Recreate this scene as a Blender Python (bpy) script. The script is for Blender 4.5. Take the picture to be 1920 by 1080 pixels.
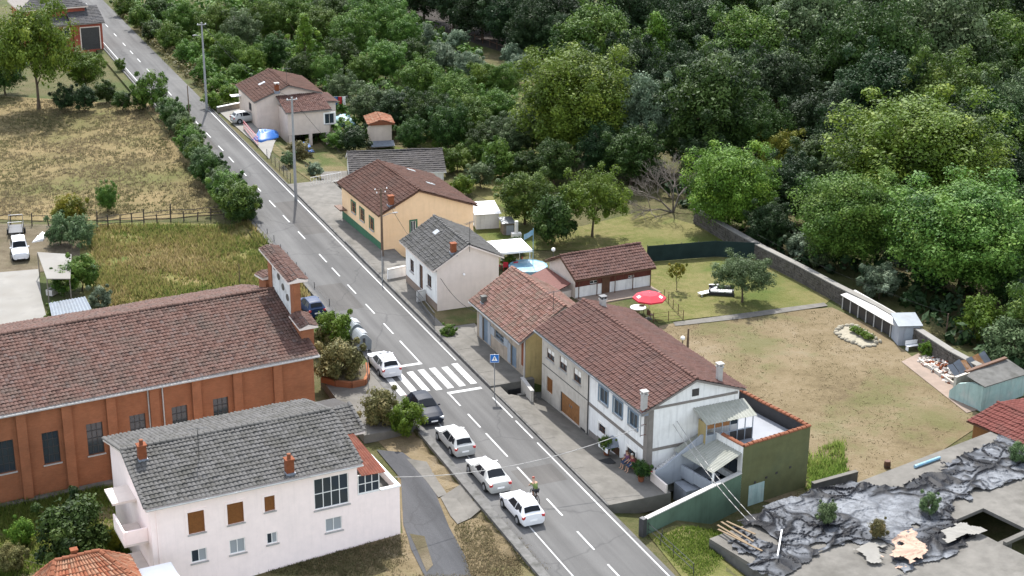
import bpy, bmesh, math, random
import numpy as np
from mathutils import Matrix, Vector
random.seed(7); rng = np.random.default_rng(11)
scene = bpy.context.scene
COL = scene.collection
for o in list(bpy.data.objects): bpy.data.objects.remove(o)
# ---------------------------------------------------------------- camera
FPX = 2950.0; PITCH = math.radians(20.3); ROLL = math.radians(0.43); CAMH = 51.0
_c, _s = math.cos(ROLL), math.sin(ROLL)
FWD = np.array([0, math.cos(PITCH), -math.sin(PITCH)]); UP0 = np.array([0, math.sin(PITCH), math.cos(PITCH)]); RT0 = np.array([1., 0, 0])
RTX = _c*RT0+_s*UP0; UPX = _c*UP0-_s*RT0
CAM = np.array([0, 0, CAMH])
cd = bpy.data.cameras.new('camera'); cam = bpy.data.objects.new('camera', cd); COL.objects.link(cam)
cd.sensor_width = 36; cd.lens = FPX/1920*36; cd.clip_start = 1; cd.clip_end = 3000
m = Matrix.Identity(4)
for i in range(3): m[i][0] = RTX[i]; m[i][1] = UPX[i]; m[i][2] = -FWD[i]; m[i][3] = CAM[i]
cam.matrix_world = m
scene.camera = cam
# ---------------------------------------------------------------- sky, sun, exposure
SUN_AZ = math.radians(-6); SUN_EL = math.radians(53)
w = bpy.data.worlds.new('World'); scene.world = w; w.use_nodes = True
nt = w.node_tree; nt.nodes.clear()
sky = nt.nodes.new('ShaderNodeTexSky'); sky.sky_type = 'NISHITA'; sky.sun_disc = False
sky.sun_elevation = SUN_EL; sky.sun_rotation = SUN_AZ; sky.air_density = 1.0; sky.dust_density = 1.0; sky.ozone_density = 1.0
bgn = nt.nodes.new('ShaderNodeBackground'); bgn.inputs[1].default_value = 0.15
wo = nt.nodes.new('ShaderNodeOutputWorld'); hsv = nt.nodes.new('ShaderNodeHueSaturation'); hsv.inputs['Saturation'].default_value = 0.45   # thin bright cloud whitens the blue
nt.links.new(sky.outputs[0], hsv.inputs['Color']); nt.links.new(hsv.outputs[0], bgn.inputs[0]); nt.links.new(bgn.outputs[0], wo.inputs[0])
sl = bpy.data.lights.new('sun', 'SUN'); sl.energy = 2.45; sl.angle = math.radians(0.6); sl.color = (1.0, 0.972, 0.93)
sun = bpy.data.objects.new('sun', sl); COL.objects.link(sun)
sdir = Vector((math.sin(SUN_AZ)*math.cos(SUN_EL), math.cos(SUN_AZ)*math.cos(SUN_EL), math.sin(SUN_EL)))
sun.rotation_euler = sdir.to_track_quat('Z', 'Y').to_euler(); sun.location = sdir*200
vs = scene.view_settings; vs.view_transform = 'Standard'; vs.look = 'None'; vs.exposure = 1.72; vs.gamma = 1; vs.use_curve_mapping = False
# ---------------------------------------------------------------- pixel -> place
def ray(x, y): return FWD*FPX+RTX*(x-960)-UPX*(y-540)
def P(x, y, z=0.):
    d = ray(x, y); return CAM+d*((z-CAMH)/d[2])
YAW_R = math.radians(23.0); RO = P(887, 789)
RD = np.array([-math.sin(YAW_R), math.cos(YAW_R)]); RN = np.array([math.cos(YAW_R), math.sin(YAW_R)])
def st(x, y):
    d = np.array([x-RO[0], y-RO[1]]); return float(d@RD), float(d@RN)
def W(s, t, z=0.):
    p = RO[:2]+RD*s+RN*t; return np.array([p[0], p[1], z])
ZL, ZR = -1.4, -1.8
TP = [-23., -5.2, -4.62, -4.6, 7.0, 10.5, 900]; ZP = [ZL, -.5, -.5, -.12, -.12, ZR, ZR]
TPB = [-23., -5.2, -4.62, -4.6, 3.4, 4.0, 7.6, 10.5, 900]; ZPB = [ZL, -.5, -.5, -.12, -.12, -.6, -1.35, ZR, ZR]   # beside the long house
def zst(s_, t_):
    k = min(1., max(0., min((s_+18.3)/.4, (5.5-s_)/.4))); return (1-k)*float(np.interp(t_, TP, ZP))+k*float(np.interp(t_, TPB, ZPB))
def zg(x, y): return zst(*st(x, y))
def PG(x, y, dz=0.):
    z = 0.
    for _ in range(6):
        p = P(x, y, z+dz); z = zg(p[0], p[1])
    p[2] = z+dz; return p
class Frame:
    """a place with its own axes: X to the right of the road, Y along it"""
    def __init__(s, o, yaw, z=0.):
        s.o = np.array([o[0], o[1], z]); s.yaw = math.radians(yaw); c, q = math.cos(s.yaw), math.sin(s.yaw)
        s.X = np.array([c, q, 0]); s.Y = np.array([-q, c, 0])
    def ray(s, x, y):
        d = ray(x, y); e = CAM-s.o
        return np.array([e@s.X, e@s.Y, e[2]]), np.array([d@s.X, d@s.Y, d[2]])
    def pl(s, k, x, y, v):
        e, d = s.ray(x, y); return e+d*((v-e[k])/d[k])
    def fx(s, x, y, v): return s.pl(0, x, y, v)
    def fy(s, x, y, v): return s.pl(1, x, y, v)
    def fz(s, x, y, v=0.): return s.pl(2, x, y, v)
    def fs(s, x, y, y0, z0, k, ax=1):
        e, d = s.ray(x, y); t = (z0+k*(e[ax]-y0)-e[2])/(d[2]-k*d[ax]); return e+d*t
    def w(s, X, Y, Z=0.): return s.o+s.X*X+s.Y*Y+np.array([0, 0, Z])
# ---------------------------------------------------------------- mesh helpers
class MB:
    def __init__(s): s.v = []; s.f = []
    def add(s, vs, fs):
        n = len(s.v); s.v += [tuple(float(c) for c in v) for v in vs]; s.f += [tuple(i+n for i in f) for f in fs]; return s
    def box(s, x0, x1, y0, y1, z0, z1):
        return s.add([(x0,y0,z0),(x1,y0,z0),(x1,y1,z0),(x0,y1,z0),(x0,y0,z1),(x1,y0,z1),(x1,y1,z1),(x0,y1,z1)],
                     [(3,2,1,0),(4,5,6,7),(0,1,5,4),(1,2,6,5),(2,3,7,6),(3,0,4,7)])
    def obox(s, c, size, rot=None):
        R = rot if rot is not None else Matrix.Identity(3); a, b, d = [q/2 for q in size]; c = Vector(c)
        vs = [c+R@Vector(p) for p in [(-a,-b,-d),(a,-b,-d),(a,b,-d),(-a,b,-d),(-a,-b,d),(a,-b,d),(a,b,d),(-a,b,d)]]
        return s.add(vs, [(3,2,1,0),(4,5,6,7),(0,1,5,4),(1,2,6,5),(2,3,7,6),(3,0,4,7)])
    def prism(s, poly, z0, z1):
        n = len(poly); a = sum(poly[i][0]*poly[(i+1)%n][1]-poly[(i+1)%n][0]*poly[i][1] for i in range(n))
        if a < 0: poly = poly[::-1]
        return s.add([(p[0],p[1],z0) for p in poly]+[(p[0],p[1],z1) for p in poly],
                     [tuple(range(n))[::-1], tuple(range(n,2*n))]+[(i,(i+1)%n,n+(i+1)%n,n+i) for i in range(n)])
    def extr(s, pts, vec):
        """closed polygon of 3D points extruded along vec"""
        n = len(pts); vec = Vector(vec); a = [Vector(p) for p in pts]; b = [p+vec for p in a]
        return s.add(a+b, [tuple(range(n)), tuple(range(n,2*n))[::-1]]+[(i,n+i,n+(i+1)%n,(i+1)%n) for i in range(n)])
    def tube(s, p0, p1, r0, r1=None, n=8, cap=True):
        r1 = r0 if r1 is None else r1; p0, p1 = Vector(p0), Vector(p1); d = (p1-p0)
        if d.length < 1e-6: return s
        d.normalize(); a = d.orthogonal().normalized(); b = d.cross(a); vs = []
        for p, r in ((p0, r0), (p1, r1)):
            for i in range(n):
                t = 2*math.pi*i/n; vs.append(p+a*math.cos(t)*r+b*math.sin(t)*r)
        fs = [(i,(i+1)%n,n+(i+1)%n,n+i) for i in range(n)]
        if cap: fs += [tuple(range(n))[::-1], tuple(range(n,2*n))]
        return s.add(vs, fs)
    def path(s, pts, r, n=6):
        for a, b in zip(pts[:-1], pts[1:]): s.tube(a, b, r, r, n)
        return s
    def lathe(s, prof, n=16, c=(0,0,0)):
        vs = []; m_ = len(prof)
        for r, z in prof:
            for i in range(n):
                t = 2*math.pi*i/n; vs.append((c[0]+r*math.cos(t), c[1]+r*math.sin(t), c[2]+z))
        fs = [(j*n+i, j*n+(i+1)%n, (j+1)*n+(i+1)%n, (j+1)*n+i) for j in range(m_-1) for i in range(n)]
        fs += [tuple(range(n))[::-1], tuple(range((m_-1)*n, m_*n))]
        return s.add(vs, fs)
    def ell(s, c, r, nu=12, nv=8):
        prof = [(max(1e-3, math.sin(math.pi*j/nv)), -math.cos(math.pi*j/nv)) for j in range(nv+1)]; vs = []
        for q, z in prof:
            for i in range(nu):
                t = 2*math.pi*i/nu; vs.append((c[0]+r[0]*q*math.cos(t), c[1]+r[1]*q*math.sin(t), c[2]+r[2]*z))
        return s.add(vs, [(j*nu+i, j*nu+(i+1)%nu, (j+1)*nu+(i+1)%nu, (j+1)*nu+i) for j in range(nv) for i in range(nu)])
    def quad(s, a, b, c, d): return s.add([a,b,c,d], [(0,1,2,3)])
    def mesh(s, name, mat, smooth=False):
        me = bpy.data.meshes.new(name); me.from_pydata(s.v, [], s.f); me.update()
        if mat: me.materials.append(mat)
        if smooth: me.shade_smooth()
        return me
    def build(s, name, mat, parent=None, smooth=False): return mk(name, s.mesh(name, mat, smooth), parent)
def mk(name, me, parent=None):
    o = bpy.data.objects.new(name, me); COL.objects.link(o)
    if parent is not None: o.parent = parent
    return o
def tag(o, label=None, cat=None, group=None, kind=None):
    if label: o['label'] = label
    if cat: o['category'] = cat
    if group: o['group'] = group
    if kind: o['kind'] = kind
    return o
def thing(name, label, cat, loc=(0,0,0), yaw=0., group=None, scale=None):
    o = bpy.data.objects.new(name, None); COL.objects.link(o); o.empty_display_size = .2
    o.location = [float(c) for c in loc]; o.rotation_euler = (0, 0, yaw)
    if scale is not None: o.scale = scale
    return tag(o, label, cat, group)
def fthing(name, label, cat, f, group=None): return thing(name, label, cat, f.o, f.yaw, group)
def dup(root, loc=None, yaw=None, scale=None, label=None, group=None, parent=None):
    r = root.copy(); COL.objects.link(r)
    if parent is not None: r.parent = parent
    if loc is not None: r.location = [float(c) for c in loc]
    if yaw is not None: r.rotation_euler = (0, 0, yaw)
    if scale is not None: r.scale = scale
    if label: r['label'] = label
    if group: r['group'] = group
    for ch in root.children: dup(ch, parent=r)
    return r
def npmesh(name, verts, quads, mat, tint=None, smooth=False):
    """big mesh from arrays; tint = one float per face"""
    me = bpy.data.meshes.new(name); nv, nf = len(verts), len(quads); k = quads.shape[1]
    me.vertices.add(nv); me.vertices.foreach_set('co', np.asarray(verts, np.float32).ravel())
    me.loops.add(nf*k); me.loops.foreach_set('vertex_index', np.asarray(quads, np.int32).ravel())
    me.polygons.add(nf); me.polygons.foreach_set('loop_start', np.arange(0, nf*k, k, dtype=np.int32))
    try: me.polygons.foreach_set('loop_total', np.full(nf, k, np.int32))
    except Exception: pass
    if tint is not None:
        a = me.attributes.new('tint', 'FLOAT', 'FACE'); a.data.foreach_set('value', np.asarray(tint, np.float32))
    me.update(calc_edges=True); me.validate()
    if mat: me.materials.append(mat)
    me.shade_smooth() if smooth else me.shade_flat()
    return me
# ---------------------------------------------------------------- materials
def _new(name):
    mt = bpy.data.materials.new(name); mt.use_nodes = True; n = mt.node_tree; b = n.nodes['Principled BSDF']; return mt, n, b
def _c4(c): return (c[0], c[1], c[2], 1)
def _mapping(n, vert=False):
    tc = n.nodes.new('ShaderNodeTexCoord')
    if not vert: return tc.outputs['Object']
    sp = n.nodes.new('ShaderNodeSeparateXYZ'); n.links.new(tc.outputs['Object'], sp.inputs[0])
    ad = n.nodes.new('ShaderNodeMath'); n.links.new(sp.outputs[0], ad.inputs[0]); n.links.new(sp.outputs[1], ad.inputs[1])
    cb = n.nodes.new('ShaderNodeCombineXYZ'); n.links.new(ad.outputs[0], cb.inputs[0]); n.links.new(sp.outputs[2], cb.inputs[1]); return cb.outputs[0]
def _noise(n, vec, scale, detail=6, rough=.6):
    t = n.nodes.new('ShaderNodeTexNoise'); t.inputs['Scale'].default_value = scale; t.inputs['Detail'].default_value = detail; t.inputs['Roughness'].default_value = rough
    n.links.new(vec, t.inputs['Vector']); return t.outputs['Fac']
def _ramp(n, fac, stops):
    r = n.nodes.new('ShaderNodeValToRGB'); e = r.color_ramp.elements
    while len(e) > 1: e.remove(e[-1])
    e[0].position = stops[0][0]; e[0].color = _c4(stops[0][1])
    for p, c in stops[1:]:
        q = e.new(p); q.color = _c4(c)
    n.links.new(fac, r.inputs[0]); return r.outputs[0]
def _mix(n, fac, a, b, mode='MIX'):
    x = n.nodes.new('ShaderNodeMix'); x.data_type = 'RGBA'; x.blend_type = mode
    for k, v in ((0, fac), (6, a), (7, b)):
        if isinstance(v, (int, float)): x.inputs[k].default_value = v
        elif isinstance(v, tuple): x.inputs[k].default_value = _c4(v)
        else: n.links.new(v, x.inputs[k])
    return x.outputs[2]
def _bump(n, b, h, strength=.3, dist=.02):
    u = n.nodes.new('ShaderNodeBump'); u.inputs['Strength'].default_value = strength; u.inputs['Distance'].default_value = dist
    n.links.new(h, u.inputs['Height']); n.links.new(u.outputs[0], b.inputs['Normal'])
def plain(name, c, rough=.7, var=.18, scale=3., bump=.15, spec=.3, metal=0., dirt=None, dscale=.7, damt=.5, streak=0.):
    """one paint or stuff, with worn and dirty patches"""
    mt, n, b = _new(name); v = _mapping(n)
    lo = tuple(max(0, q*(1-var)) for q in c); hi = tuple(min(1, q*(1+var)) for q in c)
    col = _ramp(n, _noise(n, v, scale), [(.3, lo), (.7, hi)])
    if dirt:
        f = _ramp(n, _noise(n, v, dscale, 8, .65), [(.48, (0,0,0)), (.72, (damt,damt,damt))]); col = _mix(n, f, col, dirt)
    if streak:
        mp = n.nodes.new('ShaderNodeMapping'); mp.inputs['Scale'].default_value = (2.6, 2.6, .22); n.links.new(v, mp.inputs['Vector'])
        f = _ramp(n, _noise(n, mp.outputs[0], 1.4, 6, .6), [(.5, (1,1,1)), (.75, (1-streak,)*3)]); col = _mix(n, 1., col, f, 'MULTIPLY')
    n.links.new(col, b.inputs['Base Color']); b.inputs['Roughness'].default_value = rough; b.inputs['Metallic'].default_value = metal
    b.inputs['Specular IOR Level'].default_value = spec
    if bump: _bump(n, b, _noise(n, v, scale*6, 4), bump)
    return mt
def tiles(name, cols, rough=.85, stain=None, samt=.5, sscale=.5):
    """roof tiles: each tile its own tint, lichen and weather over them"""
    mt, n, b = _new(name); v = _mapping(n); at = n.nodes.new('ShaderNodeAttribute'); at.attribute_name = 'tint'
    k = len(cols); col = _ramp(n, at.outputs['Fac'], [(i/(k-1), c) for i, c in enumerate(cols)])
    if stain:
        f = _ramp(n, _noise(n, v, sscale, 8, .7), [(.45, (0,0,0)), (.65, (samt,samt,samt))]); col = _mix(n, f, col, stain)
    f2 = _ramp(n, _noise(n, v, 9., 5, .7), [(.3, (.7,.7,.7)), (.7, (1.1,1.1,1.1))]); col = _mix(n, 1., col, f2, 'MULTIPLY')
    n.links.new(col, b.inputs['Base Color']); b.inputs['Roughness'].default_value = rough; b.inputs['Specular IOR Level'].default_value = .1
    return mt
def leafmat(name, cols, trans=.35):
    mt, n, b = _new(name); at = n.nodes.new('ShaderNodeAttribute'); at.attribute_name = 'tint'
    k = len(cols); col = _ramp(n, at.outputs['Fac'], [(i/(k-1), c) for i, c in enumerate(cols)])
    oi = n.nodes.new('ShaderNodeObjectInfo'); hs = n.nodes.new('ShaderNodeHueSaturation')
    m1 = n.nodes.new('ShaderNodeMapRange'); m1.inputs[3].default_value = .485; m1.inputs[4].default_value = .515
    m2 = n.nodes.new('ShaderNodeMapRange'); m2.inputs[3].default_value = .82; m2.inputs[4].default_value = 1.15
    n.links.new(oi.outputs['Random'], m1.inputs[0]); n.links.new(oi.outputs['Random'], m2.inputs[0])
    n.links.new(m1.outputs[0], hs.inputs['Hue']); n.links.new(m2.outputs[0], hs.inputs['Value']); n.links.new(col, hs.inputs['Color'])
    n.links.new(hs.outputs[0], b.inputs['Base Color']); b.inputs['Roughness'].default_value = .6; b.inputs['Specular IOR Level'].default_value = .15
    tr = n.nodes.new('ShaderNodeBsdfTranslucent'); n.links.new(hs.outputs[0], tr.inputs[0])
    mx = n.nodes.new('ShaderNodeMixShader'); mx.inputs[0].default_value = trans
    n.links.new(b.outputs[0], mx.inputs[1]); n.links.new(tr.outputs[0], mx.inputs[2]); n.links.new(mx.outputs[0], n.nodes['Material Output'].inputs[0])
    return mt
def grass(name, cols, big=.12, small=1.1, fine=7., green=None, gamt=.8, gscale=.1):
    mt, n, b = _new(name); v = _mapping(n)
    a1 = _noise(n, v, big, 4, .6); a2 = _noise(n, v, small, 6, .7); a3 = _noise(n, v, fine, 4, .7)
    def math2(op, x, y):
        q = n.nodes.new('ShaderNodeMath'); q.operation = op
        for i, u in enumerate((x, y)):
            if isinstance(u, (int, float)): q.inputs[i].default_value = u
            else: n.links.new(u, q.inputs[i])
        return q.outputs[0]
    f = math2('ADD', math2('MULTIPLY', a1, .42), math2('ADD', math2('MULTIPLY', a2, .36), math2('MULTIPLY', a3, .22)))
    k = len(cols); col = _ramp(n, f, [(.36+.28*i/(k-1), c) for i, c in enumerate(cols)])
    if green:
        g = _ramp(n, math2('ADD', math2('MULTIPLY', _noise(n, v, gscale, 3), .7), math2('MULTIPLY', a2, .3)), [(.5, (0,0,0)), (.6, (gamt,gamt,gamt))]); col = _mix(n, g, col, green)
    n.links.new(col, b.inputs['Base Color']); b.inputs['Roughness'].default_value = .95; b.inputs['Specular IOR Level'].default_value = .1
    _bump(n, b, math2('ADD', a2, a3), .8, .12); return mt
def asphalt(name, c, patch, crack=True):
    mt, n, b = _new(name); v = _mapping(n)
    col = _ramp(n, _noise(n, v, .22, 6, .65), [(.35, c), (.65, patch)])
    col = _mix(n, .5, col, _ramp(n, _noise(n, v, 18, 4), [(.3, tuple(q*.7 for q in c)), (.7, tuple(q*1.25 for q in patch))]))
    mp = n.nodes.new('ShaderNodeMapping'); mp.vector_type = 'TEXTURE'; mp.inputs['Rotation'].default_value = (0, 0, YAW_R); mp.inputs['Scale'].default_value = (1.3, 26, 1); n.links.new(v, mp.inputs['Vector'])
    col = _mix(n, 1., col, _ramp(n, _noise(n, mp.outputs[0], 1., 4, .55), [(.32, (.74,.74,.74)), (.66, (1.14,1.14,1.14))]), 'MULTIPLY')
    if crack:
        vo = n.nodes.new('ShaderNodeTexVoronoi'); vo.feature = 'DISTANCE_TO_EDGE'; vo.inputs['Scale'].default_value = .2
        nz = n.nodes.new('ShaderNodeTexNoise'); nz.inputs['Scale'].default_value = .7; n.links.new(v, nz.inputs['Vector'])
        n.links.new(_mix(n, .55, v, nz.outputs['Color']), vo.inputs['Vector'])
        k = _ramp(n, vo.outputs['Distance'], [(.0, (.4,.4,.4)), (.009, (0,0,0))]); col = _mix(n, k, col, (.045,.045,.045))
    n.links.new(col, b.inputs['Base Color']); b.inputs['Roughness'].default_value = .92; b.inputs['Specular IOR Level'].default_value = .06
    _bump(n, b, _noise(n, v, 30, 3), .25, .01); return mt
def brickmat(name, c1, c2, mortar, sx=.25, sy=.07):
    mt, n, b = _new(name); v = _mapping(n, True); t = n.nodes.new('ShaderNodeTexBrick'); n.links.new(v, t.inputs['Vector'])
    t.inputs['Color1'].default_value = _c4(c1); t.inputs['Color2'].default_value = _c4(c2); t.inputs['Mortar'].default_value = _c4(mortar)
    t.inputs['Scale'].default_value = 1; t.inputs['Brick Width'].default_value = sx; t.inputs['Row Height'].default_value = sy; t.inputs['Mortar Size'].default_value = .006
    col = _mix(n, 1., t.outputs['Color'], _ramp(n, _noise(n, _mapping(n), .6, 8, .7), [(.3, (.72,.72,.72)), (.7, (1.1,1.1,1.1))]), 'MULTIPLY')
    n.links.new(col, b.inputs['Base Color']); b.inputs['Roughness'].default_value = .9; b.inputs['Specular IOR Level'].default_value = .15
    _bump(n, b, t.outputs['Fac'], .3, -.006); return mt
def glassmat(name, c=(.03,.04,.05), rough=.08, spec=.5):
    mt, n, b = _new(name); b.inputs['Base Color'].default_value = _c4(c); b.inputs['Roughness'].default_value = rough; b.inputs['Specular IOR Level'].default_value = spec; return mt
def paint(name, c, rough=.3, coat=.6, metal=0., spec=.5):
    mt, n, b = _new(name); v = _mapping(n); col = _ramp(n, _noise(n, v, 1.2, 5), [(.3, tuple(q*.93 for q in c)), (.7, c)])
    n.links.new(col, b.inputs['Base Color']); b.inputs['Roughness'].default_value = rough; b.inputs['Coat Weight'].default_value = coat; b.inputs['Specular IOR Level'].default_value = spec; b.inputs['Coat Roughness'].default_value = .08; b.inputs['Metallic'].default_value = metal; return mt
M = {}
M['asphalt'] = asphalt('asphalt', (0.0947,0.0923,0.0895), (0.118,0.115,0.11))
M['asphalt_old'] = asphalt('asphalt_old', (0.0594,0.06,0.0624), (0.0792,0.0792,0.0816))
M['asphalt_patch'] = asphalt('asphalt_patch', (0.0794,0.0762,0.0722), (0.101,0.0952,0.0886))
M['concrete'] = plain('concrete', (0.136,0.127,0.112), .9, .16, 1.2, .3, .15, dirt=(0.0645,0.0595,0.0506), dscale=.35, damt=.7)
M['kerb'] = plain('kerb', (0.119,0.115,0.108), .9, .2, 2, .3, .15, dirt=(0.0433,0.0433,0.0361), dscale=1.3, damt=.8)
M['concrete_lt'] = plain('concrete_lt', (0.21,0.2,0.18), .9, .12, 1.0, .2, .15, dirt=(0.138,0.126,0.107), dscale=.5, damt=.6)
M['concrete_dk'] = plain('concrete_dk', (0.109,0.106,0.0983), .92, .2, 1.4, .3, .1, dirt=(0.0437,0.0437,0.0355), dscale=.8, damt=.8)
M['mark'] = plain('road_paint', (0.431,0.431,0.419), .7, .1, 6, .1, .2, dirt=(0.18,0.176,0.173), dscale=3.5, damt=.85)
M['mark_worn'] = plain('road_paint_worn', (0.465,0.465,0.45), .7, .1, 6, .1, .2, dirt=(0.186,0.181,0.178), dscale=4, damt=1.)
M['meadow'] = grass('meadow', [(0.0597,0.0487,0.0203), (0.12,0.0978,0.0434), (0.18,0.135,0.066), (0.199,0.155,0.0817)], green=(0.0778,0.0861,0.0255), gamt=.75, gscale=.05)
M['tallgrass'] = grass('tallgrass', [(0.075,0.0915,0.0242), (0.125,0.128,0.0396), (0.194,0.152,0.066), (0.275,0.213,0.11)], big=.22, green=(0.0688,0.0976,0.022), gamt=.85, gscale=.12)
M['lawn_dry'] = grass('lawn_dry', [(.095,.072,.040), (.135,.104,.058), (.17,.132,.08), (.19,.155,.105)], big=.16, small=.8, fine=5., green=(.085,.09,.032), gamt=.65, gscale=.11)
M['lawn'] = grass('lawn', [(0.0567,0.0683,0.017), (0.0969,0.103,0.0292), (0.147,0.131,0.0534), (0.159,0.144,0.0581)], big=.12, green=(0.0567,0.087,0.017), gamt=.8, gscale=.11)
M['verge'] = grass('verge', [(0.055,0.0582,0.0214), (0.0914,0.0824,0.0366), (0.147,0.117,0.0611), (0.171,0.139,0.0795)], big=.2, green=(0.049,0.0734,0.0184), gamt=.8, gscale=.16)
M['ground'] = grass('ground', [(0.0353,0.0423,0.0155), (0.0636,0.0671,0.0246), (0.099,0.0847,0.0423), (0.106,0.0917,0.0494)], big=.1, green=(0.0494,0.0706,0.0197), gamt=.8, gscale=.08)
M['dirt'] = grass('dirt', [(0.0638,0.0499,0.0318), (0.0998,0.08,0.052), (0.131,0.108,0.0717), (0.16,0.131,0.096)], big=.3, green=(0.056,0.052,0.024), gamt=.5, gscale=.2)
M['track'] = plain('track', (0.042,0.0359,0.031), .95, .2, 1, .3, .1, dirt=(0.0248,0.0223,0.0149), dscale=.4)  # darkened: tree and cloud shade over the track is put into this colour
M['church_brick'] = brickmat('church_brick', (0.257,0.095,0.0441), (0.288,0.114,0.0546), (0.216,0.109,0.0683))
M['red_brick'] = brickmat('red_brick', (.27,.06,.038), (.32,.075,.045), (.25,.1,.07))
M['tile_church'] = tiles('tile_church', [(0.0616,0.0352,0.0293), (0.105,0.058,0.0454), (0.127,0.0756,0.0614), (0.109,0.0756,0.0667)], stain=(0.0806,0.0705,0.0588), samt=.55)
M['tile_brown'] = tiles('tile_brown', [(0.09,0.0475,0.0385), (0.115,0.0608,0.0486), (0.128,0.0724,0.0598), (0.111,0.0648,0.0571)], stain=(0.072,0.0529,0.0453), samt=.4)
M['tile_brown2'] = tiles('tile_brown2', [(0.0674,0.0345,0.0256), (0.0928,0.0478,0.0354), (0.107,0.0598,0.0461), (0.0841,0.0467,0.0368)], stain=(0.0616,0.045,0.0368), samt=.4)
M['tile_grey'] = tiles('tile_grey', [(0.0767,0.0746,0.0698), (0.102,0.0982,0.093), (0.12,0.116,0.111), (0.092,0.0873,0.0802)], stain=(0.056,0.0542,0.044), samt=.6, sscale=.8)
M['tile_old'] = tiles('tile_old', [(0.118,0.0684,0.0531), (0.206,0.109,0.0826), (0.254,0.151,0.124), (0.195,0.139,0.106)], stain=(0.165,0.124,0.0944), samt=.8, sscale=.7)
M['tile_terra'] = tiles('tile_terra', [(0.234,0.0749,0.0391), (0.3,0.118,0.0651), (0.325,0.169,0.104), (0.358,0.216,0.143)], stain=(0.234,0.143,0.0911), samt=.5)
M['tile_flat'] = tiles('tile_flat', [(0.0646,0.06,0.0579), (0.0784,0.0717,0.0693), (0.0882,0.0809,0.0764), (0.0739,0.067,0.0624)], stain=(0.0507,0.0462,0.0393), samt=.5)
M['slate'] = tiles('slate', [(0.053,0.053,0.0562), (0.0686,0.0673,0.0686), (0.0842,0.0811,0.0811), (0.0624,0.0624,0.0624)], stain=(0.0749,0.0686,0.0593), samt=.4)
M['w_white'] = plain('render_white', (.72,.71,.68), .85, .05, 2.5, .2, .2, dirt=(.52,.50,.46), dscale=.8, damt=.4, streak=.25)
M['w_dirty'] = plain('render_dirty', (.46,.42,.36), .9, .1, 1.6, .3, .2, dirt=(.34,.30,.25), dscale=.7, damt=.75, streak=.25)
M['w_pink'] = plain('render_pink', (.88,.75,.70), .85, .04, 2, .12, .2, dirt=(.75,.65,.61), dscale=.35, damt=.4, streak=.06)
M['w_cream'] = plain('render_cream', (.60,.50,.42), .88, .06, 1.5, .2, .2, dirt=(.44,.35,.28), dscale=.5, damt=.5, streak=.06)
M['w_creamlt'] = plain('render_cream_light', (.64,.56,.50), .88, .05, 1.5, .2, .2, dirt=(.52,.45,.39), dscale=.5, damt=.4, streak=.06)
M['w_orange'] = plain('render_orange', (.76,.53,.32), .85, .05, 1.5, .15, .2, dirt=(.68,.44,.22), dscale=.4, damt=.45, streak=.08)
M['w_ochre'] = plain('render_ochre', (.36,.28,.13), .9, .12, 1.5, .2, .2, dirt=(.2,.16,.08), dscale=.7, damt=.6, streak=.25)
M['w_greenb'] = plain('band_green', (.045,.13,.07), .7, .12, 2, .1, .3, streak=.25)
M['w_green'] = plain('render_green', (.108,.112,.052), .9, .16, .9, .3, .15, dirt=(.085,.10,.055), dscale=.5, damt=.6, streak=.06)
M['w_greenlow'] = plain('wall_green', (0.085,0.136,0.0938), .85, .16, 1.2, .2, .2, dirt=(0.05,0.0765,0.0525), dscale=.6, damt=.8, streak=.25)
M['w_teal'] = plain('render_teal', (.33,.45,.42), .9, .1, 2, .2, .2, dirt=(.5,.5,.46), dscale=.9, damt=.6, streak=.25)
M['w_grey'] = plain('render_grey', (.32,.34,.37), .9, .1, 1.2, .2, .2, dirt=(.22,.23,.25), dscale=.6, damt=.6, streak=.25)
M['w_stain'] = plain('render_stained_white', (0.544,0.544,0.528), .9, .06, 2, .2, .2, dirt=(0.224,0.224,0.208), dscale=.9, damt=.8, streak=.25)
M['beam'] = plain('beam_grey', (.19,.17,.15), .8, .12, 3, .2, .2)
M['wood'] = plain('wood', (.24,.11,.04), .6, .2, 4, .2, .3)
M['wood_dk'] = plain('wood_dark', (.10,.05,.028), .7, .2, 4, .2, .3)
M['wood_red'] = plain('wood_red', (.11,.032,.022), .7, .2, 5, .2, .3)
M['wood_grey'] = plain('wood_grey', (.20,.175,.145), .9, .25, 4, .3, .2)
M['wood_lt'] = plain('wood_light', (0.166,0.119,0.072), .8, .2, 5, .2, .2)
M['shutter'] = plain('shutter_brown', (.19,.075,.022), .5, .15, 8, .1, .3)
M['glass'] = glassmat('glass')
M['glass_lt'] = glassmat('glass_pale', (.30,.32,.33), .2)
M['curtain'] = plain('blind_white', (.7,.68,.63), .8, .05, 4, .05)
M['frame_w'] = plain('frame_white', (.74,.73,.70), .5, .05, 3, .05)
M['frame_g'] = plain('frame_grey', (.30,.33,.36), .5, .08, 3, .05)
M['frame_dk'] = plain('frame_dark', (.045,.042,.04), .5, .1, 3, .05)
M['frame_blue'] = plain('frame_bluegrey', (.15,.2,.25), .55, .1, 3, .05)
M['metal'] = plain('metal_grey', (0.252,0.259,0.266), .45, .1, 3, .05, .5, metal=.5)
M['metal_dk'] = plain('metal_dark', (.05,.05,.052), .5, .15, 3, .05, .4, metal=.3)
M['galv'] = plain('galvanised_sheet', (0.157,0.175,0.193), .45, .12, 1.5, .05, .5, metal=.4, dirt=(0.105,0.102,0.0946), dscale=.8)
M['rust'] = plain('rusty_sheet', (0.117,0.0324,0.0173), .8, .25, 2, .2, .2, dirt=(0.156,0.0691,0.0432), dscale=1.2, damt=.6)
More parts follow.
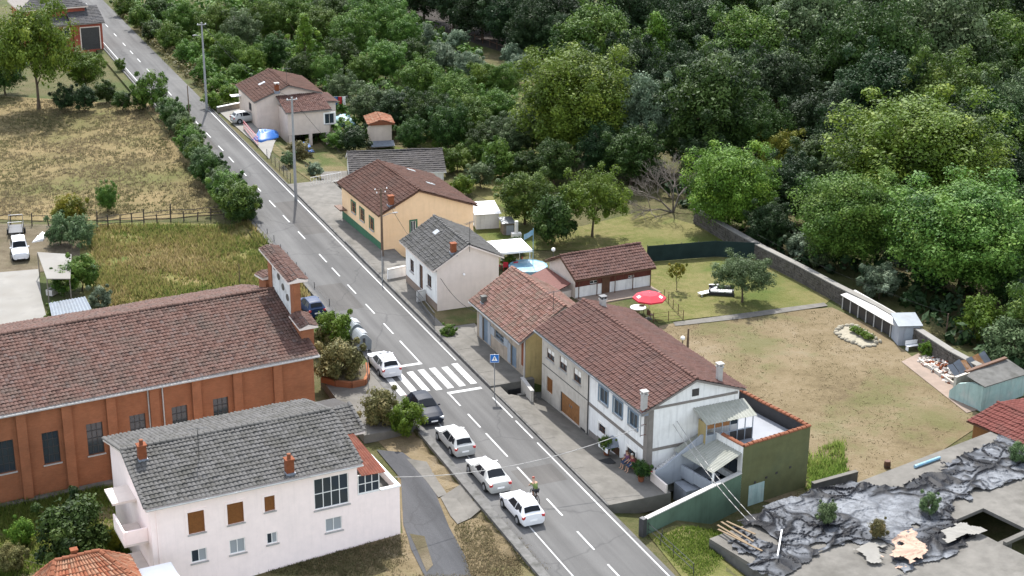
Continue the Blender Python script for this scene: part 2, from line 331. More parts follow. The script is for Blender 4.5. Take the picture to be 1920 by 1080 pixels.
M['fibre'] = plain('fibre_sheet', (0.294,0.294,0.253), .85, .1, 1.5, .1, .2, dirt=(0.195,0.2,0.158), dscale=.9, damt=.6)
M['lead'] = plain('lead_flashing', (.17,.19,.22), .6, .15, 4, .1, .4)
M['terra'] = plain('terracotta', (0.173,0.0625,0.0309), .85, .2, 4, .1, .2)
M['brick_chim'] = plain('chimney_brick', (0.18,0.0576,0.0251), .9, .2, 6, .2, .2)
M['conc_chim'] = plain('chimney_concrete', (0.36,0.346,0.324), .9, .12, 3, .2, .2)
M['pole_w'] = plain('pole_wood', (.12,.085,.06), .9, .25, 4, .2, .2)
M['pole_c'] = plain('pole_steel', (0.24,0.246,0.246), .6, .08, 2, .05, .4)
M['white'] = plain('white_sheet', (.82,.81,.79), .7, .03, 1.5, .05, .2)
M['white_old'] = plain('white_old', (0.501,0.486,0.452), .8, .08, 1.5, .1, .2, dirt=(0.304,0.27,0.224), dscale=1., damt=.6)
M['blue_tarp'] = plain('blue_tarp', (.012,.095,.32), .45, .15, 2, .3, .4)
M['blue_lt'] = plain('light_blue_tarp', (0.15,0.3,0.396), .5, .2, 1.5, .3, .4, dirt=(0.36,0.432,0.468), dscale=1.2, damt=.8)
M['red_cloth'] = plain('red_cloth', (0.504,0.035,0.0525), .75, .08, 2, .05, .2)
M['black'] = plain('black_plastic', (.02,.02,.022), .5, .3, 4, .1, .4)
M['rubber'] = plain('rubber', (.022,.022,.022), .85, .2, 6, .05, .2)
M['bark'] = plain('bark', (.085,.065,.045), .95, .3, 3, .5, .1)
M['bark_dead'] = plain('bark_dead', (.17,.145,.125), .95, .2, 3, .4, .1)
M['stone'] = plain('stone', (0.1,0.0907,0.0794), .95, .3, 2, .5, .1, dirt=(0.0529,0.0529,0.0353), dscale=.8, damt=.6)
M['stone_lt'] = plain('stone_light', (0.262,0.237,0.182), .95, .2, 3, .4, .1)
M['net_green'] = plain('screen_green', (.018,.032,.03), .8, .2, 1, .1, .1)
M['paving'] = plain('paving_pink', (0.232,0.179,0.143), .9, .12, 1.5, .2, .15, dirt=(0.158,0.132,0.106), dscale=.5, damt=.5)
M['terrace_grey'] = plain('terrace_grey', (.25,.26,.28), .8, .08, 1.2, .1, .2, dirt=(.16,.17,.185), dscale=.6, damt=.6)
M['w_old'] = plain('old_plaster', (.36,.30,.235), .92, .14, 1.4, .35, .15, dirt=(.22,.19,.15), dscale=.8, damt=.8, streak=.3)
M['skin'] = plain('skin', (.42,.25,.17), .6, .05, 6, .05)
# ---------------------------------------------------------------- building helpers
def wall(mb, p0, p1, z0, z1, holes=(), depth=.16):
    """outer face of a wall from p0 to p1 (outside on the right), real openings with reveals; holes = (u0,u1,za,zb)"""
    p0 = np.array(p0[:2], float); p1 = np.array(p1[:2], float); L = np.linalg.norm(p1-p0); d = (p1-p0)/L; nrm = np.array([d[1], -d[0]])
    us = sorted({0., L, *[min(max(h[i], 0), L) for h in holes for i in (0, 1)]}); zs = sorted({z0, z1, *[min(max(h[i], z0), z1) for h in holes for i in (2, 3)]})
    pt = lambda u, z, q=0.: (*(p0+d*u-nrm*q), z)
    for a, b in zip(us[:-1], us[1:]):
        for c, e in zip(zs[:-1], zs[1:]):
            mu, mz = (a+b)/2, (c+e)/2
            if any(h[0] < mu < h[1] and h[2] < mz < h[3] for h in holes): continue
            mb.quad(pt(a, c), pt(b, c), pt(b, e), pt(a, e))
    for (a, b, c, e) in [h[:4] for h in holes]:
        for A, B in (((a,c),(b,c)), ((b,c),(b,e)), ((b,e),(a,e)), ((a,e),(a,c))):
            mb.quad(pt(*A), pt(*B), pt(*B, depth+.05), pt(*A, depth+.05))
def wpt(p0, p1):
    p0 = np.array(p0[:2], float); p1 = np.array(p1[:2], float); d = (p1-p0)/np.linalg.norm(p1-p0); nrm = np.array([d[1], -d[0]])
    return lambda u, z, q=0.: (*(p0+d*u+nrm*q), z)       # q > 0 = outside
def slab(mb, pt, u0, u1, z0, z1, q0, q1):
    a = [pt(u0,z0,q0), pt(u1,z0,q0), pt(u1,z0,q1), pt(u0,z0,q1), pt(u0,z1,q0), pt(u1,z1,q0), pt(u1,z1,q1), pt(u0,z1,q1)]
    mb.add(a, [(0,1,2,3),(7,6,5,4),(4,5,1,0),(5,6,2,1),(6,7,3,2),(7,4,0,3)])
def window(parent, pt, h, style='dark', frame='frame_w', sill=True, nx=2, nz=1, name='window', depth=.12, glass='glass', fw=.06, surround=None):
    u0, u1, z0, z1 = h[:4]; fr = MB()
    slab(fr, pt, u0, u1, z0, z0+fw, -depth, -depth+.05); slab(fr, pt, u0, u1, z1-fw, z1, -depth, -depth+.05)
    slab(fr, pt, u0, u0+fw, z0+fw, z1-fw, -depth, -depth+.05); slab(fr, pt, u1-fw, u1, z0+fw, z1-fw, -depth, -depth+.05)
    o = fr.build(name, M[frame], parent)
    if style == 'shutter':
        s = MB(); n = max(3, int((z1-z0)/.09))
        for i in range(n):
            a = z0+fw+(z1-z0-2*fw)*i/n; slab(s, pt, u0+fw, u1-fw, a, a+(z1-z0-2*fw)/n*.86, -depth+.005, -depth+.035)
        slab(s, pt, u0+fw, u1-fw, z0+fw, z1-fw, -depth-.03, -depth)
        s.build('roller_shutter', M['shutter'], o)
    else:
        for i in range(nx):
            for j in range(nz):
                a = u0+fw+(u1-u0-2*fw)*i/nx; b = u0+fw+(u1-u0-2*fw)*(i+1)/nx; c = z0+fw+(z1-z0-2*fw)*j/nz; e = z0+fw+(z1-z0-2*fw)*(j+1)/nz
                p = MB(); slab(p, pt, a, b, c, e, -depth-.01, -depth+.01); p.build('pane', M[glass[(i+j)%len(glass)] if isinstance(glass, (list, tuple)) else glass], o)
        br = MB()
        for i in range(1, nx): a = u0+fw+(u1-u0-2*fw)*i/nx; slab(br, pt, a-.025, a+.025, z0+fw, z1-fw, -depth+.012, -depth+.05)
        for j in range(1, nz): a = z0+fw+(z1-z0-2*fw)*j/nz; slab(br, pt, u0+fw, u1-fw, a-.025, a+.025, -depth+.014, -depth+.047)
        if br.f: br.build('glazing_bar', M[frame], o)
        if style == 'blind':
            s = MB(); slab(s, pt, u0+fw, u1-fw, z0+(z1-z0)*.5, z1-fw, -depth+.02, -depth+.04); s.build('blind', M['curtain'], o)
    if sill:
        s = MB(); slab(s, pt, u0-.08, u1+.08, z0-.09, z0-.002, -.1, .09); s.build('sill', M['conc_chim'], o)
    if surround:
        s = MB(); k = .16
        slab(s, pt, u0-k, u1+k, z1+.002, z1+k, -.04, .035); slab(s, pt, u0-k, u0-.002, z0-.0, z1, -.04, .035); slab(s, pt, u1+.002, u1+k, z0, z1, -.04, .035)
        s.build('surround', M[surround], o)
    return o
def door(parent, pt, h, mat='wood', leaves=1, depth=.12, name='door'):
    u0, u1, z0, z1 = h[:4]; fr = MB(); k = .07
    slab(fr, pt, u0, u0+k, z0, z1, -depth, -depth+.06); slab(fr, pt, u1-k, u1, z0, z1, -depth, -depth+.06); slab(fr, pt, u0+k, u1-k, z1-k, z1, -depth, -depth+.06)
    o = fr.build(name, M['frame_dk'], parent); w_ = (u1-u0-2*k)/leaves
    for i in range(leaves):
        a = u0+k+w_*i; lf = MB(); n = max(2, int(w_/.22))
        for q in range(n): slab(lf, pt, a+w_*q/n+.008, a+w_*(q+1)/n-.008, z0, z1-k, -depth-.02, -depth+.025)
        slab(lf, pt, a, a+w_, z0, z1-k, -depth-.04, -depth-.02)
        L = lf.build('door_leaf', M[mat], o); hd = MB(); hx = a+w_*(.9 if i == 0 else .1); slab(hd, pt, hx-.03, hx+.03, z0+.95, z0+1.15, -depth+.03, -depth+.08); hd.build('handle', M['metal'], L)
    return o
def tile_slope(e0, e1, r1, r0, mat, parent, name='roof_tiles', cw=.26, cl=.36, h=.055, step=.05, lift=.045, tseed=0, seg=4, jit=.014, sag=.022):
    """a roof slope of overlapping curved tiles; e0-e1 is the eave, r0-r1 the top"""
    e0, e1, r1, r0 = [np.array(p, float) for p in (e0, e1, r1, r0)]
    nc = max(2, int(round(max(np.linalg.norm(e1-e0), np.linalg.norm(r1-r0))/cw))); nv = max(2, int(round(np.linalg.norm((r0+r1-e0-e1)/2)/cl)))
    nrm = np.cross(e1-e0, r0-e0) if np.linalg.norm(r0-e0) > 1e-3 else np.cross(e1-e0, r1-e0); nrm /= np.linalg.norm(nrm)
    if nrm[2] < 0: nrm = -nrm
    R = np.random.default_rng(tseed+5); u = np.linspace(0, 1, nc*seg+1); prof = h*np.abs(np.sin(np.pi*np.arange(nc*seg+1)/seg))**.8
    rows = []
    for j in range(nv):
        jr = np.repeat(R.normal(0, jit, nc), seg); jr = np.append(jr, jr[-1])
        rows.append((j/nv, step+jr)); rows.append(((j+1)/nv, 0*jr))
    co = []
    for v, lf in rows:
        a = e0+(r0-e0)*v; b = e1+(r1-e1)*v
        sg = sag*(np.sin(u*7.3+tseed)*np.sin(v*4.1+tseed*1.7)+.6*np.sin(u*17.9+v*9+tseed*.6)+.35*np.sin(u*41+v*23))
        co.append(a[None]+(b-a)[None]*u[:, None]+nrm[None]*(prof+lf+lift+sg)[:, None])
    nu = nc*seg+1; co = np.concatenate(co); nr = len(rows)
    i = np.arange(nu-1); q = []
    for j in range(nr-1): q.append(np.stack([j*nu+i, j*nu+i+1, (j+1)*nu+i+1, (j+1)*nu+i], 1))
    tv = np.clip(R.normal(.5, .24, (nv, nc)), 0, 1); tint = np.concatenate([np.repeat(tv[min(nv-1, (j+1)//2 if j % 2 else j//2)], seg) for j in range(nr-1)])
    o = mk(name, npmesh(name, co, np.concatenate(q), M[mat], tint), parent); o['kind'] = 'stuff'; return o
_rt = {}
def ridge_tiles(a, b, mat, parent, L=.42, r=.15, name='ridge_tile', z=.0):
    """one capping tile after another along a line"""
    a, b = Vector([float(c) for c in a]), Vector([float(c) for c in b]); d = b-a; n = max(2, int(round(d.length/L)))
    key = (mat, round(d.length/n, 2), r)
    if key not in _rt:
        l = d.length/n*1.12; vs = []; k = 7
        for x, rr, zz in ((0, r*1.12, .03), (l, r*.92, 0.)):
            for i in range(k): t = math.pi*i/(k-1); vs.append((x, -rr*math.cos(t), rr*.8*math.sin(t)+zz-.03))
        fs = [(i, i+1, k+i+1, k+i) for i in range(k-1)]+[tuple(range(k))[::-1], tuple(range(k, 2*k))]
        me = bpy.data.meshes.new(name); me.from_pydata(vs, [], fs); me.materials.append(M[mat])
        at_ = me.attributes.new('tint', 'FLOAT', 'FACE'); at_.data.foreach_set('value', [.4]*len(fs)); me.update(); _rt[key] = me
    q = d.to_track_quat('X', 'Z').to_euler()
    for i in range(n):
        o = bpy.data.objects.new(name, _rt[key]); COL.objects.link(o); o.parent = parent; p = a+d*(i/n); o.location = (p.x, p.y, p.z+z+random.uniform(-.015, .015)+.02*math.sin(i*.45)); o.rotation_euler = (q.x, q.y+random.uniform(-.02,.02), q.z+random.uniform(-.02,.02))
def gable_roof_y(parent, xe0, ze0, xr, zr, xe1, ze1, y0, y1, mat, th=.14, slabm='beam', cw=.26, cl=.36, tseed=0, ridge=True, far_seg=2, h=.055, step=.05, ridgemat=None):
    """ridge runs along local Y"""
    rf = MB(); pts = [(xe0,y0,ze0), (xr,y0,zr), (xe1,y0,ze1), (xe1,y0,ze1-th), (xr,y0,zr-th*1.1), (xe0,y0,ze0-th)]
    rf.extr(pts, (0, y1-y0, 0)); o = rf.build('roof', M[slabm], parent)
    tile_slope((xe0-.03,y1,ze0), (xe0-.03,y0,ze0), (xr,y0,zr), (xr,y1,zr), mat, o, cw=cw, cl=cl, tseed=tseed, h=h, step=step)
    tile_slope((xe1+.03,y0,ze1), (xe1+.03,y1,ze1), (xr,y1,zr), (xr,y0,zr), mat, o, cw=cw, cl=cl, tseed=tseed+1, seg=far_seg, h=h, step=step)
    if ridge: ridge_tiles((xr,y0,zr+.09), (xr,y1,zr+.09), ridgemat or mat, o)
    return o
def gable_roof_x(parent, ye0, ze0, yr, zr, ye1, ze1, x0, x1, mat, th=.14, slabm='beam', cw=.26, cl=.36, tseed=0, ridge=True, far_seg=4, h=.055, step=.05, ridgemat=None):
    rf = MB(); pts = [(x0,ye0,ze0), (x0,yr,zr), (x0,ye1,ze1), (x0,ye1,ze1-th), (x0,yr,zr-th*1.1), (x0,ye0,ze0-th)]
    rf.extr(pts, (x1-x0, 0, 0)); o = rf.build('roof', M[slabm], parent)
    tile_slope((x0,ye0-.03,ze0), (x1,ye0-.03,ze0), (x1,yr,zr), (x0,yr,zr), mat, o, cw=cw, cl=cl, tseed=tseed, h=h, step=step)
    tile_slope((x1,ye1+.03,ze1), (x0,ye1+.03,ze1), (x0,yr,zr), (x1,yr,zr), mat, o, cw=cw, cl=cl, tseed=tseed+1, seg=far_seg, h=h, step=step)
    if ridge: ridge_tiles((x0,yr,zr+.09), (x1,yr,zr+.09), ridgemat or mat, o)
    return o
def chimney(parent, x, y, z0, z1, w=.5, mat='brick_chim', cap='conc_chim', pot=None):
    c = MB(); c.box(x-w/2, x+w/2, y-w/2, y+w/2, z0, z1); c.box(x-w/2-.05, x+w/2+.05, y-w/2-.05, y+w/2+.05, z1+.001, z1+.09)
    o = c.build('chimney', M[mat], parent)
    if cap:
        k = MB()
        for sx in (-1, 1):
            for sy in (-1, 1): k.box(x+sx*w*.38-.05, x+sx*w*.38+.05, y+sy*w*.38-.05, y+sy*w*.38+.05, z1+.09, z1+.26)
        k.box(x-w/2-.07, x+w/2+.07, y-w/2-.07, y+w/2+.07, z1+.261, z1+.33); k.build('cap', M[cap], o)
    if pot:
        k = MB(); k.lathe([(.12,0),(.14,.3),(.1,.32)], 10, (x, y, z1+.09)); k.build('pot', M[pot], o)
    fl = MB(); fl.box(x-w/2-.06, x+w/2+.06, y-w/2-.1, y+w/2+.06, z0, z0+.22+w*.25); fl.build('flashing', M['lead'], o)
    return o
def corr_sheet(mb, a, b, c, d, n=14, h=.03, th=.015):
    """corrugated sheet a-b along the waves' cut edge, d-c the other edge"""
    a, b, c, d = [Vector([float(q) for q in p]) for p in (a, b, c, d)]; nr = (b-a).cross(d-a).normalized(); k = n*4+1; vs = []
    for off in (0, -th):
        for e0, e1 in ((a, b), (d, c)):
            for i in range(k): vs.append(e0.lerp(e1, i/(k-1))+nr*(h*math.sin(i*math.pi/2)+off))
    f = []
    for i in range(k-1): f += [(i, i+1, k+i+1, k+i), (2*k+i, 3*k+i, 3*k+i+1, 2*k+i+1), (i, 2*k+i, 2*k+i+1, i+1), (k+i, k+i+1, 3*k+i+1, 3*k+i)]
    f += [(0, k, 3*k, 2*k), (k-1, 3*k-1, 4*k-1, 2*k-1)]
    mb.add(vs, f)
def gable_walls(parent, Wd, L, z0, ze0, ze1, xr, zr, mat, holes_w=(), holes_s=(), holes_e=(), holes_n=(), mats=None, split=None):
    """four walls of a house Wd x L, ridge along Y; returns points of the road side (w) and the gable side (s)"""
    pw, ps, pe, pn = ((0,L),(0,0)), ((0,0),(Wd,0)), ((Wd,0),(Wd,L)), ((Wd,L),(0,L))
    zt = min(ze0, ze1); out = {}
    for nm, (a, b), holes, zz in (('w', pw, holes_w, ze0), ('s', ps, holes_s, zt), ('e', pe, holes_e, ze1), ('n', pn, holes_n, zt)):
        mb = MB(); wall(mb, a, b, z0, zz, holes)
        if nm == 's': mb.add([(0,0,zt),(Wd,0,zt),(Wd,0,ze1),(xr,0,zr),(0,0,ze0)], [(0,1,2,3,4)])
        if nm == 'n': mb.add([(0,L,zt),(Wd,L,zt),(Wd,L,ze1),(xr,L,zr),(0,L,ze0)], [(4,3,2,1,0)])
        out[nm] = wpt(a, b); mb.build('wall', M[(mats or {}).get(nm, mat)], parent)
    return out
def hw(f, L, tl, br, X=0.):
    """opening on the road-side wall (plane X) from two photo corners"""
    a, b = f.fx(*tl, X), f.fx(*br, X); return (L-a[1], L-b[1], b[2], a[2])
def hs(f, tl, br, Y=0.):
    a, b = f.fy(*tl, Y), f.fy(*br, Y); return (a[0], b[0], b[2], a[2])
def downpipe(parent, x, y, z0, z1, mat='metal', r=.05):
    MB().tube((x,y,z0), (x,y,z1), r, r, 8).build('downpipe', M[mat], parent)
def gutter(parent, a, b, mat='metal', r=.07):
    MB().tube(a, b, r, r, 8).build('gutter', M[mat], parent)
def aerial(label, loc, h=2.2, yaw=0.):
    t = thing('aerial', label, 'aerial', loc, yaw); MB().tube((0,0,-.4), (0,0,h), .025, .02, 6).build('mast', M['metal_dk'], t)
    b = MB(); b.tube((-.6,0,h-.1), (.6,0,h-.1), .015, .015, 5)
    for i in range(7): b.tube((-.55+i*.18,-.28+.02*i,h-.1), (-.55+i*.18,.28-.02*i,h-.1), .012, .012, 5)
    b.build('antenna', M['metal_dk'], t); return t
# ================================================================ ground, road, pavements
def strip(name, s0, s1, t0, t1, z0, z1, mat, parent=None):
    mb = MB(); n = max(1, int(abs(s1-s0)/8)); 
    for i in range(n):
        a, b = s0+(s1-s0)*i/n, s0+(s1-s0)*(i+1)/n
        A, B, C_, D = W(a,t0), W(a,t1), W(b,t1), W(b,t0)
        mb.quad((*A[:2],z1), (*B[:2],z1), (*C_[:2],z1), (*D[:2],z1))
        for p, q in ((A, D), (C_, B)): mb.quad((*q[:2],z0), (*p[:2],z0), (*p[:2],z1), (*q[:2],z1))
    A, B, C_, D = W(s0,t0), W(s0,t1), W(s1,t1), W(s1,t0)
    mb.quad((*A[:2],z0), (*B[:2],z0), (*B[:2],z1), (*A[:2],z1)); mb.quad((*C_[:2],z0), (*D[:2],z0), (*D[:2],z1), (*C_[:2],z1))
    return mb.build(name, M[mat], parent)
TL = [-900,-400,-200,-100,-60,-40,-23,-14,-5.2,-4.62,-4.6,-4,3,3.4,4.0,7,7.6,10.5,16,30,60,120,250,500,900]; SL = [-200,-100,-50,-20,-18.3,-17.9,0,5.1,5.5,20,50,100,150,200,300,450,700,1500]
g = MB()
g.add([W(s, t, zst(s, t)) for s in SL for t in TL], [(j*len(TL)+i, j*len(TL)+i+1, (j+1)*len(TL)+i+1, (j+1)*len(TL)+i) for j in range(len(SL)-1) for i in range(len(TL)-1)])
tag(g.build('ground', M['ground']), kind='structure')
def sheet(name, px, mat, dz=.05, pts=None, fine=2.0, kind='structure'):
    P_ = pts if pts is not None else [PG(*q) for q in px]
    bm = bmesh.new(); vs = [bm.verts.new((p[0], p[1], 0)) for p in P_]; bm.faces.new(vs); bmesh.ops.triangulate(bm, faces=bm.faces[:])
    for _ in range(7):
        es = [e for e in bm.edges if e.calc_length() > fine]
        if not es: break
        bmesh.ops.subdivide_edges(bm, edges=es, cuts=1); bmesh.ops.triangulate(bm, faces=[f for f in bm.faces if len(f.verts) > 3])
    for v in bm.verts: v.co.z = zg(v.co.x, v.co.y)+dz
    bmesh.ops.recalc_face_normals(bm, faces=bm.faces[:])
    me = bpy.data.meshes.new(name); bm.to_mesh(me); bm.free(); me.materials.append(M[mat])
    if me.polygons[0].normal.z < 0: me.flip_normals()
    o = mk(name, me); tag(o, kind=kind); return o
# road and its paint
rd = MB()
prof = [(-80,-3.95),(12.5,-3.95),(20,-3.4),(60,-3.3),(120,-3.1),(420,-3.1)]
pR = [(-80,3.4),(105,3.4),(110,3.5),(420,3.5)]
left = [W(s,t) for s, t in prof]; right = [W(s,t) for s, t in pR]
ss = sorted({s for s, _ in prof+pR}); 
for a, b in zip(ss[:-1], ss[1:]):
    f = lambda s, pr: float(np.interp(s, [q[0] for q in pr], [q[1] for q in pr]))
    rd.quad(W(a,f(a,prof)), W(a,f(a,pR)), W(b,f(b,pR)), W(b,f(b,prof)))
road = tag(rd.build('road', M['asphalt']), kind='structure')
def mark(name, s0, s1, t0, t1, mat='mark', z=.006):
    mb = MB(); mb.quad(W(s0,t0,z), W(s0,t1,z), W(s1,t1,z), W(s1,t0,z)); return mb.build(name, M[mat], road)
dash = [(166,8),(185,27),(205,48),(222,65),(236,83),(249,98),(263,113),(281,132),(300,153),(320,175),(341,198),(371,230),(393,253),(416,278),(436,299),(458,324),(484,353),(511,382),(537,410),(565,441),(605,484),(630,510),(660,542),(694,579),(729,616),(887,789),(985,890),(1044,950),(1105,1012),(1168,1074)]
for q in dash:
    s, t = st(*P(*q)[:2]); mark('centre_dash', s-1.3, s+1.3, .02, .15)
mark('centre_dash', -6.6, -2.4, .02, .15); mark('centre_line', 12.1, 17.3, .02, .15); mark('centre_line', 2.9, 5.5, .02, .15)
mark('stop_line', 11.8, 12.2, -2.6, .17, 'mark_worn', .008); mark('stop_line', 5.3, 5.7, .0, 2.9, 'mark_worn', .008)
for t in (-3.35,-2.33,-1.35,-.37,.61,1.62,2.64): mark('crossing_stripe', 6.5+random.uniform(-.15,.15), 10.8+random.uniform(-.3,.2), t-.27, t+.27, 'mark_worn')
for a, b in ((-4.5,-1.2), (-60,-5.3), (-.6,3.4), (11.5,104)): mark('edge_line', a, b, 2.95, 3.06, 'mark_worn')
mark('edge_line', -60, -14.5, -2.62, -2.52); mark('edge_line', -14, -8.5, -2.62, -2.52, 'mark_worn'); mark('edge_line', -8, 3.5, -2.62, -2.52, 'mark_worn')
mark('edge_line', 115, 175, -2.75, -2.65, 'mark_worn')
# a repair seam and patches
for (s0, s1, t0, t1) in ((-11.5,-8.8,-.6,2.6), (26,33,-3,-.3), (48,60,.3,2.7), (84,97,-2.7,-.2)): 
    o = mark('repair_patch', s0, s1, t0, t1, 'asphalt_patch', .003)
# right pavement: kerb + slab pieces
pav = tag(strip('pavement', 5.05, 44, 3.58, 7.3, -1.3, .24, 'concrete'), kind='structure')
ZI = ([-16.2,-13,-11.7,-8,-4,.5,4.3], [.12,.1,-.1,-.5,-.72,-.85,-1.05])
def zpav(s_, t_): zi = float(np.interp(s_, *ZI)); return .12+(zi-.12)*min(1., max(0., (t_-4.5)/3.1))
def zpw(p): return zpav(*st(p[0], p[1]))
pm = MB(); sg_ = list(np.arange(-16.2, 3.21, .97)); tg_ = [3.58,4.1,4.5,5.1,5.9,6.8,7.6,8.3]
pm.add([W(a_,b_,zpav(a_,b_)) for a_ in sg_ for b_ in tg_], [(i*8+j, i*8+j+1, (i+1)*8+j+1, (i+1)*8+j) for i in range(len(sg_)-1) for j in range(7)])
pm.quad(W(-16.2,3.58,-1), W(-16.2,8.3,-1), W(-16.2,8.3,.12), W(-16.2,3.58,.12))
pav2 = tag(pm.build('pavement', M['concrete']), kind='structure')
pav3 = tag(strip('pavement', 44, 66, 3.58, 8.5, -.3, .13, 'concrete'), kind='structure')
# joints between the slabs: each slab bay slightly proud
for s in np.arange(-15.6, 3, 2.6): strip('pavement_slab', s, min(s+2.57, 3.1), 3.62, 4.45, .1, .132, 'concrete', pav2)
for s in np.arange(5.2, 43, 2.6): strip('pavement_slab', s, min(s+2.57, 43.8), 3.62, 5.1, .2, .252, 'concrete', pav)
for k, (a, b, z) in enumerate(((-16.2,3.2,.125), (5.05,44,.245), (44,66,.135), (66,108,.1))):
    kb = tag(strip('kerb', a, b, 3.44, 3.57, -.2, z, 'kerb'), kind='structure')
# the sunken area in front of the steps
tag(strip('pit_floor', 3.2, 5.05, 3.9, 8.3, -1.4, -.98, 'concrete_dk'), kind='structure')
tag(strip('pavement', 3.2, 5.05, 3.44, 4.3, -.8, .1, 'concrete'), kind='structure')
tag(strip('front_yard_bed', 18.2, 25.6, 4.6, 11.5, -2, .27, 'verge'), kind='structure')
strip('drain_opening', 5.0, 5.046, 5.0, 6.3, -.85, -.35, 'black', pav)
# left kerb that stands above the plot below
lk = tag(strip('kerb', -80, -.5, -4.6, -3.96, -1.0, .13, 'kerb'), kind='structure')
tag(strip('kerb', -.5, 12.4, -4.4, -3.96, -.4, .1, 'kerb'), kind='structure')
tag(strip('pavement', .5, 12.0, -8.5, -4.41, -.6, .085, 'concrete'), kind='structure')
tag(strip('kerb', 20, 60, -3.75, -3.45, -.6, .12, 'kerb'), kind='structure')
tag(strip('verge_edge', 60, 160, -3.5, -3.25, -.5, .05, 'kerb'), kind='structure')
# plots
meadow = sheet('meadow', [(-140,165),(150,190),(290,195),(340,245),(400,345),(425,402),(300,412),(0,412),(-140,415)], 'meadow')
plot = sheet('tall_grass_plot', [(150,420),(300,418),(475,418),(560,520),(590,590),(480,600),(300,640),(180,640),(150,520)], 'tallgrass')
yard_dirt = sheet('dirt_yard', [(-120,418),(150,420),(150,520),(120,505),(0,520),(-120,520)], 'dirt')
yard = sheet('concrete_yard', [(-120,514),(0,512),(72,506),(78,560),(95,625),(0,640),(-120,650)], 'concrete_lt', .09)
drive = sheet('front_garden', [(300,1140),(450,1080),(755,1000),(742,860),(700,820),(790,800),(1052,1090),(1120,1140)], 'lawn_dry', .04)
path_px = [(706,845),(755,850),(800,885),(842,990),(872,1045),(900,1140),(812,1140),(795,1080),(770,1030),(765,1010),(756,985),(752,900)]
sheet('asphalt_path', path_px, 'asphalt_old', .09)
for k, px in enumerate(([(762,862),(800,868),(822,905),(838,928),(822,935),(800,905)], [(826,935),(866,918),(905,955),(858,985),(845,970)])):
    sheet('concrete_slab', px, 'concrete', .11)
sheet('bare_earth', [(768,1003),(796,1008),(800,1022),(812,1062),(800,1075),(785,1040)], 'dirt', .11)
church_yard = sheet('church_grass', [(-80,935),(225,905),(290,1060),(300,1120),(-80,1120)], 'verge', .05)
lawn_r = sheet('garden_lawn', [(1235,612),(1300,600),(1560,577),(1640,615),(1705,665),(1850,790),(1760,850),(1560,960),(1505,960),(1390,930),(1360,760),(1250,660)], 'lawn_dry', .05)
lawn_u = sheet('upper_lawn', [(1215,492),(1400,480),(1440,488),(1560,560),(1545,573),(1300,598),(1235,607),(1200,560)], 'lawn', .05)
lawn_o = sheet('orchard_lawn', [(860,395),(960,400),(1090,425),(1210,395),(1330,430),(1420,470),(1215,486),(1100,470),(1000,470),(900,455)], 'lawn', .05)
lawn_g = sheet('lower_lawn', [(1215,1003),(1390,985),(1520,955),(1540,1000),(1400,1100),(1300,1110)], 'lawn', .06)
sheet('garden_path', [(1262,606),(1545,569),(1552,575),(1400,598),(1266,613)], 'concrete', .10)
sheet('paved_path', [(1690,680),(1722,664),(1835,770),(1812,776)], 'paving', .10)
sheet('concrete_base', [(1505,945),(1590,915),(1620,935),(1540,990)], 'concrete_dk', .05)
sheet('grass_slope', [(640,290),(740,275),(850,300),(700,330)], 'lawn', .06)
sheet('side_drive', [(583,342),(640,330),(672,372),(660,392),(640,400)], 'concrete', .06)
sheet('house_drive', [(405,206),(455,196),(470,210),(520,262),(505,300),(480,272)], 'concrete_lt', .12)
sheet('back_lawn', [(740,240),(860,230),(1060,300),(1010,420),(880,360),(830,300)], 'lawn', .03)
sheet('track', [(690,-60),(780,-10),(850,35),(930,62),(1000,90),(1060,120),(1040,140),(985,112),(900,85),(840,62),(760,25),(660,-30)], 'track', .06)
sheet('garden_plot', [(500,275),(600,268),(655,318),(612,345),(585,342),(548,315)], 'verge', .06)
# loose grass standing in the plots: blades in tufts
def pts_in(poly, n, R):
    P_ = np.array([PG(*q)[:2] for q in poly]); lo, hi = P_.min(0), P_.max(0); out = []
    while len(out) < n:
        c = R.uniform(lo, hi, (n, 2)); x, y = c[:, 0], c[:, 1]; ins = np.zeros(n, bool); j = len(P_)-1
        for i in range(len(P_)):
            xi, yi = P_[i]; xj, yj = P_[j]
            ins ^= ((yi > y) != (yj > y)) & (x < (xj-xi)*(y-yi)/(yj-yi+1e-12)+xi); j = i
        out += list(c[ins])
    return np.array(out[:n])
def tufts(name, label, poly, n, h, mat, seed, blades=5, wid=.05, clump=.35):
    R = np.random.default_rng(seed); c = pts_in(poly, n, R)
    # uneven: keep more where a slow wave is high
    k = np.sin(c[:,0]*.55+np.sin(c[:,1]*.4)*2)*np.sin(c[:,1]*.47+1)+R.normal(0,.5,n); c = c[k > -.4]; n = len(c); tt = np.clip(.45+.33*np.sin(c[:,0]*.24+1.1*np.sin(c[:,1]*.21+seed))*np.cos(c[:,1]*.27+seed)+R.normal(0,.16,n), 0, 1)
    p = np.repeat(c, blades, 0)+R.normal(0, clump*.4, (n*blades, 2)); z = np.array([zg(*q) for q in c]); z = np.repeat(z, blades)+.03
    a = R.uniform(0, 2*np.pi, n*blades); hh = h*R.uniform(.4, 1.15, n*blades)*np.repeat(R.uniform(.6,1.3,n), blades); ln = R.normal(0, .35, (n*blades, 2))*hh[:, None]
    dx = np.stack([np.cos(a), np.sin(a)], 1)*wid
    v = np.zeros((n*blades, 3, 3)); v[:,0,:2] = p-dx; v[:,1,:2] = p+dx; v[:,2,:2] = p+ln; v[:,0,2] = z; v[:,1,2] = z; v[:,2,2] = z+hh
    o = mk(name, npmesh(name, v.reshape(-1,3), np.arange(n*blades*3).reshape(-1,3), M[mat], np.clip(np.repeat(tt, blades)+R.normal(0,.1,n*blades),0,1)))
    return tag(o, label, 'grass', kind='stuff')
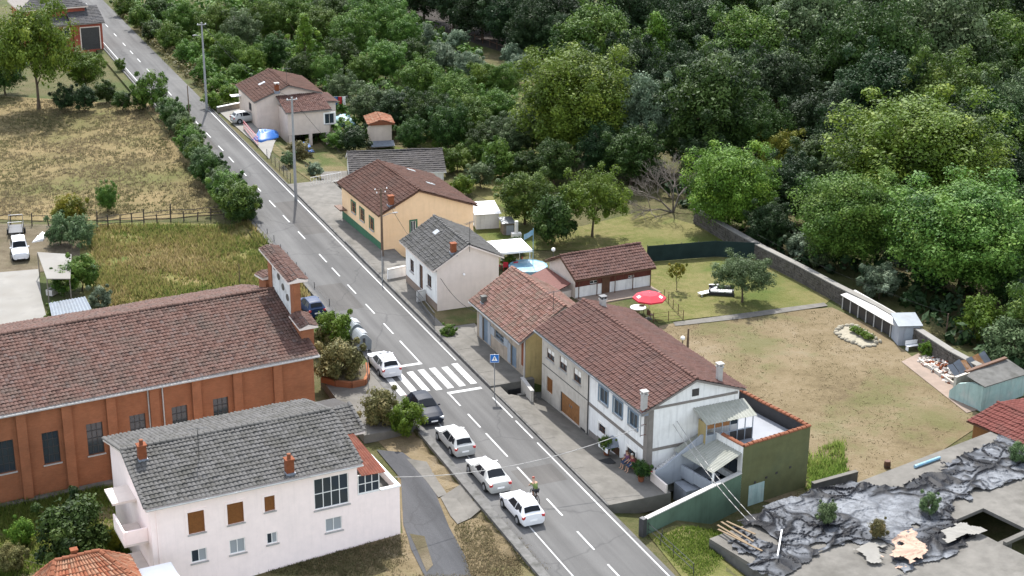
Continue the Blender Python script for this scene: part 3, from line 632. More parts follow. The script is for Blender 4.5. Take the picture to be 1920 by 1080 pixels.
M['blade'] = leafmat('grass_blades', [(0.075,0.11,0.0242), (0.144,0.146,0.0418), (0.206,0.159,0.066), (0.312,0.238,0.127)], .6)
M['blade_dry'] = leafmat('dry_grass_blades', [(.09,.095,.04), (.145,.125,.065), (.18,.15,.09), (.165,.125,.075)], .55)
M['blade_green'] = leafmat('green_grass_blades', [(0.0632,0.102,0.0175), (0.105,0.153,0.0264), (0.159,0.194,0.0439), (0.231,0.226,0.0702)], .6)
tufts('grass', 'tall uncut yellow-green grass on the plot behind the church', [(170,425),(470,420),(560,520),(585,575),(300,640),(185,600)], 16000, .55, 'blade', 1, 5, .06)
tufts('grass', 'dry tufted meadow grass on the fenced field', [(-60,175),(290,200),(340,250),(400,345),(420,400),(-60,405)], 12000, .26, 'blade_dry', 2, 5, .07)
tufts('grass', 'rough grass in the narrow plot between the church and the pink house', [(-40,940),(215,915),(285,1060),(-40,1090)], 5000, .4, 'blade_green', 3, 5, .05)
tufts('grass', 'short parched grass of the walled garden', [(1240,615),(1555,580),(1690,660),(1830,785),(1520,950),(1390,920),(1360,770)], 3500, .09, 'blade_dry', 4, 4, .05)
tufts('grass', 'weedy dry grass between the asphalt path and the kerb', [(460,1075),(755,1005),(770,1080),(880,1080),(850,985),(905,955),(820,850),(1030,1070),(1030,1090)], 5000, .16, 'blade_dry', 5, 4, .04)
tufts('grass', 'green weeds along the garden side of the green building', [(1515,850),(1580,830),(1590,915),(1515,930)], 900, .5, 'blade_green', 6, 6, .05)
tufts('grass', 'green grass on the lawn below the green wall', [(1225,1010),(1390,985),(1440,960),(1380,1010),(1340,1075),(1300,1090)], 2500, .2, 'blade_green', 7, 4, .04)
# ================================================================ buildings
def gable_fit(base, zb, yaw, eave, apex, reave, rfar, efar, oh=.25):
    f = Frame(P(*base, zb), yaw); e, a, r = f.fy(*eave, -oh), f.fy(*apex, -oh), f.fy(*reave, -oh)
    L = (f.fx(*rfar, a[0])[1]+f.fx(*efar, e[0])[1])/2-oh
    return f, e, a, r, L
# ---------------------------------------------------------------- long white house
f, e, a, r, L = gable_fit((1211,888), .1, 25, (1205,777), (1307,712.5), (1400,730), (1090,561), (1005,617)); LH = f
Wd = r[0]-.45; ze = e[2]-.03; xr = a[0]; slope0 = (a[2]-e[2])/(a[0]-e[0]); slope1 = (a[2]-r[2])/(r[0]-a[0])
zw0 = a[2]-slope0*xr-.2; zw1 = a[2]-slope1*(Wd-xr)-.2
t = fthing('long_house', 'long two-storey white house with brown tiled gable roof and outside stair', 'house', f)
wins = {k: hw(f, L, *v) for k, v in dict(a=((1025.5,651),(1039,681)), b=((1049.5,666),(1062.5,700)), c=((1075.5,688),(1089,723)), lo=((1025,704),(1035.5,741)), gar=((1051,732.5),(1086,797)),
     d=((1124,723),(1139,763)), e=((1151,745),(1166,786)), f=((1179.5,767),(1195,808)), g=((1122.5,791),(1135.5,818)), door=((1146,828),(1161,862)), h=((1176,836),(1191,874))).items()}
zb_at = lambda u: zpw(f.w(-.05, L-u)); wins['gar'] = (*wins['gar'][:2], zb_at(wins['gar'][1])+.03, wins['gar'][3]); wins['door'] = (*wins['door'][:2], zb_at(wins['door'][0])+.05, wins['door'][3])
usplit = L-f.fx(1104, 760, 0)[1]
gd = {k: hs(f, *v) for k, v in dict(vent=((1298,730),(1310,741)),).items()}
# the road side is two houses: grey-rendered half and white half
pw = wpt((0,L), (0,0))
mb = MB(); wall(mb, (0,L), (0,L-usplit), -1.6, zw0, [wins[k] for k in ('a','b','c','lo','gar')]); mb.build('wall', M['w_dirty'], t)
mb = MB(); sh = lambda h: (h[0]-usplit, h[1]-usplit, h[2], h[3]); wall(mb, (0,L-usplit), (0,0), -1.6, zw0, [sh(wins[k]) for k in 'defgh']+[sh(wins['door'])]); mb.build('wall', M['w_white'], t)
mb = MB(); zt = min(zw0, zw1); hv = gd['vent']; wall(mb, (0,0), (Wd,0), -2.2, zt, []); mb.add([(0,0,zt),(Wd,0,zt),(Wd,0,zw1),(xr,0,a[2]-.2),(0,0,zw0)], [(0,1,2,3,4)]); mb.build('wall', M['w_white'], t)
mb = MB(); wall(mb, (Wd,0), (Wd,L), -2.2, zw1, []); mb.build('wall', M['w_white'], t)
mb = MB(); wall(mb, (Wd,L), (0,L), -2.2, zt, []); mb.add([(0,L,zt),(Wd,L,zt),(Wd,L,zw1),(xr,L,a[2]-.2),(0,L,zw0)], [(4,3,2,1,0)]); mb.build('wall', M['w_dirty'], t)
for k in 'abc': window(t, pw, wins[k], 'blind', 'wood_dk', True, 2, 2)
window(t, pw, wins['lo'], 'shutter', 'wood', False)
door(t, pw, wins['gar'], 'wood', 2, name='garage_door')
for k in 'def': window(t, pw, wins[k], 'dark', 'frame_blue', True, 2, 1, surround='frame_blue')
for k in 'gh': window(t, pw, wins[k], 'dark', 'wood_dk', False, 2, 2, surround='curtain')
door(t, pw, wins['door'], 'wood_dk', 1)
ps = wpt((0,0), (Wd,0)); v_ = MB(); slab(v_, ps, *hv[:2], hv[2], hv[3], .0, .03); v_.build('vent', M['frame_dk'], t)
vb = hw(f, L, (1089,800), (1097.5,811)); v_ = MB(); slab(v_, pw, vb[0], vb[1], vb[2], vb[3], 0., .03); v_.build('vent', M['frame_dk'], t)
zb = f.fx(1155, 797, 0)[2]; 
b_ = MB(); slab(b_, pw, usplit, L-.02, zb-.14, zb+.1, -.02, .05); slab(b_, pw, L-.42, L+.06, -1., zw0-.1, -.05, .07); b_.build('timber_band', M['beam'], t)
b_ = MB(); slab(b_, ps, -.02, .42, -1.9, zw0-.02, -.05, .06); slab(b_, ps, .43, 4.2, zb-.16, zb+.06, -.02, .05); slab(b_, ps, .0, Wd*.98, zw0+.02, zw0+.2, -.02, .055); b_.build('timber_band', M['beam'], t)
b_ = MB(); slab(b_, pw, 0.1, usplit-.1, zb+.1, zb+.16, -.02, .03); b_.build('string_course', M['concrete_dk'], t)
for i in range(6):
    ua, ub = usplit+.1+(L-.55-usplit)*i/6, usplit+.1+(L-.55-usplit)*(i+1)/6
    if ua < wins['door'][1]+.1 and ub > wins['door'][0]-.1: continue
    b_ = MB(); slab(b_, pw, ua, ub, -1.5, zb_at((ua+ub)/2)+.45, -.02, .03); b_.build('plinth', M['beam'], t)
rf = gable_roof_y(t, e[0], e[2], xr, a[2], r[0], r[2], -.25, L+.25, 'tile_brown', cl=.36, tseed=3)
downpipe(t, -.07, L-usplit, -.85, zw0, 'metal_dk', .045); gutter(t, (e[0]-.05,-.2,e[2]-.12), (e[0]-.05,L+.2,e[2]-.12), 'metal')
ch = f.fs(1207, 770, e[0], e[2], slope0, 0); chimney(t, ch[0], ch[1], ch[2]-.3, ch[2]+1.2, .36, 'conc_chim')
ch = f.fs(1348, 715, r[0], r[2], -slope1, 0); chimney(t, ch[0], ch[1], ch[2]-.3, ch[2]+1.1, .36, 'conc_chim')
ch = f.fs(1130, 575, r[0], r[2], -slope1, 0); chimney(t, ch[0], ch[1], ch[2]-.3, ch[2]+.6, .42, 'conc_chim', 'metal_dk')
# door canopy
k = f.fx(1149, 826, 0); cu, cz = L-k[1], wins['door'][3]+.12; c_ = MB()
c_.add([pw(cu-.35,cz,.0), pw(cu+1.0,cz,.0), pw(cu+1.0,cz,1.0), pw(cu-.35,cz,1.0), pw(cu,cz+.5,.0), pw(cu+.65,cz+.5,.0), pw(cu+.65,cz+.35,.75), pw(cu,cz+.35,.75)], [(3,2,1,0),(4,5,6,7),(7,6,2,3),(6,5,1,2),(4,7,3,0),(0,1,5,4)])
o = c_.build('door_canopy', M['lead'], t); c_ = MB(); slab(c_, pw, cu-.35, cu+1.0, cz-.35, cz-.001, .93, 1.0); c_.build('canopy_board', M['white'], o)
# balcony room at first floor on the gable, with sheet canopy
bx0 = f.fy(1303, 810, 0)[0]; bz = zb+.02; bx1 = Wd+.3; by = -1.5
fl = MB(); fl.box(bx0, bx1, by, -.02, bz-.18, bz); bal = fl.build('balcony', M['w_white'], t)
pb = wpt((bx0,by), (bx1,by)); pbl = wpt((bx0,0), (bx0,by))
n = 6; wdt = (bx1-bx0)/n
for i in range(n+1):
    q = MB(); q.box(bx0+wdt*i-.03, bx0+wdt*i+.03, by-.03, by+.03, bz, bz+2.0); q.build('post', M['frame_g'], bal)
for i in range(n):
    q = MB(); q.box(bx0+wdt*i+.04, bx0+wdt*(i+1)-.04, by-.012, by+.012, bz+.05, bz+.95); q.build('panel', M['glass_lt' if i < 3 else 'frame_dk'], bal)
    if i < 4: q = MB(); q.box(bx0+wdt*i+.04, bx0+wdt*(i+1)-.04, by-.01, by+.01, bz+1.5, bz+1.95); q.build('pane', M['wood' if i < 3 else 'glass'], bal)
q = MB(); q.box(bx0, bx1, by-.035, by+.035, bz+.96, bz+1.02); q.build('rail', M['frame_g'], bal)
q = MB(); q.box(bx0-.03, bx0+.02, by+.03, -.45, bz, bz+1.9); q.build('side_panel', M['w_ochre'], bal)
cn = MB(); corr_sheet(cn, (bx0-.25,by-.35,bz+2.02), (bx1+.1,by-.35,bz+2.02), (bx1+.1,-.03,bz+2.6), (bx0-.25,-.03,bz+2.6), 16, .03); cn.build('canopy', M['fibre'], bal)
# outside stair along the gable with its solid parapet
s_top = (bx0-.1, bz); s_bot = (.55, .2); ns = 14; stair = MB(); 
for i in range(ns):
    x0 = s_bot[0]+(s_top[0]-s_bot[0])*i/ns; x1 = s_bot[0]+(s_top[0]-s_bot[0])*(i+1)/ns; z1 = s_bot[1]+(s_top[1]-s_bot[1])*(i+1)/ns
    stair.box(x0, x1, -1.05, -.03, z1-.45, z1)
so = stair.build('stair', M['w_white'], t)
pp = MB(); pp.extr([(s_bot[0]-.5,-1.2,-.6), (s_bot[0]-.5,-1.2,.85), (s_bot[0]+.1,-1.2,.95), (s_top[0]-.1,-1.2,s_top[1]+.95), (bx0+1.0,-1.2,s_top[1]+.95), (bx0+1.0,-1.2,s_top[1]-.9), (s_bot[0]+1.6,-1.2,-.3)], (0,.14,0)); pp.build('parapet', M['w_grey'], so)
pp = MB(); pp.box(-.1, s_bot[0]-.5, -1.2, -1.06, -.5, .85); pp.box(-.25, -.11, -3.2, -1.06, -.5, .75); pp.build('parapet', M['w_creamlt'], so)
# ---------------------------------------------------------------- green terrace annex
c0 = f.fy(1390, 985, -4.2); gz0 = -2.2
gy = -4.3; gx0 = f.fy(1390, 900, gy)[0]; 
gf = Frame(f.w(gx0, gy), 33.5)
gw = gf.fy(1520, 797, 0)[0]; ztL = gf.fy(1408, 834, 0)[2]; ztR = gf.fy(1520, 797, 0)[2]; zt_ = (ztL+ztR)/2-.05
gt = fthing('terrace_annex', 'dark green flat-roofed annex with walled roof terrace and orange coping', 'annex', gf)
gl = 9.2
holes = []
mb = MB(); wall(mb, (0,0), (gw,0), gz0, zt_, holes); mb.build('wall', M['w_green'], gt)
mb = MB(); wall(mb, (gw,0), (gw,gl), gz0, zt_); mb.build('wall', M['w_green'], gt)
mb = MB(); wall(mb, (gw,gl), (1.5,gl), gz0, zt_); mb.build('wall', M['w_green'], gt)
op = [(gl-5-2.6, gl-5-.5, zt_-2.6, zt_-1.15), (gl-5-2.6, gl-5-.4, -1.5, .35)]
mb = MB(); wall(mb, (0,4.2), (0,0), gz0, zt_, [(1.4,3.7,zt_-2.5,zt_-1.0), (1.2,3.7,-1.6,.1)], .3); mb.build('wall', M['w_white'], gt)
pl_ = wpt((0,4.2), (0,0)); 
for h_ in ((1.4,3.7,zt_-2.5,zt_-1.0), (1.2,3.7,-1.6,.1)): window(gt, pl_, h_, 'dark', 'frame_dk', False, 2, 1, depth=.28)
tf = zt_-1.0
q = MB(); q.box(.02, gw-.02, .02, gl-.02, tf-.2, tf); q.build('terrace_floor', M['terrace_grey'], gt)
q = MB(); q.box(gw-.22, gw-.01, .25, gl-.25, tf, zt_-.01); q.box(.25, gw-.01, gl-.24, gl-.01, tf, zt_-.01); q.box(.02, gw-.23, .01, .22, tf, zt_-.01); q.box(.01,.22,.23,2.2,tf,zt_-.01); q.build('parapet', M['black'], gt)
ridge_tiles((.1,.1,zt_+.03), (gw,.1,zt_+.03), 'terra', gt, .42, .17, 'coping_tile'); ridge_tiles((gw-.1,.3,zt_+.03), (gw-.1,gl,zt_+.03), 'terra', gt, .42, .17, 'coping_tile'); ridge_tiles((.1,2.3,zt_+.03), (.1,.1,zt_+.03), 'terra', gt, .42, .17, 'coping_tile')
q = MB(); corr_sheet(q, (-2.6,.1,zt_-1.35), (-2.6,4.4,zt_-1.35), (.06,4.4,zt_-.5), (.06,.1,zt_-.5), 18, .035); q.build('porch_roof', M['fibre'], gt)
q = MB(); q.box(-2.5, -2.38, .15, .27, -2., zt_-1.4); q.build('post', M['frame_w'], gt); q = MB(); q.box(-2.55,-2.3,3.9,4.15,-2.,zt_-1.4); q.build('post', M['w_grey'], gt)
q = MB(); q.box(-2.5, -.05, 2.2, 4.1, -.1, .05); q.build('porch_floor', M['w_grey'], gt); q = MB(); q.box(-2.55,-2.4,.3,3.85,.051,.9); q.build('porch_parapet', M['w_grey'], gt)
pg_ = wpt((0,0), (gw,0)); q = MB(); slab(q, pg_, .75, 2.2, -1.75, -.15, 0, .015); q.build('patched_render', M['w_teal'], gt)
for i, u in enumerate((1.2, 2.25, 3.2, 4.5)): q = MB(); slab(q, pg_, u, u+.2, .0+i*.1-.1, .16+i*.1-.1, .0, .02); q.build('vent', M['frame_dk'], gt)
# under-stair lean-to
q = MB(); q.box(1.6, 4.9, -2.9, -1.25, -1.95, -.3); o = q.build('store_room', M['w_grey'], t); q = MB(); q.box(1.9,2.7,-2.93,-2.89,-1.9,-.5); q.build('door', M['frame_dk'], o)
# green garden wall running out to the road
wl0, wl1 = PG(1208,1003), gf.w(0, .1)
wf = Frame(wl0, math.degrees(math.atan2(wl1[1]-wl0[1], wl1[0]-wl0[0]))); wlen = math.hypot(wl1[0]-wl0[0], wl1[1]-wl0[1])
gwall = fthing('garden_wall', 'pale green rendered garden wall with white coping beside the road', 'wall', wf)
q = MB(); q.box(0, wlen-.05, -.12, .12, -2.1, 1.05); q.build('wall', M['w_greenlow'], gwall)
q = MB(); q.box(-.05, wlen-.06, -.17, .17, 1.052, 1.13); q.build('coping', M['white_old'], gwall)
q = MB(); q.box(-.35, -.002, -.2, .2, -1.2, 1.2); q.build('pier', M['metal_dk'], gwall)
# ---------------------------------------------------------------- old house with weathered roof
f, e, a, r, L = gable_fit((985,708), .25, 24.5, (975,644), (1060,576), (1100,575), (960,504), (879,561)); OH = f
k0 = (a[2]-e[2])/(a[0]-e[0]); Wd = 2*a[0]+.3; xr = a[0]; re = xr+(xr-e[0]); zre = e[2]; zw = a[2]-k0*xr-.2
t = fthing('old_house', 'single-storey old house with weathered reddish tile roof and blue-grey shutters', 'house', f)
h1, h2, h3 = hw(f, L, (905,593), (915,636)), hw(f, L, (928,617), (945,646)), hw(f, L, (958,645), (968,686))
h1 = (h1[0], h1[1], .26, h1[3]); h3 = (h3[0], h3[1], .26, h3[3])
p = gable_walls(t, Wd, L, -2., zw, zw, xr, a[2]-.2, 'w_old', [h1,h2,h3], mats={'s':'w_ochre'})
for h_ in (h1, h3): o = door(t, p['w'], h_, 'frame_blue'); 
window(t, p['w'], h2, 'dark', 'frame_blue', True, 2, 2)
for h_ in (h1, h2, h3):
    for sgn in (-1, 1):
        wv = (h_[1]-h_[0])*.5; u = h_[0]-wv-.03 if sgn < 0 else h_[1]+.03
        if h_ is h3 and sgn > 0: continue
        q = MB(); slab(q, p['w'], u, u+wv, max(h_[2],.4), h_[3], .01, .05); q.build('shutter', M['frame_g'], t)
q = MB(); slab(q, p['w'], L-.75, L-.12, 1.1, zw-.3, .005, .03); q.build('brick_patch', M['brick_chim'], t)
gable_roof_y(t, e[0], e[2], xr, a[2], re, zre, -.25, L+.25, 'tile_old', cl=.34, cw=.24, h=.07, step=.055, tseed=9, ridgemat='tile_old')
ch = f.fs(907, 568, e[0], e[2], k0, 0); chimney(t, ch[0], ch[1], ch[2]-.25, ch[2]+.55, .4, 'concrete_dk', None)
gutter(t, (e[0]-.06,-.2,e[2]-.1), (e[0]-.06,L+.2,e[2]-.1), 'white_old', .06); downpipe(t, -.06, .12, .25, zw, 'white_old')
# ---------------------------------------------------------------- cream house with grey roof
f, e, a, r, L = gable_fit((820,585), .2, 23, (811,509), (879,459), (945,482), (814,406), (749,451)); GH = f
Wd = r[0]-.4; xr = a[0]; k0 = (a[2]-e[2])/(a[0]-e[0]); k1 = (a[2]-r[2])/(r[0]-a[0]); zw0 = a[2]-k0*xr-.2; zw1 = a[2]-k1*(Wd-xr)-.2
t = fthing('cream_house', 'small cream house with grey tiled gable roof and brown windows', 'house', f)
h1, h2, h3 = hw(f, L, (769,484), (776,513)), hw(f, L, (786,494), (793,545)), hw(f, L, (801,512), (809,542))
p = gable_walls(t, Wd, L, -2., zw0, zw1, xr, a[2]-.2, 'w_creamlt', [h1,h2,h3], mats={'w':'w_white'})
for h_ in (h1, h3): window(t, p['w'], h_, 'dark', 'wood_dk', True, 2, 2)
door(t, p['w'], (h2[0],h2[1],h2[2],h2[3]), 'wood_dk')
gable_roof_y(t, e[0], e[2], xr, a[2], r[0], r[2], -.3, L+.3, 'tile_grey', slabm='w_creamlt', cl=.36, h=.06, tseed=13)
ch = f.fs(850, 475, e[0], e[2], k0, 0); chimney(t, ch[0], ch[1], ch[2]-.2, ch[2]+.9, .45, 'brick_chim', None)
sk = f.fs(818, 438, e[0], e[2], k0, 0); q = MB(); q.obox((sk[0],sk[1],sk[2]+.15), (.55,.75,.08), Matrix.Rotation(-math.atan(k0), 3, 'Y')); q.build('skylight', M['metal'], t)
q = MB(); slab(q, p['w'], .0, L, -.1, .95, .0, .02); q.build('plinth', M['paving'], t)
q = MB(); slab(q, p['s'], .05, Wd, -.6, .25, .0, .02); q.build('plinth', M['w_ochre'], t)
dish = fthing('wall_lamp', 'small white globe lamp on the gable of the cream house', 'lamp', Frame(f.w(1.8,0), 23)); g1 = f.fy(868,514,0)
dish.location = f.w(g1[0], -.02, g1[2]); MB().tube((0,0,0),(0,-.18,0),.03).build('arm', M['metal'], dish); MB().ell((0,-.25,.05),(.12,.12,.12),12,8).build('globe', M['white'], dish, True)
# ---------------------------------------------------------------- orange house
f, e, a, r, L = gable_fit((716,470), .2, 25, (716,404), (786,357), (896,385), (709,299), (635,344)); ORH = f
e = e.copy(); e[0] -= .35; Wd = r[0]-.4; xr = a[0]; k0 = (a[2]-e[2])/(a[0]-e[0]); k1 = (a[2]-r[2])/(r[0]-a[0]); zw0 = a[2]-k0*xr-.2; zw1 = a[2]-k1*(Wd-xr)-.2
t = fthing('orange_house', 'orange rendered house with brown hip-ended roof and green window surrounds', 'house', f)
hs_ = [hw(f, L, tl, br) for tl, br in (((659,376),(667,402)), ((675,389),(683,417)), ((693,406),(701,434)))]
hd = hs(f, (770,415), (780,435))
p = gable_walls(t, Wd, L, -2., zw0, zw1, xr, a[2]-.2, 'w_orange', hs_, [hd])
for h_ in hs_: window(t, p['w'], h_, 'dark', 'wood', True, 2, 2, surround='w_greenb')
window(t, p['s'], hd, 'dark', 'frame_w', False, 2, 1, surround='w_greenb')
q = MB(); slab(q, p['w'], .0, L, .15, .95, .0, .025); q.build('green_band', M['w_greenb'], t)
q = MB(); slab(q, p['w'], .0, L, -.4, .16, .0, .035); q.build('plinth', M['concrete_dk'], t)
# roof with the far end hipped
y1 = L+.35; hy = max(L-2.6, f.fx(709, 299, xr)[1]); 
rfb = MB(); E0, E1, A0, A1, B0, B1 = (e[0],-.3,e[2]), (e[0],y1,e[2]), (xr,-.3,a[2]), (xr,hy,a[2]), (r[0],-.3,r[2]), (r[0],y1,r[2]); dn = lambda p_, k=.15: (p_[0], p_[1], p_[2]-k)
rfb.add([E0,E1,A0,A1,B0,B1]+[dn(p_) for p_ in (E0,E1,A0,A1,B0,B1)], [(0,2,3,1),(2,4,5,3),(1,3,5),(6,7,9,8),(8,9,11,10),(7,11,9),(0,6,8,2),(2,8,10,4),(0,1,7,6),(1,5,11,7),(4,10,11,5)])
ro = rfb.build('roof', M['wood_dk'], t)
tile_slope(E1, E0, A0, A1, 'tile_brown2', ro, tseed=21); tile_slope(B0, B1, A1, A0, 'tile_brown2', ro, tseed=22)
tile_slope(B1, E1, (xr-.05,hy,a[2]), (xr+.05,hy,a[2]), 'tile_brown2', ro, tseed=23)
ridge_tiles((xr,-.3,a[2]+.09), (xr,hy,a[2]+.09), 'tile_brown2', ro); ridge_tiles((xr,hy,a[2]+.09), (e[0],y1,e[2]+.09), 'tile_brown2', ro)
ch = f.fs(733, 386, e[0], e[2], k0, 0); chimney(t, ch[0], ch[1], ch[2]-.2, ch[2]+1.0, .5, 'brick_chim', None, None)
for px in ((771,321), (807,346)):
    s_ = f.fs(*px, r[0], r[2], -k1, 0); q = MB(); q.obox((s_[0],s_[1],s_[2]+.12), (.9,.6,.08), Matrix.Rotation(math.atan(k1), 3, 'Y')); q.build('skylight', M['glass_lt'], ro)
q = MB(); q.box(-.75, -.05, L-1.6, L+.4, 1.4, 1.5); q.build('porch_slab', M['wood_dk'], t)
# ---------------------------------------------------------------- beige house with annex on pillars
f, e, a, r, L = gable_fit((483,238), .1, 22.5, (481,192), (541,161), (585,175), (504,127), (445,160)); BH = f
e = e.copy(); e[0] -= .3; Wd = r[0]+1.0; xr = a[0]; k0 = (a[2]-e[2])/(a[0]-e[0]); re = Wd+.4; zre = a[2]-k0*.72*(re-xr); zw0 = a[2]-k0*xr-.2; zw1 = a[2]-.72*k0*(Wd-xr)-.2
t = fthing('beige_house', 'beige two-level house with brown ribbed roof and annex raised on pillars', 'house', f)
h1, h2 = hw(f, L, (466,190), (472,210)), hw(f, L, (478,196), (482,210))
p = gable_walls(t, Wd, L, -2., zw0, zw1, xr, a[2]-.2, 'w_cream', [h1])
window(t, p['w'], h1, 'dark', 'frame_dk', False, 2, 1)
gable_roof_y(t, e[0], e[2], xr, a[2], re, zre, -.3, L+.3, 'tile_brown2', cl=.4, tseed=31)
ch = f.fs(519, 172, e[0], e[2], k0, 0); chimney(t, ch[0], ch[1], ch[2]-.2, ch[2]+.85, .5, 'brick_chim', 'conc_chim')
s_ = f.fs(491, 158, e[0], e[2], k0, 0); q = MB(); q.obox((s_[0],s_[1],s_[2]+.12), (.9,.6,.08), Matrix.Rotation(-math.atan(k0), 3, 'Y')); q.build('skylight', M['glass_lt'], t)
# annex: 
ax0 = f.fy(522, 170, 0)[0]; yA = -4.6; ax0 = f.fy(539, 215, yA)[0]; ax1 = f.fy(617, 205, yA)[0]; zAe = f.fy(580, 208, yA)[2]; zAf = f.fy(580, 251, yA)[2]; hA = hs(f, (568,217), (587,235), yA)
mb = MB(); wall(mb, (ax0,yA), (ax1,yA), zAf, zAe, [hA]); mb.build('wall', M['w_cream'], t); mb = MB(); wall(mb, (ax0,-.02), (ax0,yA), -2.2, zAe); mb.build('wall', M['w_cream'], t)
mb = MB(); wall(mb, (ax1,yA), (ax1,-.02), zAf, zAe); mb.build('wall', M['w_cream'], t)
q = MB(); q.box(ax0+.02, ax1-.02, yA+.02, -.02, zAf-.02, zAf+.12); q.build('floor_slab', M['concrete_dk'], t)
for x in (ax0+.25, (ax0+ax1)/2+.2, ax1-.25): q = MB(); q.box(x-.2, x+.2, yA+.01, yA+.42, -2.2, zAf-.021); q.build('pillar', M['w_cream'], t)
q = MB(); wall(q, (ax0+.1,-.1), (ax1-.1,-.1), -2.2, zAf); q.build('back_wall', M['concrete_dk'], t)
window(t, wpt((ax0,yA), (ax1,yA)), hA, 'dark', 'frame_w', True, 2, 1, surround='frame_w')
zr2 = zAe+1.15; q = MB(); q.extr([(ax0-.3,yA-.3,zAe+.02), (ax1+.3,yA-.3,zAe+.02), (ax1+.1,-.03,zr2), (ax0-.3,-.03,zr2)], (0,0,-.14)); ro = q.build('roof', M['beam'], t)
tile_slope((ax0-.3,yA-.32,zAe+.02), (ax1+.3,yA-.32,zAe+.02), (ax1+.1,-.03,zr2), (ax0-.3,-.03,zr2), 'tile_brown', ro, tseed=35)
q = MB(); q.box(-1.3, -.05, L-1.4, L-.2, 2.2, 2.28); q.build('door_awning', M['white'], t)
# lilac rear wing
q = MB(); q.box(Wd-.02, Wd+2.0, -.6, 4.2, -2., 2.6); q.build('rear_wing', M['w_creamlt'], t)
q = MB(); q.extr([(Wd-.3,-.9,3.0), (Wd+2.3,-.9,2.7), (Wd+2.3,4.4,2.7), (Wd-.3,4.4,3.0)], (0,0,-.14)); ro = q.build('roof', M['beam'], t); tile_slope((Wd+2.3,-.9,2.7), (Wd+2.3,4.4,2.7), (Wd-.3,4.4,3.0), (Wd-.3,-.9,3.0), 'tile_brown', ro, tseed=36)
# ---------------------------------------------------------------- little shed with orange tiles
f = Frame(PG(695,278), 12); t = fthing('tool_shed', 'small beige shed with pale orange tiled roof among the trees', 'shed', f)
w_ = f.fy(735, 270, 0)[0]; zt = f.fy(715, 232, 0)[2]; 
q = MB(); q.box(0, w_, 0, 3.6, zg(*f.o[:2])-.2, zt); q.build('wall', M['w_ochre' if False else 'w_cream'], t)
q = MB(); q.extr([(-.35,-.35,zt), (w_/2,-.35,zt+.5), (w_+.35,-.35,zt), (w_+.35,-.35,zt-.1), (-.35,-.35,zt-.1)], (0,4.4,0)); ro = q.build('roof', M['terra'], t)
tile_slope((-.35,4.05,zt), (-.35,-.35,zt), (w_/2,-.35,zt+.5), (w_/2,4.05,zt+.5), 'tile_terra', ro, tseed=41, h=.08, cw=.24); tile_slope((w_+.35,-.35,zt), (w_+.35,4.05,zt), (w_/2,4.05,zt+.5), (w_/2,-.35,zt+.5), 'tile_terra', ro, tseed=42, h=.08, cw=.24)
q = MB(); q.extr([(-.1,-1.3,zt-2.6), (w_+.2,-1.3,zt-2.6), (w_+.2,-.02,zt-2.2), (-.1,-.02,zt-2.2)], (0,0,-.06)); q.build('lean_to_roof', M['lead'], t)
for x in (0, w_+.1): q = MB(); q.tube((x,-1.2,zt-3.8), (x,-1.2,zt-2.64), .05); q.build('post', M['wood_grey'], t)
# ---------------------------------------------------------------- low white house with grey flat-tile roof
f = Frame(PG(832,345), 9.3); zg0 = zg(*f.o[:2]); t = fthing('low_house', 'low white house with long grey flat-tile roof behind the orange house', 'house', f)
ze = f.fy(834, 321, 0)[2]; x0 = f.fy(658, 330, 0)[0]; kk = .42; rr = f.fs(822, 280, -.2, ze, kk); yr, zr = rr[1], rr[2]
q = MB(); wall(q, (x0,0), (0,0), zg0-.3, ze-.05); wall(q, (0,0), (0,2*yr), zg0-.3, ze-.05); wall(q, (x0,2*yr), (x0,0), zg0-.3, ze-.05)
q.add([(0,0,ze-.05),(0,2*yr,ze-.05),(0,yr,zr-.15)], [(0,1,2)]); q.add([(x0,0,ze-.05),(x0,2*yr,ze-.05),(x0,yr,zr-.15)], [(0,2,1)]); q.build('wall', M['w_white'], t)
gable_roof_x(t, -.2, ze, yr, zr, 2*yr+.2, ze, x0-.2, .3, 'tile_flat', slabm='frame_w', cl=.4, cw=.34, h=.02, step=.06, tseed=51, far_seg=2)
q = MB(); q.box(x0-3.2, x0-.25, -.9, 3.2, zg0-.3, ze-.6); q.build('side_porch', M['w_white'], t); q = MB(); q.box(x0-3.4, x0-.26, -1.1, 3.4, ze-.599, ze-.48); q.build('porch_roof', M['concrete'], t)
q = MB(); q.box(x0-2.2, x0-1.2, -.93, -.89, zg0-.3, ze-1.0); q.build('doorway', M['frame_dk'], t)
# ---------------------------------------------------------------- wooden cabin
f = Frame(PG(1079,560), 26); zg0 = zg(*f.o[:2]); t = fthing('garden_cabin', 'garden cabin with plum-brown tiled roof, dark red timber front and white base', 'cabin', f)
oy = -.5; e1, e2 = f.fy(1079, 527, oy), f.fy(1230, 502, oy); ze = (e1[2]+e2[2])/2; k = .46; r1, r2 = f.fs(1051, 480, oy, ze, k), f.fs(1202, 457, oy, ze, k); yr, zr = (r1[1]+r2[1])/2, (r1[2]+r2[2])/2; x0, x1 = e1[0]+.25, e2[0]-.3
holes = [hs(f, (1106,527), (1121,546)), hs(f, (1128,524), (1142,548)), hs(f, (1178,517), (1189,532)), hs(f, (1150,523),(1158,552))]
q = MB(); zmid = zg0+1.15; wall(q, (x0,0), (x1,0), zmid, ze, [(h_[0]-x0, h_[1]-x0, max(h_[2],zmid+.05), min(h_[3],ze-.1)) for h_ in (holes[0], holes[2])]); q.build('timber_front', M['wood_red'], t)
pc = wpt((x0,0), (x1,0)); 
for h_ in (holes[0], holes[2]): window(t, pc, (h_[0]-x0, h_[1]-x0, max(h_[2],zmid+.05), min(h_[3],ze-.1)), 'dark', 'frame_w', False, 2, 1)
nb = 26
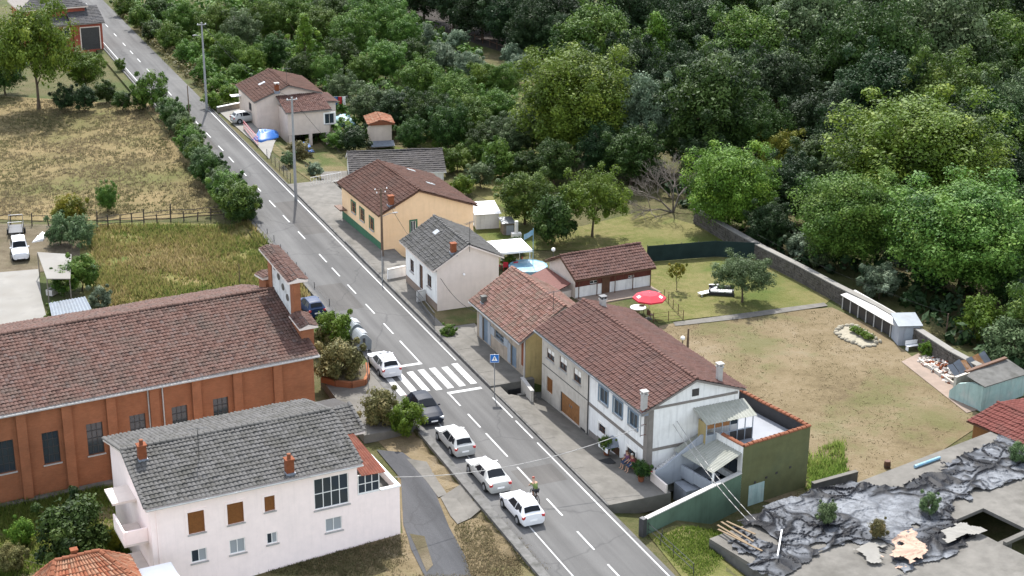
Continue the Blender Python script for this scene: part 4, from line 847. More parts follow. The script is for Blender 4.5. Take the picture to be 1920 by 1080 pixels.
for i in range(nb):
    u = (x1-x0)*i/nb; 
    if any(h_[0]-x0-.1 < u+.15 < h_[1]-x0+.1 for h_ in (holes[0], holes[2])): continue
    b_ = MB(); slab(b_, pc, u+.01, u+(x1-x0)/nb-.01, zmid, ze-.05, .0, .025); b_.build('plank', M['wood_red'], t)
q = MB(); slab(q, pc, 0, (x1-x0), zg0-.2, zmid-.001, .0, .06); q.build('base_wall', M['w_white'], t)
q = MB(); slab(q, pc, holes[1][0]-x0, holes[1][1]-x0, zg0, ze-.25, .062, .1); q.build('door', M['wood_dk'], t)
q = MB(); wall(q, (x1,0), (x1,2*yr), zg0-.2, ze); q.add([(x1,0,ze),(x1,2*yr,ze),(x1,yr,zr-.15)], [(0,1,2)]); wall(q, (x0,2*yr), (x0,0), zg0-.2, ze); q.add([(x0,0,ze),(x0,2*yr,ze),(x0,yr,zr-.15)], [(0,2,1)]); wall(q, (x1,2*yr), (x0,2*yr), zg0-.2, ze); q.build('wall', M['w_creamlt'], t)
gable_roof_x(t, oy, ze, yr, zr, 2*yr+.4, ze, x0-.3, x1+.35, 'tile_brown', slabm='wood_dk', cl=.4, tseed=61, far_seg=2)
q = MB(); q.extr([(x0-2.6,.3,ze-1.3), (x0-.3,.3,ze-.5), (x0-.3,yr*2,ze-.5), (x0-2.6,yr*2,ze-1.3)], (0,0,-.08)); q.build('lean_to_roof', M['wood_red'], t)
q = MB(); q.box(x0-2.4,x0-.05,.6,2*yr-.2,zg0-.2,ze-1.35); q.build('lean_to', M['w_creamlt'], t)
for i in range(5): x = x0+.2+(x1-x0-.4)*i/4; q = MB(); q.tube((x,oy+.12,zg0), (x,oy+.12,ze-.1), .05); q.build('post', M['wood_dk'], t)
q = MB(); q.box(x0, x1, -2.2, -.1, zg0-.1, zg0+.12); q.build('terrace', M['paving'], t)
CAB = f
# ---------------------------------------------------------------- church
f = Frame(P(0,945,-1.2), 28.7); CHF = f; zg0 = -1.9
t = fthing('church', 'brick church with long brown tiled roof, buttressed orange brick side and bell wall', 'church', f)
e1, e2 = f.fy(0,780,-.5), f.fy(600,666,-.5); ze = (e1[2]+e2[2])/2; k = .30; r1, r2 = f.fs(0,635,-.5,ze,k), f.fs(541,532,-.5,ze,k); yr = (r1[1]+r2[1])/2; zr = ze+k*(yr+.5); x1 = e2[0]-.35; x0 = -16.; Wc = 2*yr
wl = [hs(f, *q_) for q_ in (((-8,830),(24,885)), ((76,813),(109,868)), ((160,797),(190,848)), ((239,781),(268,830)), ((320,765),(347,810)), ((399,749),(425,790)))]
wh = (np.mean([h_[2] for h_ in wl[:3]]), np.mean([h_[3] for h_ in wl[:3]])); 
holes = [(h_[0]-x0, h_[1]-x0, wh[0], wh[1]) for h_ in wl]; stp = (wl[5][0]-wl[0][0])/5
holes = [(wl[0][0]-x0+stp*i, wl[0][0]-x0+stp*i+1.15, wh[0], wh[1]) for i in range(-3, 6) if wl[0][0]+stp*i > x0+.6]
q = MB(); wall(q, (x0,0), (x1,0), zg0, ze-.1, holes, .25); q.build('wall', M['church_brick'], t)
pc = wpt((x0,0), (x1,0))
for h_ in holes: window(t, pc, h_, 'dark', 'metal_dk', True, 3, 4, depth=.2, fw=.05)
for a_, b_ in (((x1,0),(x1,Wc)), ((x1,Wc),(x0,Wc)), ((x0,Wc),(x0,0))):
    q = MB(); wall(q, a_, b_, zg0, ze-.1)
    if a_ == (x1,0): q.add([(x1,0,ze-.1),(x1,Wc,ze-.1),(x1,yr,zr-.2)], [(0,1,2)])
    if a_ == (x0,Wc): q.add([(x0,0,ze-.1),(x0,Wc,ze-.1),(x0,yr,zr-.2)], [(0,2,1)])
    q.build('wall', M['church_brick'], t)
bx = [f.fy(*px, -.3)[0] for px in ((46,850),(133,840),(215,800),(298,760),(378,740),(452,735),(522,715))]; bstep = (bx[-1]-bx[0])/6
for i in range(-3, 8):
    x = bx[0]+bstep*i
    if x0+.3 < x < x1-.3: q = MB(); q.box(x-.33, x+.33, -.3, .0, zg0, ze-.12); q.build('buttress', M['church_brick'], t)
ro = gable_roof_x(t, -.5, ze, yr, zr, Wc+.5, ze, x0-.3, x1+.3, 'tile_church', slabm='w_creamlt', cl=.38, cw=.27, tseed=71)
gutter(t, (x0,-.62,ze-.06), (x1+.3,-.62,ze-.06), 'conc_chim', .08)
for px in ((278,745),(305,740),(513,700)): x = f.fy(*px,-.1)[0]; downpipe(t, x, -.08, zg0, ze-.1, 'conc_chim', .055)
q = MB(); q.box(x0, x1, -.5, -.01, zg0-.1, zg0+.75); q.build('drain_kerb', M['concrete'], t)
# bell wall standing across the gable end
th = .55; slopeh = lambda y: ze+k*(min(y, 2*yr-y)+.5)
n1, n2 = f.fs(566,606,-.5,ze,k), f.fs(511,541,-.5,ze,k); bxw = (n1[0]+n2[0])/2; ya = n1[1]; yb = n2[1]+.9
zA = f.fx(562, 533, bxw)[2]; zB = f.fx(507, 470, bxw)[2]
q = MB(); q.box(bxw-th/2, bxw+th/2, ya, ya+.75, slopeh(ya)-.3, zA); o1 = q.build('bell_pillar', M['church_brick'], t)
q = MB(); q.box(bxw-th/2, bxw+th/2, yb-.75, yb, slopeh(yb)-.6, zB); q.build('bell_pillar', M['church_brick'], t)
q = MB(); q.extr([(bxw-.2,ya+.751,slopeh(ya)-.3), (bxw-.2,yb-.751,slopeh(yb)-.5), (bxw-.2,yb-.751,zB-.1), (bxw-.2,ya+.751,zA-.02)], (.4,0,0)); q.build('bell_panel', M['w_stain'], t)
for i, fr in enumerate((.2,.42,.64,.84)):
    yy = ya+.75+(yb-ya-1.5)*fr; zz = slopeh(yy)+1.2+.3*i; q = MB(); q.tube((bxw-.24,yy,zz), (bxw-.19,yy,zz), .28, .28, 14); q.build('stone_roundel', M['stone'], t)
def cap(x, y0_, y1_, z0_, z1_, w_=.85, ts=0):
    q = MB(); q.extr([(x-w_,y0_,z0_-.12), (x,y0_,z0_+.12), (x+w_,y0_,z0_-.12), (x+w_,y0_,z0_-.22), (x-w_,y0_,z0_-.22)], (0,y1_-y0_,z1_-z0_)); o = q.build('bell_roof', M['w_creamlt'], t)
    tile_slope((x-w_,y1_,z1_-.12), (x-w_,y0_,z0_-.12), (x,y0_,z0_+.12), (x,y1_,z1_+.12), 'tile_church', o, tseed=ts, cl=.3); tile_slope((x+w_,y0_,z0_-.12), (x+w_,y1_,z1_-.12), (x,y1_,z1_+.12), (x,y0_,z0_+.12), 'tile_church', o, tseed=ts+1, cl=.3)
cap(bxw, ya-.3, yb+.4, zA+.2, zB+.25, .8, 75)
q = MB(); q.box(bxw-.5, bxw+.5, ya-1.9, ya-.02, slopeh(ya)-1.3, slopeh(ya)+.5); q.build('bell_buttress', M['church_brick'], t); cap(bxw, ya-2.2, ya-.02, slopeh(ya)+.55, slopeh(ya)+.9, .75, 77)
q = MB(); q.box(bxw-.5, bxw+.5, yb+.02, yb+1.6, slopeh(yb+1.5)-.6, slopeh(yb)+.7); q.build('bell_buttress', M['church_brick'], t); cap(bxw, yb+.02, yb+1.9, slopeh(yb)+1.0, slopeh(yb)+.8, .75, 79)
# ---------------------------------------------------------------- pink house
f = Frame(P(751,998,-.6), 27); PKF = f
t = fthing('pink_house', 'pale pink two-storey house with grey tiled roof and brown shuttered windows', 'house', f)
e1, e2 = f.fy(272,957,-.4), f.fy(680,870,-.4); ze = (e1[2]+e2[2])/2; k = .28; rr = f.fs(632,767,-.4,ze,k); yr = rr[1]; zr = ze+k*(yr+.4); x0 = e1[0]+.35; xE = e2[0]-.25; xb = -3.1
hh = [hs(f, *q_) for q_ in (((351,962),(385,996)), ((425,946),(458,978)), ((495,932),(516,956)))]
low = [hs(f, *q_) for q_ in (((358,1033),(389,1050)), ((430,1014),(461,1034)), ((500,1001),(521,1017)), ((610,974),(642,992)))]
sun_ = hs(f, (588,900), (655,943)); hol = [(h_[0]-x0, h_[1]-x0, h_[2], h_[3]) for h_ in hh+low+[sun_]]
hol = [(a_, b_, min(c_, d_), max(c_, d_)) for a_, b_, c_, d_ in hol]
q = MB(); wall(q, (x0,0), (xE,0), -2.2, ze-.05, hol); q.build('wall', M['w_pink'], t)
pp_ = wpt((x0,0), (xE,0))
for h_ in hol[:3]: window(t, pp_, h_, 'shutter', 'shutter', True, surround='w_pink')
for i, h_ in enumerate(hol[3:7]): window(t, pp_, h_, 'dark', 'frame_w', True, 2, 1, glass=['glass','glass_lt'] if i in (0,2) else 'glass_lt')
window(t, pp_, hol[7], 'dark', 'frame_w', True, 4, 2)
Wp = 2*yr
for a_, b_ in (((xE,0),(xE,Wp)), ((xE,Wp),(x0,Wp)), ((x0,Wp),(x0,0))):
    q = MB(); wall(q, a_, b_, -2.2, ze-.05)
    if a_[0] == xE and a_[1] == 0: q.add([(xE,0,ze-.05),(xE,Wp,ze-.05),(xE,yr,zr-.15)], [(0,1,2)])
    if b_[0] == x0 and b_[1] == 0: q.add([(x0,0,ze-.05),(x0,Wp,ze-.05),(x0,yr,zr-.15)], [(0,2,1)])
    q.build('wall', M['w_pink'], t)
ro = gable_roof_x(t, -.4, ze, yr, zr, Wp+.4, ze, x0-.35, xE+.25, 'tile_grey', slabm='w_creamlt', cl=.37, cw=.27, tseed=81, h=.065, step=.06, far_seg=4)
for xx in (x0-.3, xE+.2):
    ridge_tiles((xx,-.35,ze+.08), (xx,yr,zr+.08), 'tile_grey', ro, .4, .13, 'verge_tile'); ridge_tiles((xx,Wp+.35,ze+.08), (xx,yr,zr+.08), 'tile_grey', ro, .4, .13, 'verge_tile')
for px in ((267,862),(543,888)):
    c_ = f.fs(*px, -.4, ze, k); chimney(t, c_[0], c_[1], c_[2]-.2, c_[2]+1.0, .5, 'brick_chim', None, 'terra')
gutter(t, (x0-.3,-.5,ze-.06), (xE+.25,-.5,ze-.06), 'white_old', .06)
q = MB(); q.box(x0+.35, x0+.45, -.07, -.005, -1.2, ze-.1); q.build('downpipe', M['w_pink'], t)
# set-back roof at the road end
sx1 = f.fs(683, 800, 0, ze-.15, .28)[0]; y2 = Wp*.5+.3; q = MB(); q.box(xE-.02, xE+2.0, y2, Wp-.1, -1.5, ze-.45); q.build('end_wing', M['w_pink'], t)
q = MB(); q.extr([(xE+.26,y2-.6,ze-.4), (xE+2.5,y2-.6,ze-.4), (xE+2.5,Wp*.75,ze+.5), (xE+.26,Wp*.75,ze+.5)], (0,0,-.12)); ro2 = q.build('roof', M['w_creamlt'], t)
tile_slope((xE+.26,y2-.6,ze-.4), (xE+2.5,y2-.6,ze-.4), (xE+2.5,Wp*.75,ze+.5), (xE+.26,Wp*.75,ze+.5), 'tile_grey', ro2, tseed=83); ridge_tiles((xE+2.45,y2-.6,ze-.3), (xE+2.45,Wp*.75,ze+.6), 'tile_grey', ro2, .4, .13, 'verge_tile')
q = MB(); q.extr([(xE+.26,Wp*.75,ze+.5), (xE+2.5,Wp*.75,ze+.5), (xE+2.5,Wp+.5,ze-.3), (xE+.26,Wp+.5,ze-.3)], (0,0,-.12)); q.build('roof', M['tile_flat'], t)
# glazed porch under the rusty sheet roof, and the open terrace
zt_ = f.fy(748, 912, 0)[2]; zr0 = f.fy(705, 882, 0)[2]; 
q = MB(); wall(q, (xE+.0,.01), (0,.01), -1.2, zt_); wall(q, (0,.01), (0,y2-.3), -1.2, zt_); wall(q, (0,y2-.3), (xE,y2-.3), -1.2, zt_); q.build('terrace_wall', M['w_pink'], t)
q = MB(); q.box(xE+.02, -.02, .03, y2-.32, zt_-.95, zt_-.75); q.build('terrace_floor', M['concrete_dk'], t)
q = MB(); q.box(xE+1.62, .06, -.06, .2, zt_+.001, zt_+.09); q.box(-.2, .06, .21, y2-.3, zt_+.001, zt_+.09); q.build('coping', M['white'], t)
pz0 = zt_+.0; pz1 = zr0-.12; xg = xE+1.55
q = MB(); q.box(xE+.03, xg, .02, .1, zt_+.001, zt_+.05); po = q.build('porch', M['frame_w'], t)
window(po, wpt((xE,.06), (xg,.06)), (.04, xg-xE, pz0+.05, pz1), 'dark', 'frame_w', False, 3, 2, depth=.03)
q = MB(); wall(q, (xg,.06), (xg,y2-.4), zt_-.7, pz1); q.build('porch_side', M['w_white'], t)
q = MB(); corr_sheet(q, (xE+.2,-.3,zr0-.02), (xg+.35,-.3,zr0-.1), (xg+.1,y2-.6,zr0+.55), (xE+.2,y2-.6,zr0+.62), 9, .02); q.build('porch_roof', M['rust'], t)
# balcony at the far end
for z_, y_a, y_b, nm in ((2.4, .9, 3.6, 'balcony'), (4.1, 3.4, 5.6, 'balcony_roof')):
    q = MB(); q.box(x0-1.5, x0-.01, y_a, y_b, z_-.15, z_) ; bo = q.build(nm, M['w_creamlt'], t)
    if nm == 'balcony':
        q = MB(); q.box(x0-1.5, x0-1.38, y_a, y_b, z_, z_+.9); q.box(x0-1.37, x0-.01, y_a, y_a+.12, z_, z_+.9); q.build('parapet', M['w_pink'], bo)
q = MB(); q.box(x0-1.3, x0-.02, .9, 3.4, -2, .4); q.build('side_store', M['w_creamlt'], t)
# ---------------------------------------------------------------- red tiled cottage at the bottom corner
f = Frame(P(178,1065,2.2), 27); zr = 3.3; t = fthing('cottage', 'cottage with bright orange-red hipped tile roof', 'cottage', f)
A_ = f.fz(186,1035,zr); B_ = f.fz(120,1040,zr) if False else A_+np.array([-2.2,.2,0]); ze = zr-1.15
rx1, rx0, ry0, ry1 = A_[0]+1.9, A_[0]-3.9, A_[1]-3.2, A_[1]+.7
R0, R1 = (A_[0]-2.6,A_[1],zr), (A_[0],A_[1],zr)
q = MB(); q.add([(rx0,ry0,ze),(rx1,ry0,ze),(rx1,ry1,ze),(rx0,ry1,ze),R0,R1,(rx0,ry0,ze-.15),(rx1,ry0,ze-.15),(rx1,ry1,ze-.15),(rx0,ry1,ze-.15)], [(0,1,5,4),(1,2,5),(2,3,4,5),(3,0,4),(9,8,7,6),(0,6,7,1),(1,7,8,2),(2,8,9,3),(3,9,6,0)]); ro = q.build('roof', M['terra'], t)
for c4, sd in ((((rx0,ry0,ze),(rx1,ry0,ze),R1,R0),1), (((rx1,ry0,ze),(rx1,ry1,ze),(R1[0],R1[1]+.05,zr),(R1[0],R1[1]-.05,zr)),2), (((rx1,ry1,ze),(rx0,ry1,ze),R0,R1),3), (((rx0,ry1,ze),(rx0,ry0,ze),(R0[0],R0[1]-.05,zr),(R0[0],R0[1]+.05,zr)),4)): tile_slope(*c4, 'tile_terra', ro, tseed=90+sd, h=.09, cw=.3, cl=.42)
for c_ in ((rx0,ry0,ze),(rx0,ry1,ze)): ridge_tiles(c_, (R0[0],R0[1],zr+.1), 'terra', ro)
for c_ in ((rx1,ry1,ze),(rx1,ry0,ze)): ridge_tiles(c_, (R1[0],R1[1],zr+.1), 'terra', ro)
ridge_tiles((R0[0],R0[1],zr+.1), (R1[0],R1[1],zr+.1), 'terra', ro)
q = MB(); q.box(rx0+.4, rx1-.4, ry0+.4, ry1-.4, -2.4, ze-.1); q.build('wall', M['w_creamlt'], t)
q = MB(); q.box(rx1+.02, rx1+2.2, A_[1]-3.5, A_[1]-.6, ze-.35, ze-.25); q.build('canopy', M['white'], t)
for yy in (A_[1]-3.4, A_[1]-.75): q = MB(); q.tube((rx1+2.0,yy,-1.6),(rx1+2.0,yy,ze-.36),.05); q.build('post', M['frame_w'], t)
c_ = f.fs(148, 1030, ry1, ze, -.9); chimney(t, A_[0]-1.4, A_[1]+.35, ze+.3, zr+.3, .35, 'brick_chim', None)
# ---------------------------------------------------------------- red brick house far up the road
f = Frame(PG(195,92), 27); zg0 = zg(*f.o[:2]); t = fthing('red_house', 'red brick house with dark slate roofs and garage at the far end of the road', 'house', f)
ze = f.fy(200, 41, -.3)[2]; x0 = f.fy(137, 47, 0)[0]; hg = hs(f, (151,53), (187,70)); hg = (hg[0]-x0, hg[1]-x0, zg0+.1, hg[3])
q = MB(); wall(q, (x0,0), (0,0), zg0-.3, ze, [hg]); wall(q, (0,0), (0,7), zg0-.3, ze); q.build('wall', M['red_brick'], t); pc = wpt((x0,0), (0,0)); window(t, pc, hg, 'dark', 'frame_dk', False, 1, 4, name='garage_door', glass='frame_dk', surround='w_cream')
q = MB(); q.extr([(x0-.3,-.4,ze), (.4,-.4,ze), (.4,4.6,ze+1.9), (x0-.3,4.6,ze+1.9)], (0,0,-.14)); ro = q.build('roof', M['beam'], t); tile_slope((x0-.3,-.42,ze), (.4,-.42,ze), (.4,4.6,ze+1.9), (x0-.3,4.6,ze+1.9), 'slate', ro, h=.02, tseed=101, cw=.4, cl=.45)
xl = x0-7.; hx = hs(f, (120,52), (131,70), .6); hx2 = hs(f, (96,52),(106,72), .6)
q = MB(); wall(q, (xl,.6), (x0,.6), zg0-.3, ze-.1, [(h_[0]-xl, h_[1]-xl, h_[2], h_[3]) for h_ in (hx2, hx)]); q.build('wall', M['red_brick'], t)
for h_ in (hx2, hx): window(t, wpt((xl,.6), (x0,.6)), (h_[0]-xl, h_[1]-xl, h_[2], h_[3]), 'dark', 'frame_dk', False, 2, 1, surround='w_cream')
q = MB(); q.extr([(xl-.3,.1,ze-.1), (x0-.32,.1,ze-.1), (x0-.32,3.0,ze+.8), (xl-.3,3.0,ze+.8)], (0,0,-.14)); ro = q.build('roof', M['beam'], t); tile_slope((xl-.3,.1,ze-.1), (x0-.32,.1,ze-.1), (x0-.32,3.0,ze+.8), (xl-.3,3.0,ze+.8), 'slate', ro, h=.02, tseed=102, cw=.4, cl=.45)
zb_ = ze+2.2; q = MB(); q.box(xl, x0+2.6, 3.0, 12, zg0, zb_); q.build('upper_wall', M['red_brick'], t)
q = MB(); q.extr([(xl-.5,2.5,zb_), (x0+3.1,2.5,zb_), (x0+3.1,12.5,zb_), (xl-.5,12.5,zb_)], (0,0,-.2)); q.build('eaves', M['w_cream'], t)
pk = [(xl-.5,2.5,zb_),(x0+3.1,2.5,zb_),(x0+3.1,12.5,zb_),(xl-.5,12.5,zb_),(xl+4,7.5,zb_+2.4),(x0-1.5,7.5,zb_+2.4)]
ro = MB().add(pk, [(0,1,5,4),(1,2,5),(2,3,4,5),(3,0,4)]).build('roof', M['beam'], t)
tile_slope(pk[0], pk[1], pk[5], pk[4], 'slate', ro, h=.02, tseed=103, cw=.4, cl=.45); tile_slope(pk[1], pk[2], (x0-1.5,7.55,zb_+2.4), (x0-1.5,7.45,zb_+2.4), 'slate', ro, h=.02, tseed=104, cw=.4, cl=.45)
chimney(t, x0-2.5, 8.2, zb_+1.5, zb_+3.4, .6, 'red_brick'); q = MB(); q.obox((x0-3,4.8,zb_+1.25), (.9,.7,.1), Matrix.Rotation(.45,3,'X')); q.build('skylight', M['white'], t)
# ================================================================ trees, hedges, bushes
def leaves(centers, radii, nper, leaf, tintc, R, up=.35, flat=1.0):
    """leaf-sized faces spread over and through clumps"""
    n = len(centers)*nper; ci = np.repeat(np.arange(len(centers)), nper); d = R.normal(0, 1, (n, 3)); d /= np.linalg.norm(d, axis=1)[:, None]; d[:, 2] = np.abs(d[:, 2])*np.where(R.random(n) < .75, 1, -1)
    rad = radii[ci]*(R.uniform(.45, 1.08, n)); p = centers[ci]+d*rad[:, None]*np.array([1, 1, flat])
    nr = d*1.15+R.normal(0, .45, (n, 3)); nr[:, 2] += up; nr /= np.linalg.norm(nr, axis=1)[:, None]
    a = np.cross(nr, R.normal(0, 1, (n, 3))); a /= np.linalg.norm(a, axis=1)[:, None]; b = np.cross(nr, a)
    s = leaf*np.clip(R.lognormal(0, .45, n), .35, 2.4)[:, None]; a = a*s; b = b*s*.62
    v = np.stack([p-a, p-b*.9+nr*s*.1, p+a, p+b], 1).reshape(-1, 3)
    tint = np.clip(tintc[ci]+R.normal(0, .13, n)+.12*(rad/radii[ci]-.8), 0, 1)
    return v, np.arange(n*4).reshape(-1, 4), tint
def crown(name, kind, nclump, nper, leaf, seed, H=10., Wd=8., base=.28):
    R = np.random.default_rng(seed); cs = []; rs = []
    while len(cs) < nclump:
        d = R.normal(0, 1, 3); d /= np.linalg.norm(d); r = R.uniform(.35, 1.)**.5; h = d[2]*r*.5+.5
        if kind == 'round': x = d*r; c = np.array([x[0]*Wd/2*.8, x[1]*Wd/2*.8, H*(base+(1-base)*(.5+.42*x[2]))]); rr = R.choice([.06,.09,.12,.17])*R.uniform(.8,1.25)*Wd
        elif kind == 'spread':
            x = d*r; 
            if x[2] < -.35: continue
            c = np.array([x[0]*Wd/2*.85, x[1]*Wd/2*.85, H*(base+(1-base)*(.42+.45*x[2]))]); rr = R.choice([.05,.08,.11,.15])*R.uniform(.8,1.2)*Wd
        elif kind == 'column': t = R.uniform(0, 1); q = math.sin(math.pi*min(1, .18+.8*t))**.7*R.uniform(.3, 1)**.5; a = R.uniform(0, 6.28); c = np.array([math.cos(a)*q*Wd/2*.72, math.sin(a)*q*Wd/2*.72, H*(base+(1-base)*t*.95)]); rr = R.uniform(.12, .2)*Wd
        elif kind == 'cone': t = R.uniform(0, 1)**1.3; q = (1-t)**.8*R.uniform(.4, 1)**.5; a = R.uniform(0, 6.28); c = np.array([math.cos(a)*q*Wd/2*.85, math.sin(a)*q*Wd/2*.85, H*(base+(1-base)*t*.97)]); rr = R.uniform(.07, .15)*Wd
        else:  # bush: down to the ground
            x = d*r
            if x[2] < -.6: continue
            c = np.array([x[0]*Wd/2*.78, x[1]*Wd/2*.78, H*(.46+.44*x[2])]); rr = R.choice([.06,.1,.13,.18])*R.uniform(.8,1.2)*Wd
        cs.append(c); rs.append(rr)
    # a few lobes that break the outline
    for _ in range(max(4, nclump//7)):
        a = R.uniform(0, 6.28); t = R.uniform(base+.15, 1.0); q = Wd/2*(1.02 if kind != 'column' else .8)*math.sqrt(max(.05, 1-(2*abs(t-.6))**2)); cs.append(np.array([math.cos(a)*q, math.sin(a)*q, H*t])); rs.append(Wd*R.uniform(.06, .1))
    cs = np.array(cs); rs = np.array(rs); tc = np.clip(R.normal(.45, .2, len(cs)), .05, .95)
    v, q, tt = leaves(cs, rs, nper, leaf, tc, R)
    v[:, 2] = np.maximum(v[:, 2], .02)
    me = npmesh(name, v, q, None, tt); me.materials.append(None); return me, cs
def trunk_mesh(name, cs, seed, H=10., base=.28, r=.22, nl=9):
    R = random.Random(seed); mb = MB(); top = H*.62; p = Vector((0, 0, -.3)); rad = r
    n = 5; pts = [p]
    for i in range(n):
        q = Vector((R.uniform(-.12, .12)*(i+1)*.5, R.uniform(-.12, .12)*(i+1)*.5, -.3+(top+.3)*(i+1)/n)); r2 = r*(1-.72*(i+1)/n); mb.tube(p, q, rad*(1.35 if i == 0 else 1), r2, 8, False); p, rad = q, r2; pts.append(q)
    sel = R.sample(range(len(cs)), min(nl, len(cs)))
    for k in sel:
        c = Vector(cs[k]); s = pts[R.randint(2, n-1)]; m_ = s.lerp(c, .5)+Vector((0, 0, .3)); mb.tube(s, m_, r*.38, r*.24, 6, False); mb.tube(m_, c, r*.24, r*.08, 6, False)
    me = bpy.data.meshes.new(name); me.from_pydata(mb.v, [], mb.f); me.materials.append(M['bark']); me.shade_smooth(); return me
PROTO = {}
def proto(k, kind, nclump, nper, leaf, seeds, H, Wd, base, r=.22):
    PROTO[k] = [(lambda c: (c[0], trunk_mesh('trunk', c[1], s, H, base, r)))(crown('crown', kind, nclump, nper, leaf, s, H, Wd, base)) for s in seeds]
    PROTO[k+'_d'] = (H, Wd, base)
proto('round', 'round', 160, 210, .102, (1,2,3,13), 10., 9., .06)
proto('spread', 'spread', 150, 200, .108, (4,5), 10., 11., .2)
proto('huge', 'round', 320, 260, .076, (21,22), 10., 9.5, .06)
proto('column', 'column', 90, 150, .13, (6,7), 12., 4.6, .1, .18)
proto('cone', 'cone', 100, 150, .13, (8,), 12., 6.5, .08)
proto('bush', 'bush', 60, 200, .062, (9,10,11,14), 3., 3.4, .0, .07)
proto('sparse', 'spread', 34, 70, .09, (12,), 4., 3.4, .3, .07)
LM = {}
LM['dark'] = leafmat('leaf_dark', [(0.0104,0.027,0.00602), (0.026,0.0552,0.00975), (0.0455,0.0861,0.0151), (0.0717,0.117,0.0241)], .18)
LM['deep'] = leafmat('leaf_deep', [(0.00792,0.0184,0.0058), (0.0158,0.0348,0.00983), (0.0269,0.0534,0.0162), (0.0474,0.0782,0.0261)], .18)  # very dark leaf; in the wood it holds the cloud shade as colour
LM['mid'] = leafmat('leaf_mid', [(0.0243,0.0563,0.00828), (0.0568,0.111,0.0148), (0.0945,0.16,0.023), (0.146,0.205,0.037)], .18)
LM['ygreen'] = leafmat('leaf_yellow_green', [(0.0344,0.0671,0.00765), (0.0747,0.133,0.0138), (0.115,0.187,0.0199), (0.184,0.241,0.0269)], .18)
LM['yellow'] = leafmat('leaf_yellowish', [(0.0672,0.0806,0.0096), (0.134,0.155,0.0173), (0.209,0.209,0.0211), (0.295,0.228,0.0288)], .18)
LM['silver'] = leafmat('leaf_silver', [(0.0393,0.0632,0.0323), (0.0842,0.12,0.0657), (0.158,0.206,0.126), (0.27,0.333,0.222)], .18)
LM['olive'] = leafmat('leaf_olive', [(0.0331,0.0533,0.0207), (0.0651,0.0999,0.0377), (0.101,0.148,0.0585), (0.153,0.207,0.0896)], .18)
LM['bright'] = leafmat('leaf_bright', [(0.0302,0.0604,0.00662), (0.0666,0.121,0.00992), (0.103,0.171,0.0166), (0.158,0.208,0.0265)], .18)
LM['dry'] = leafmat('leaf_dry', [(0.0632,0.0576,0.0219), (0.105,0.0999,0.0351), (0.158,0.137,0.0527), (0.231,0.177,0.0788)], .18)
_tn = [0]
CF = {'huge': .55, 'round': .55, 'spread': .58, 'column': .52, 'cone': .45, 'bush': .48, 'sparse': .58}
def tree(shape, mat, cx, cy, wpx, label, ratio=None, group=None, cat=None, name=None, dz=0.):
    H0, W0, b0 = PROTO[shape+'_d']; cf = CF[shape]; p = PG(cx, cy); w_m = 3.
    for _ in range(8):
        dep = float((p-CAM)@FWD); w_m = wpx/FPX*dep; Ht = w_m*(ratio if ratio else H0/W0); p = PG(cx, cy, Ht*cf+dz)
    _tn[0] += 1; z0 = zg(p[0], p[1])+dz; k = PROTO[shape][_tn[0] % len(PROTO[shape])]
    isb = shape in ('bush',); cat = cat or ('bush' if isb else 'tree'); name = name or ('bush' if isb else 'tree')
    o = thing(name, label, cat, (p[0], p[1], z0), random.uniform(0, 6.28), group, (w_m/W0*random.uniform(.96,1.04), w_m/W0*random.uniform(.96,1.04), Ht/H0))
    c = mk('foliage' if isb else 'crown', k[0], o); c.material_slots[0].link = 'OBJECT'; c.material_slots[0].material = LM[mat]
    mk('stem' if isb else 'trunk', k[1], o); return o
# --- the bank and thicket on the far side of the road
thick = [(232,12,46,'bush','mid'),(262,34,52,'bush','mid'),(292,18,60,'bush','dark'),(286,58,46,'bush','dark'),(318,70,60,'bush','mid'),(345,35,72,'round','mid'),(352,98,56,'bush','mid'),(385,85,64,'bush','ygreen'),(382,132,56,'bush','mid'),(405,45,76,'round','mid'),(408,160,50,'bush','mid'),(428,178,44,'bush','bright'),(432,95,66,'round','mid'),(455,58,76,'round','olive'),(470,112,56,'round','ygreen'),(445,140,50,'bush','mid'),(500,35,78,'round','mid'),(512,95,64,'round','dark'),(398,188,40,'bush','bright'),(455,165,34,'bush','ygreen')]
for cx, cy, w_, sh, mt in thick:
    tree(sh, mt, cx, cy, w_, {'mid':'mid-green','dark':'dark green','olive':'grey-olive','ygreen':'yellow-green','bright':'bright green'}[mt]+{'bush':' shrub on the bank across the road from the fenced field','round':' broadleaf tree in the thicket along the far road bank'}[sh], group={'bush':'shrubs on the road bank, ','round':'trees of the road bank thicket, '}[sh]+mt)
tree('cone', 'ygreen', 572, 92, 68, 'tall pale green poplar-like tree standing behind the beige house', 1.75)
mid = [(545,28,86,'mid'),(600,45,84,'mid'),(640,105,74,'dark'),(660,60,92,'mid'),(692,25,84,'mid'),(722,110,84,'mid'),(640,165,60,'olive'),(758,60,66,'mid'),(742,205,84,'deep'),(792,150,92,'mid'),(800,212,84,'dark'),(850,180,94,'mid'),(882,222,92,'mid'),(930,205,84,'mid'),(952,255,84,'olive'),(905,150,66,'ygreen'),(560,130,60,'dark'),(620,20,80,'dark'),(735,40,80,'mid'),(610,130,60,'mid'),(680,130,60,'mid'),(770,100,70,'dark'),(840,235,80,'dark'),(770,250,60,'dark'),(905,265,70,'dark'),(945,150,70,'mid')]
for cx, cy, w_, mt in mid: tree('round', mt, cx, cy, w_, {'mid':'mid-green','dark':'dark green','deep':'very dark','olive':'grey-olive','ygreen':'yellow-green'}[mt]+' broadleaf tree in the dense grove behind the beige house', random.uniform(.95,1.15), 'trees of the grove, '+mt)
tree('round', 'olive', 696, 195, 88, 'grey-green willow-like tree beside the orange-roofed shed', .95)
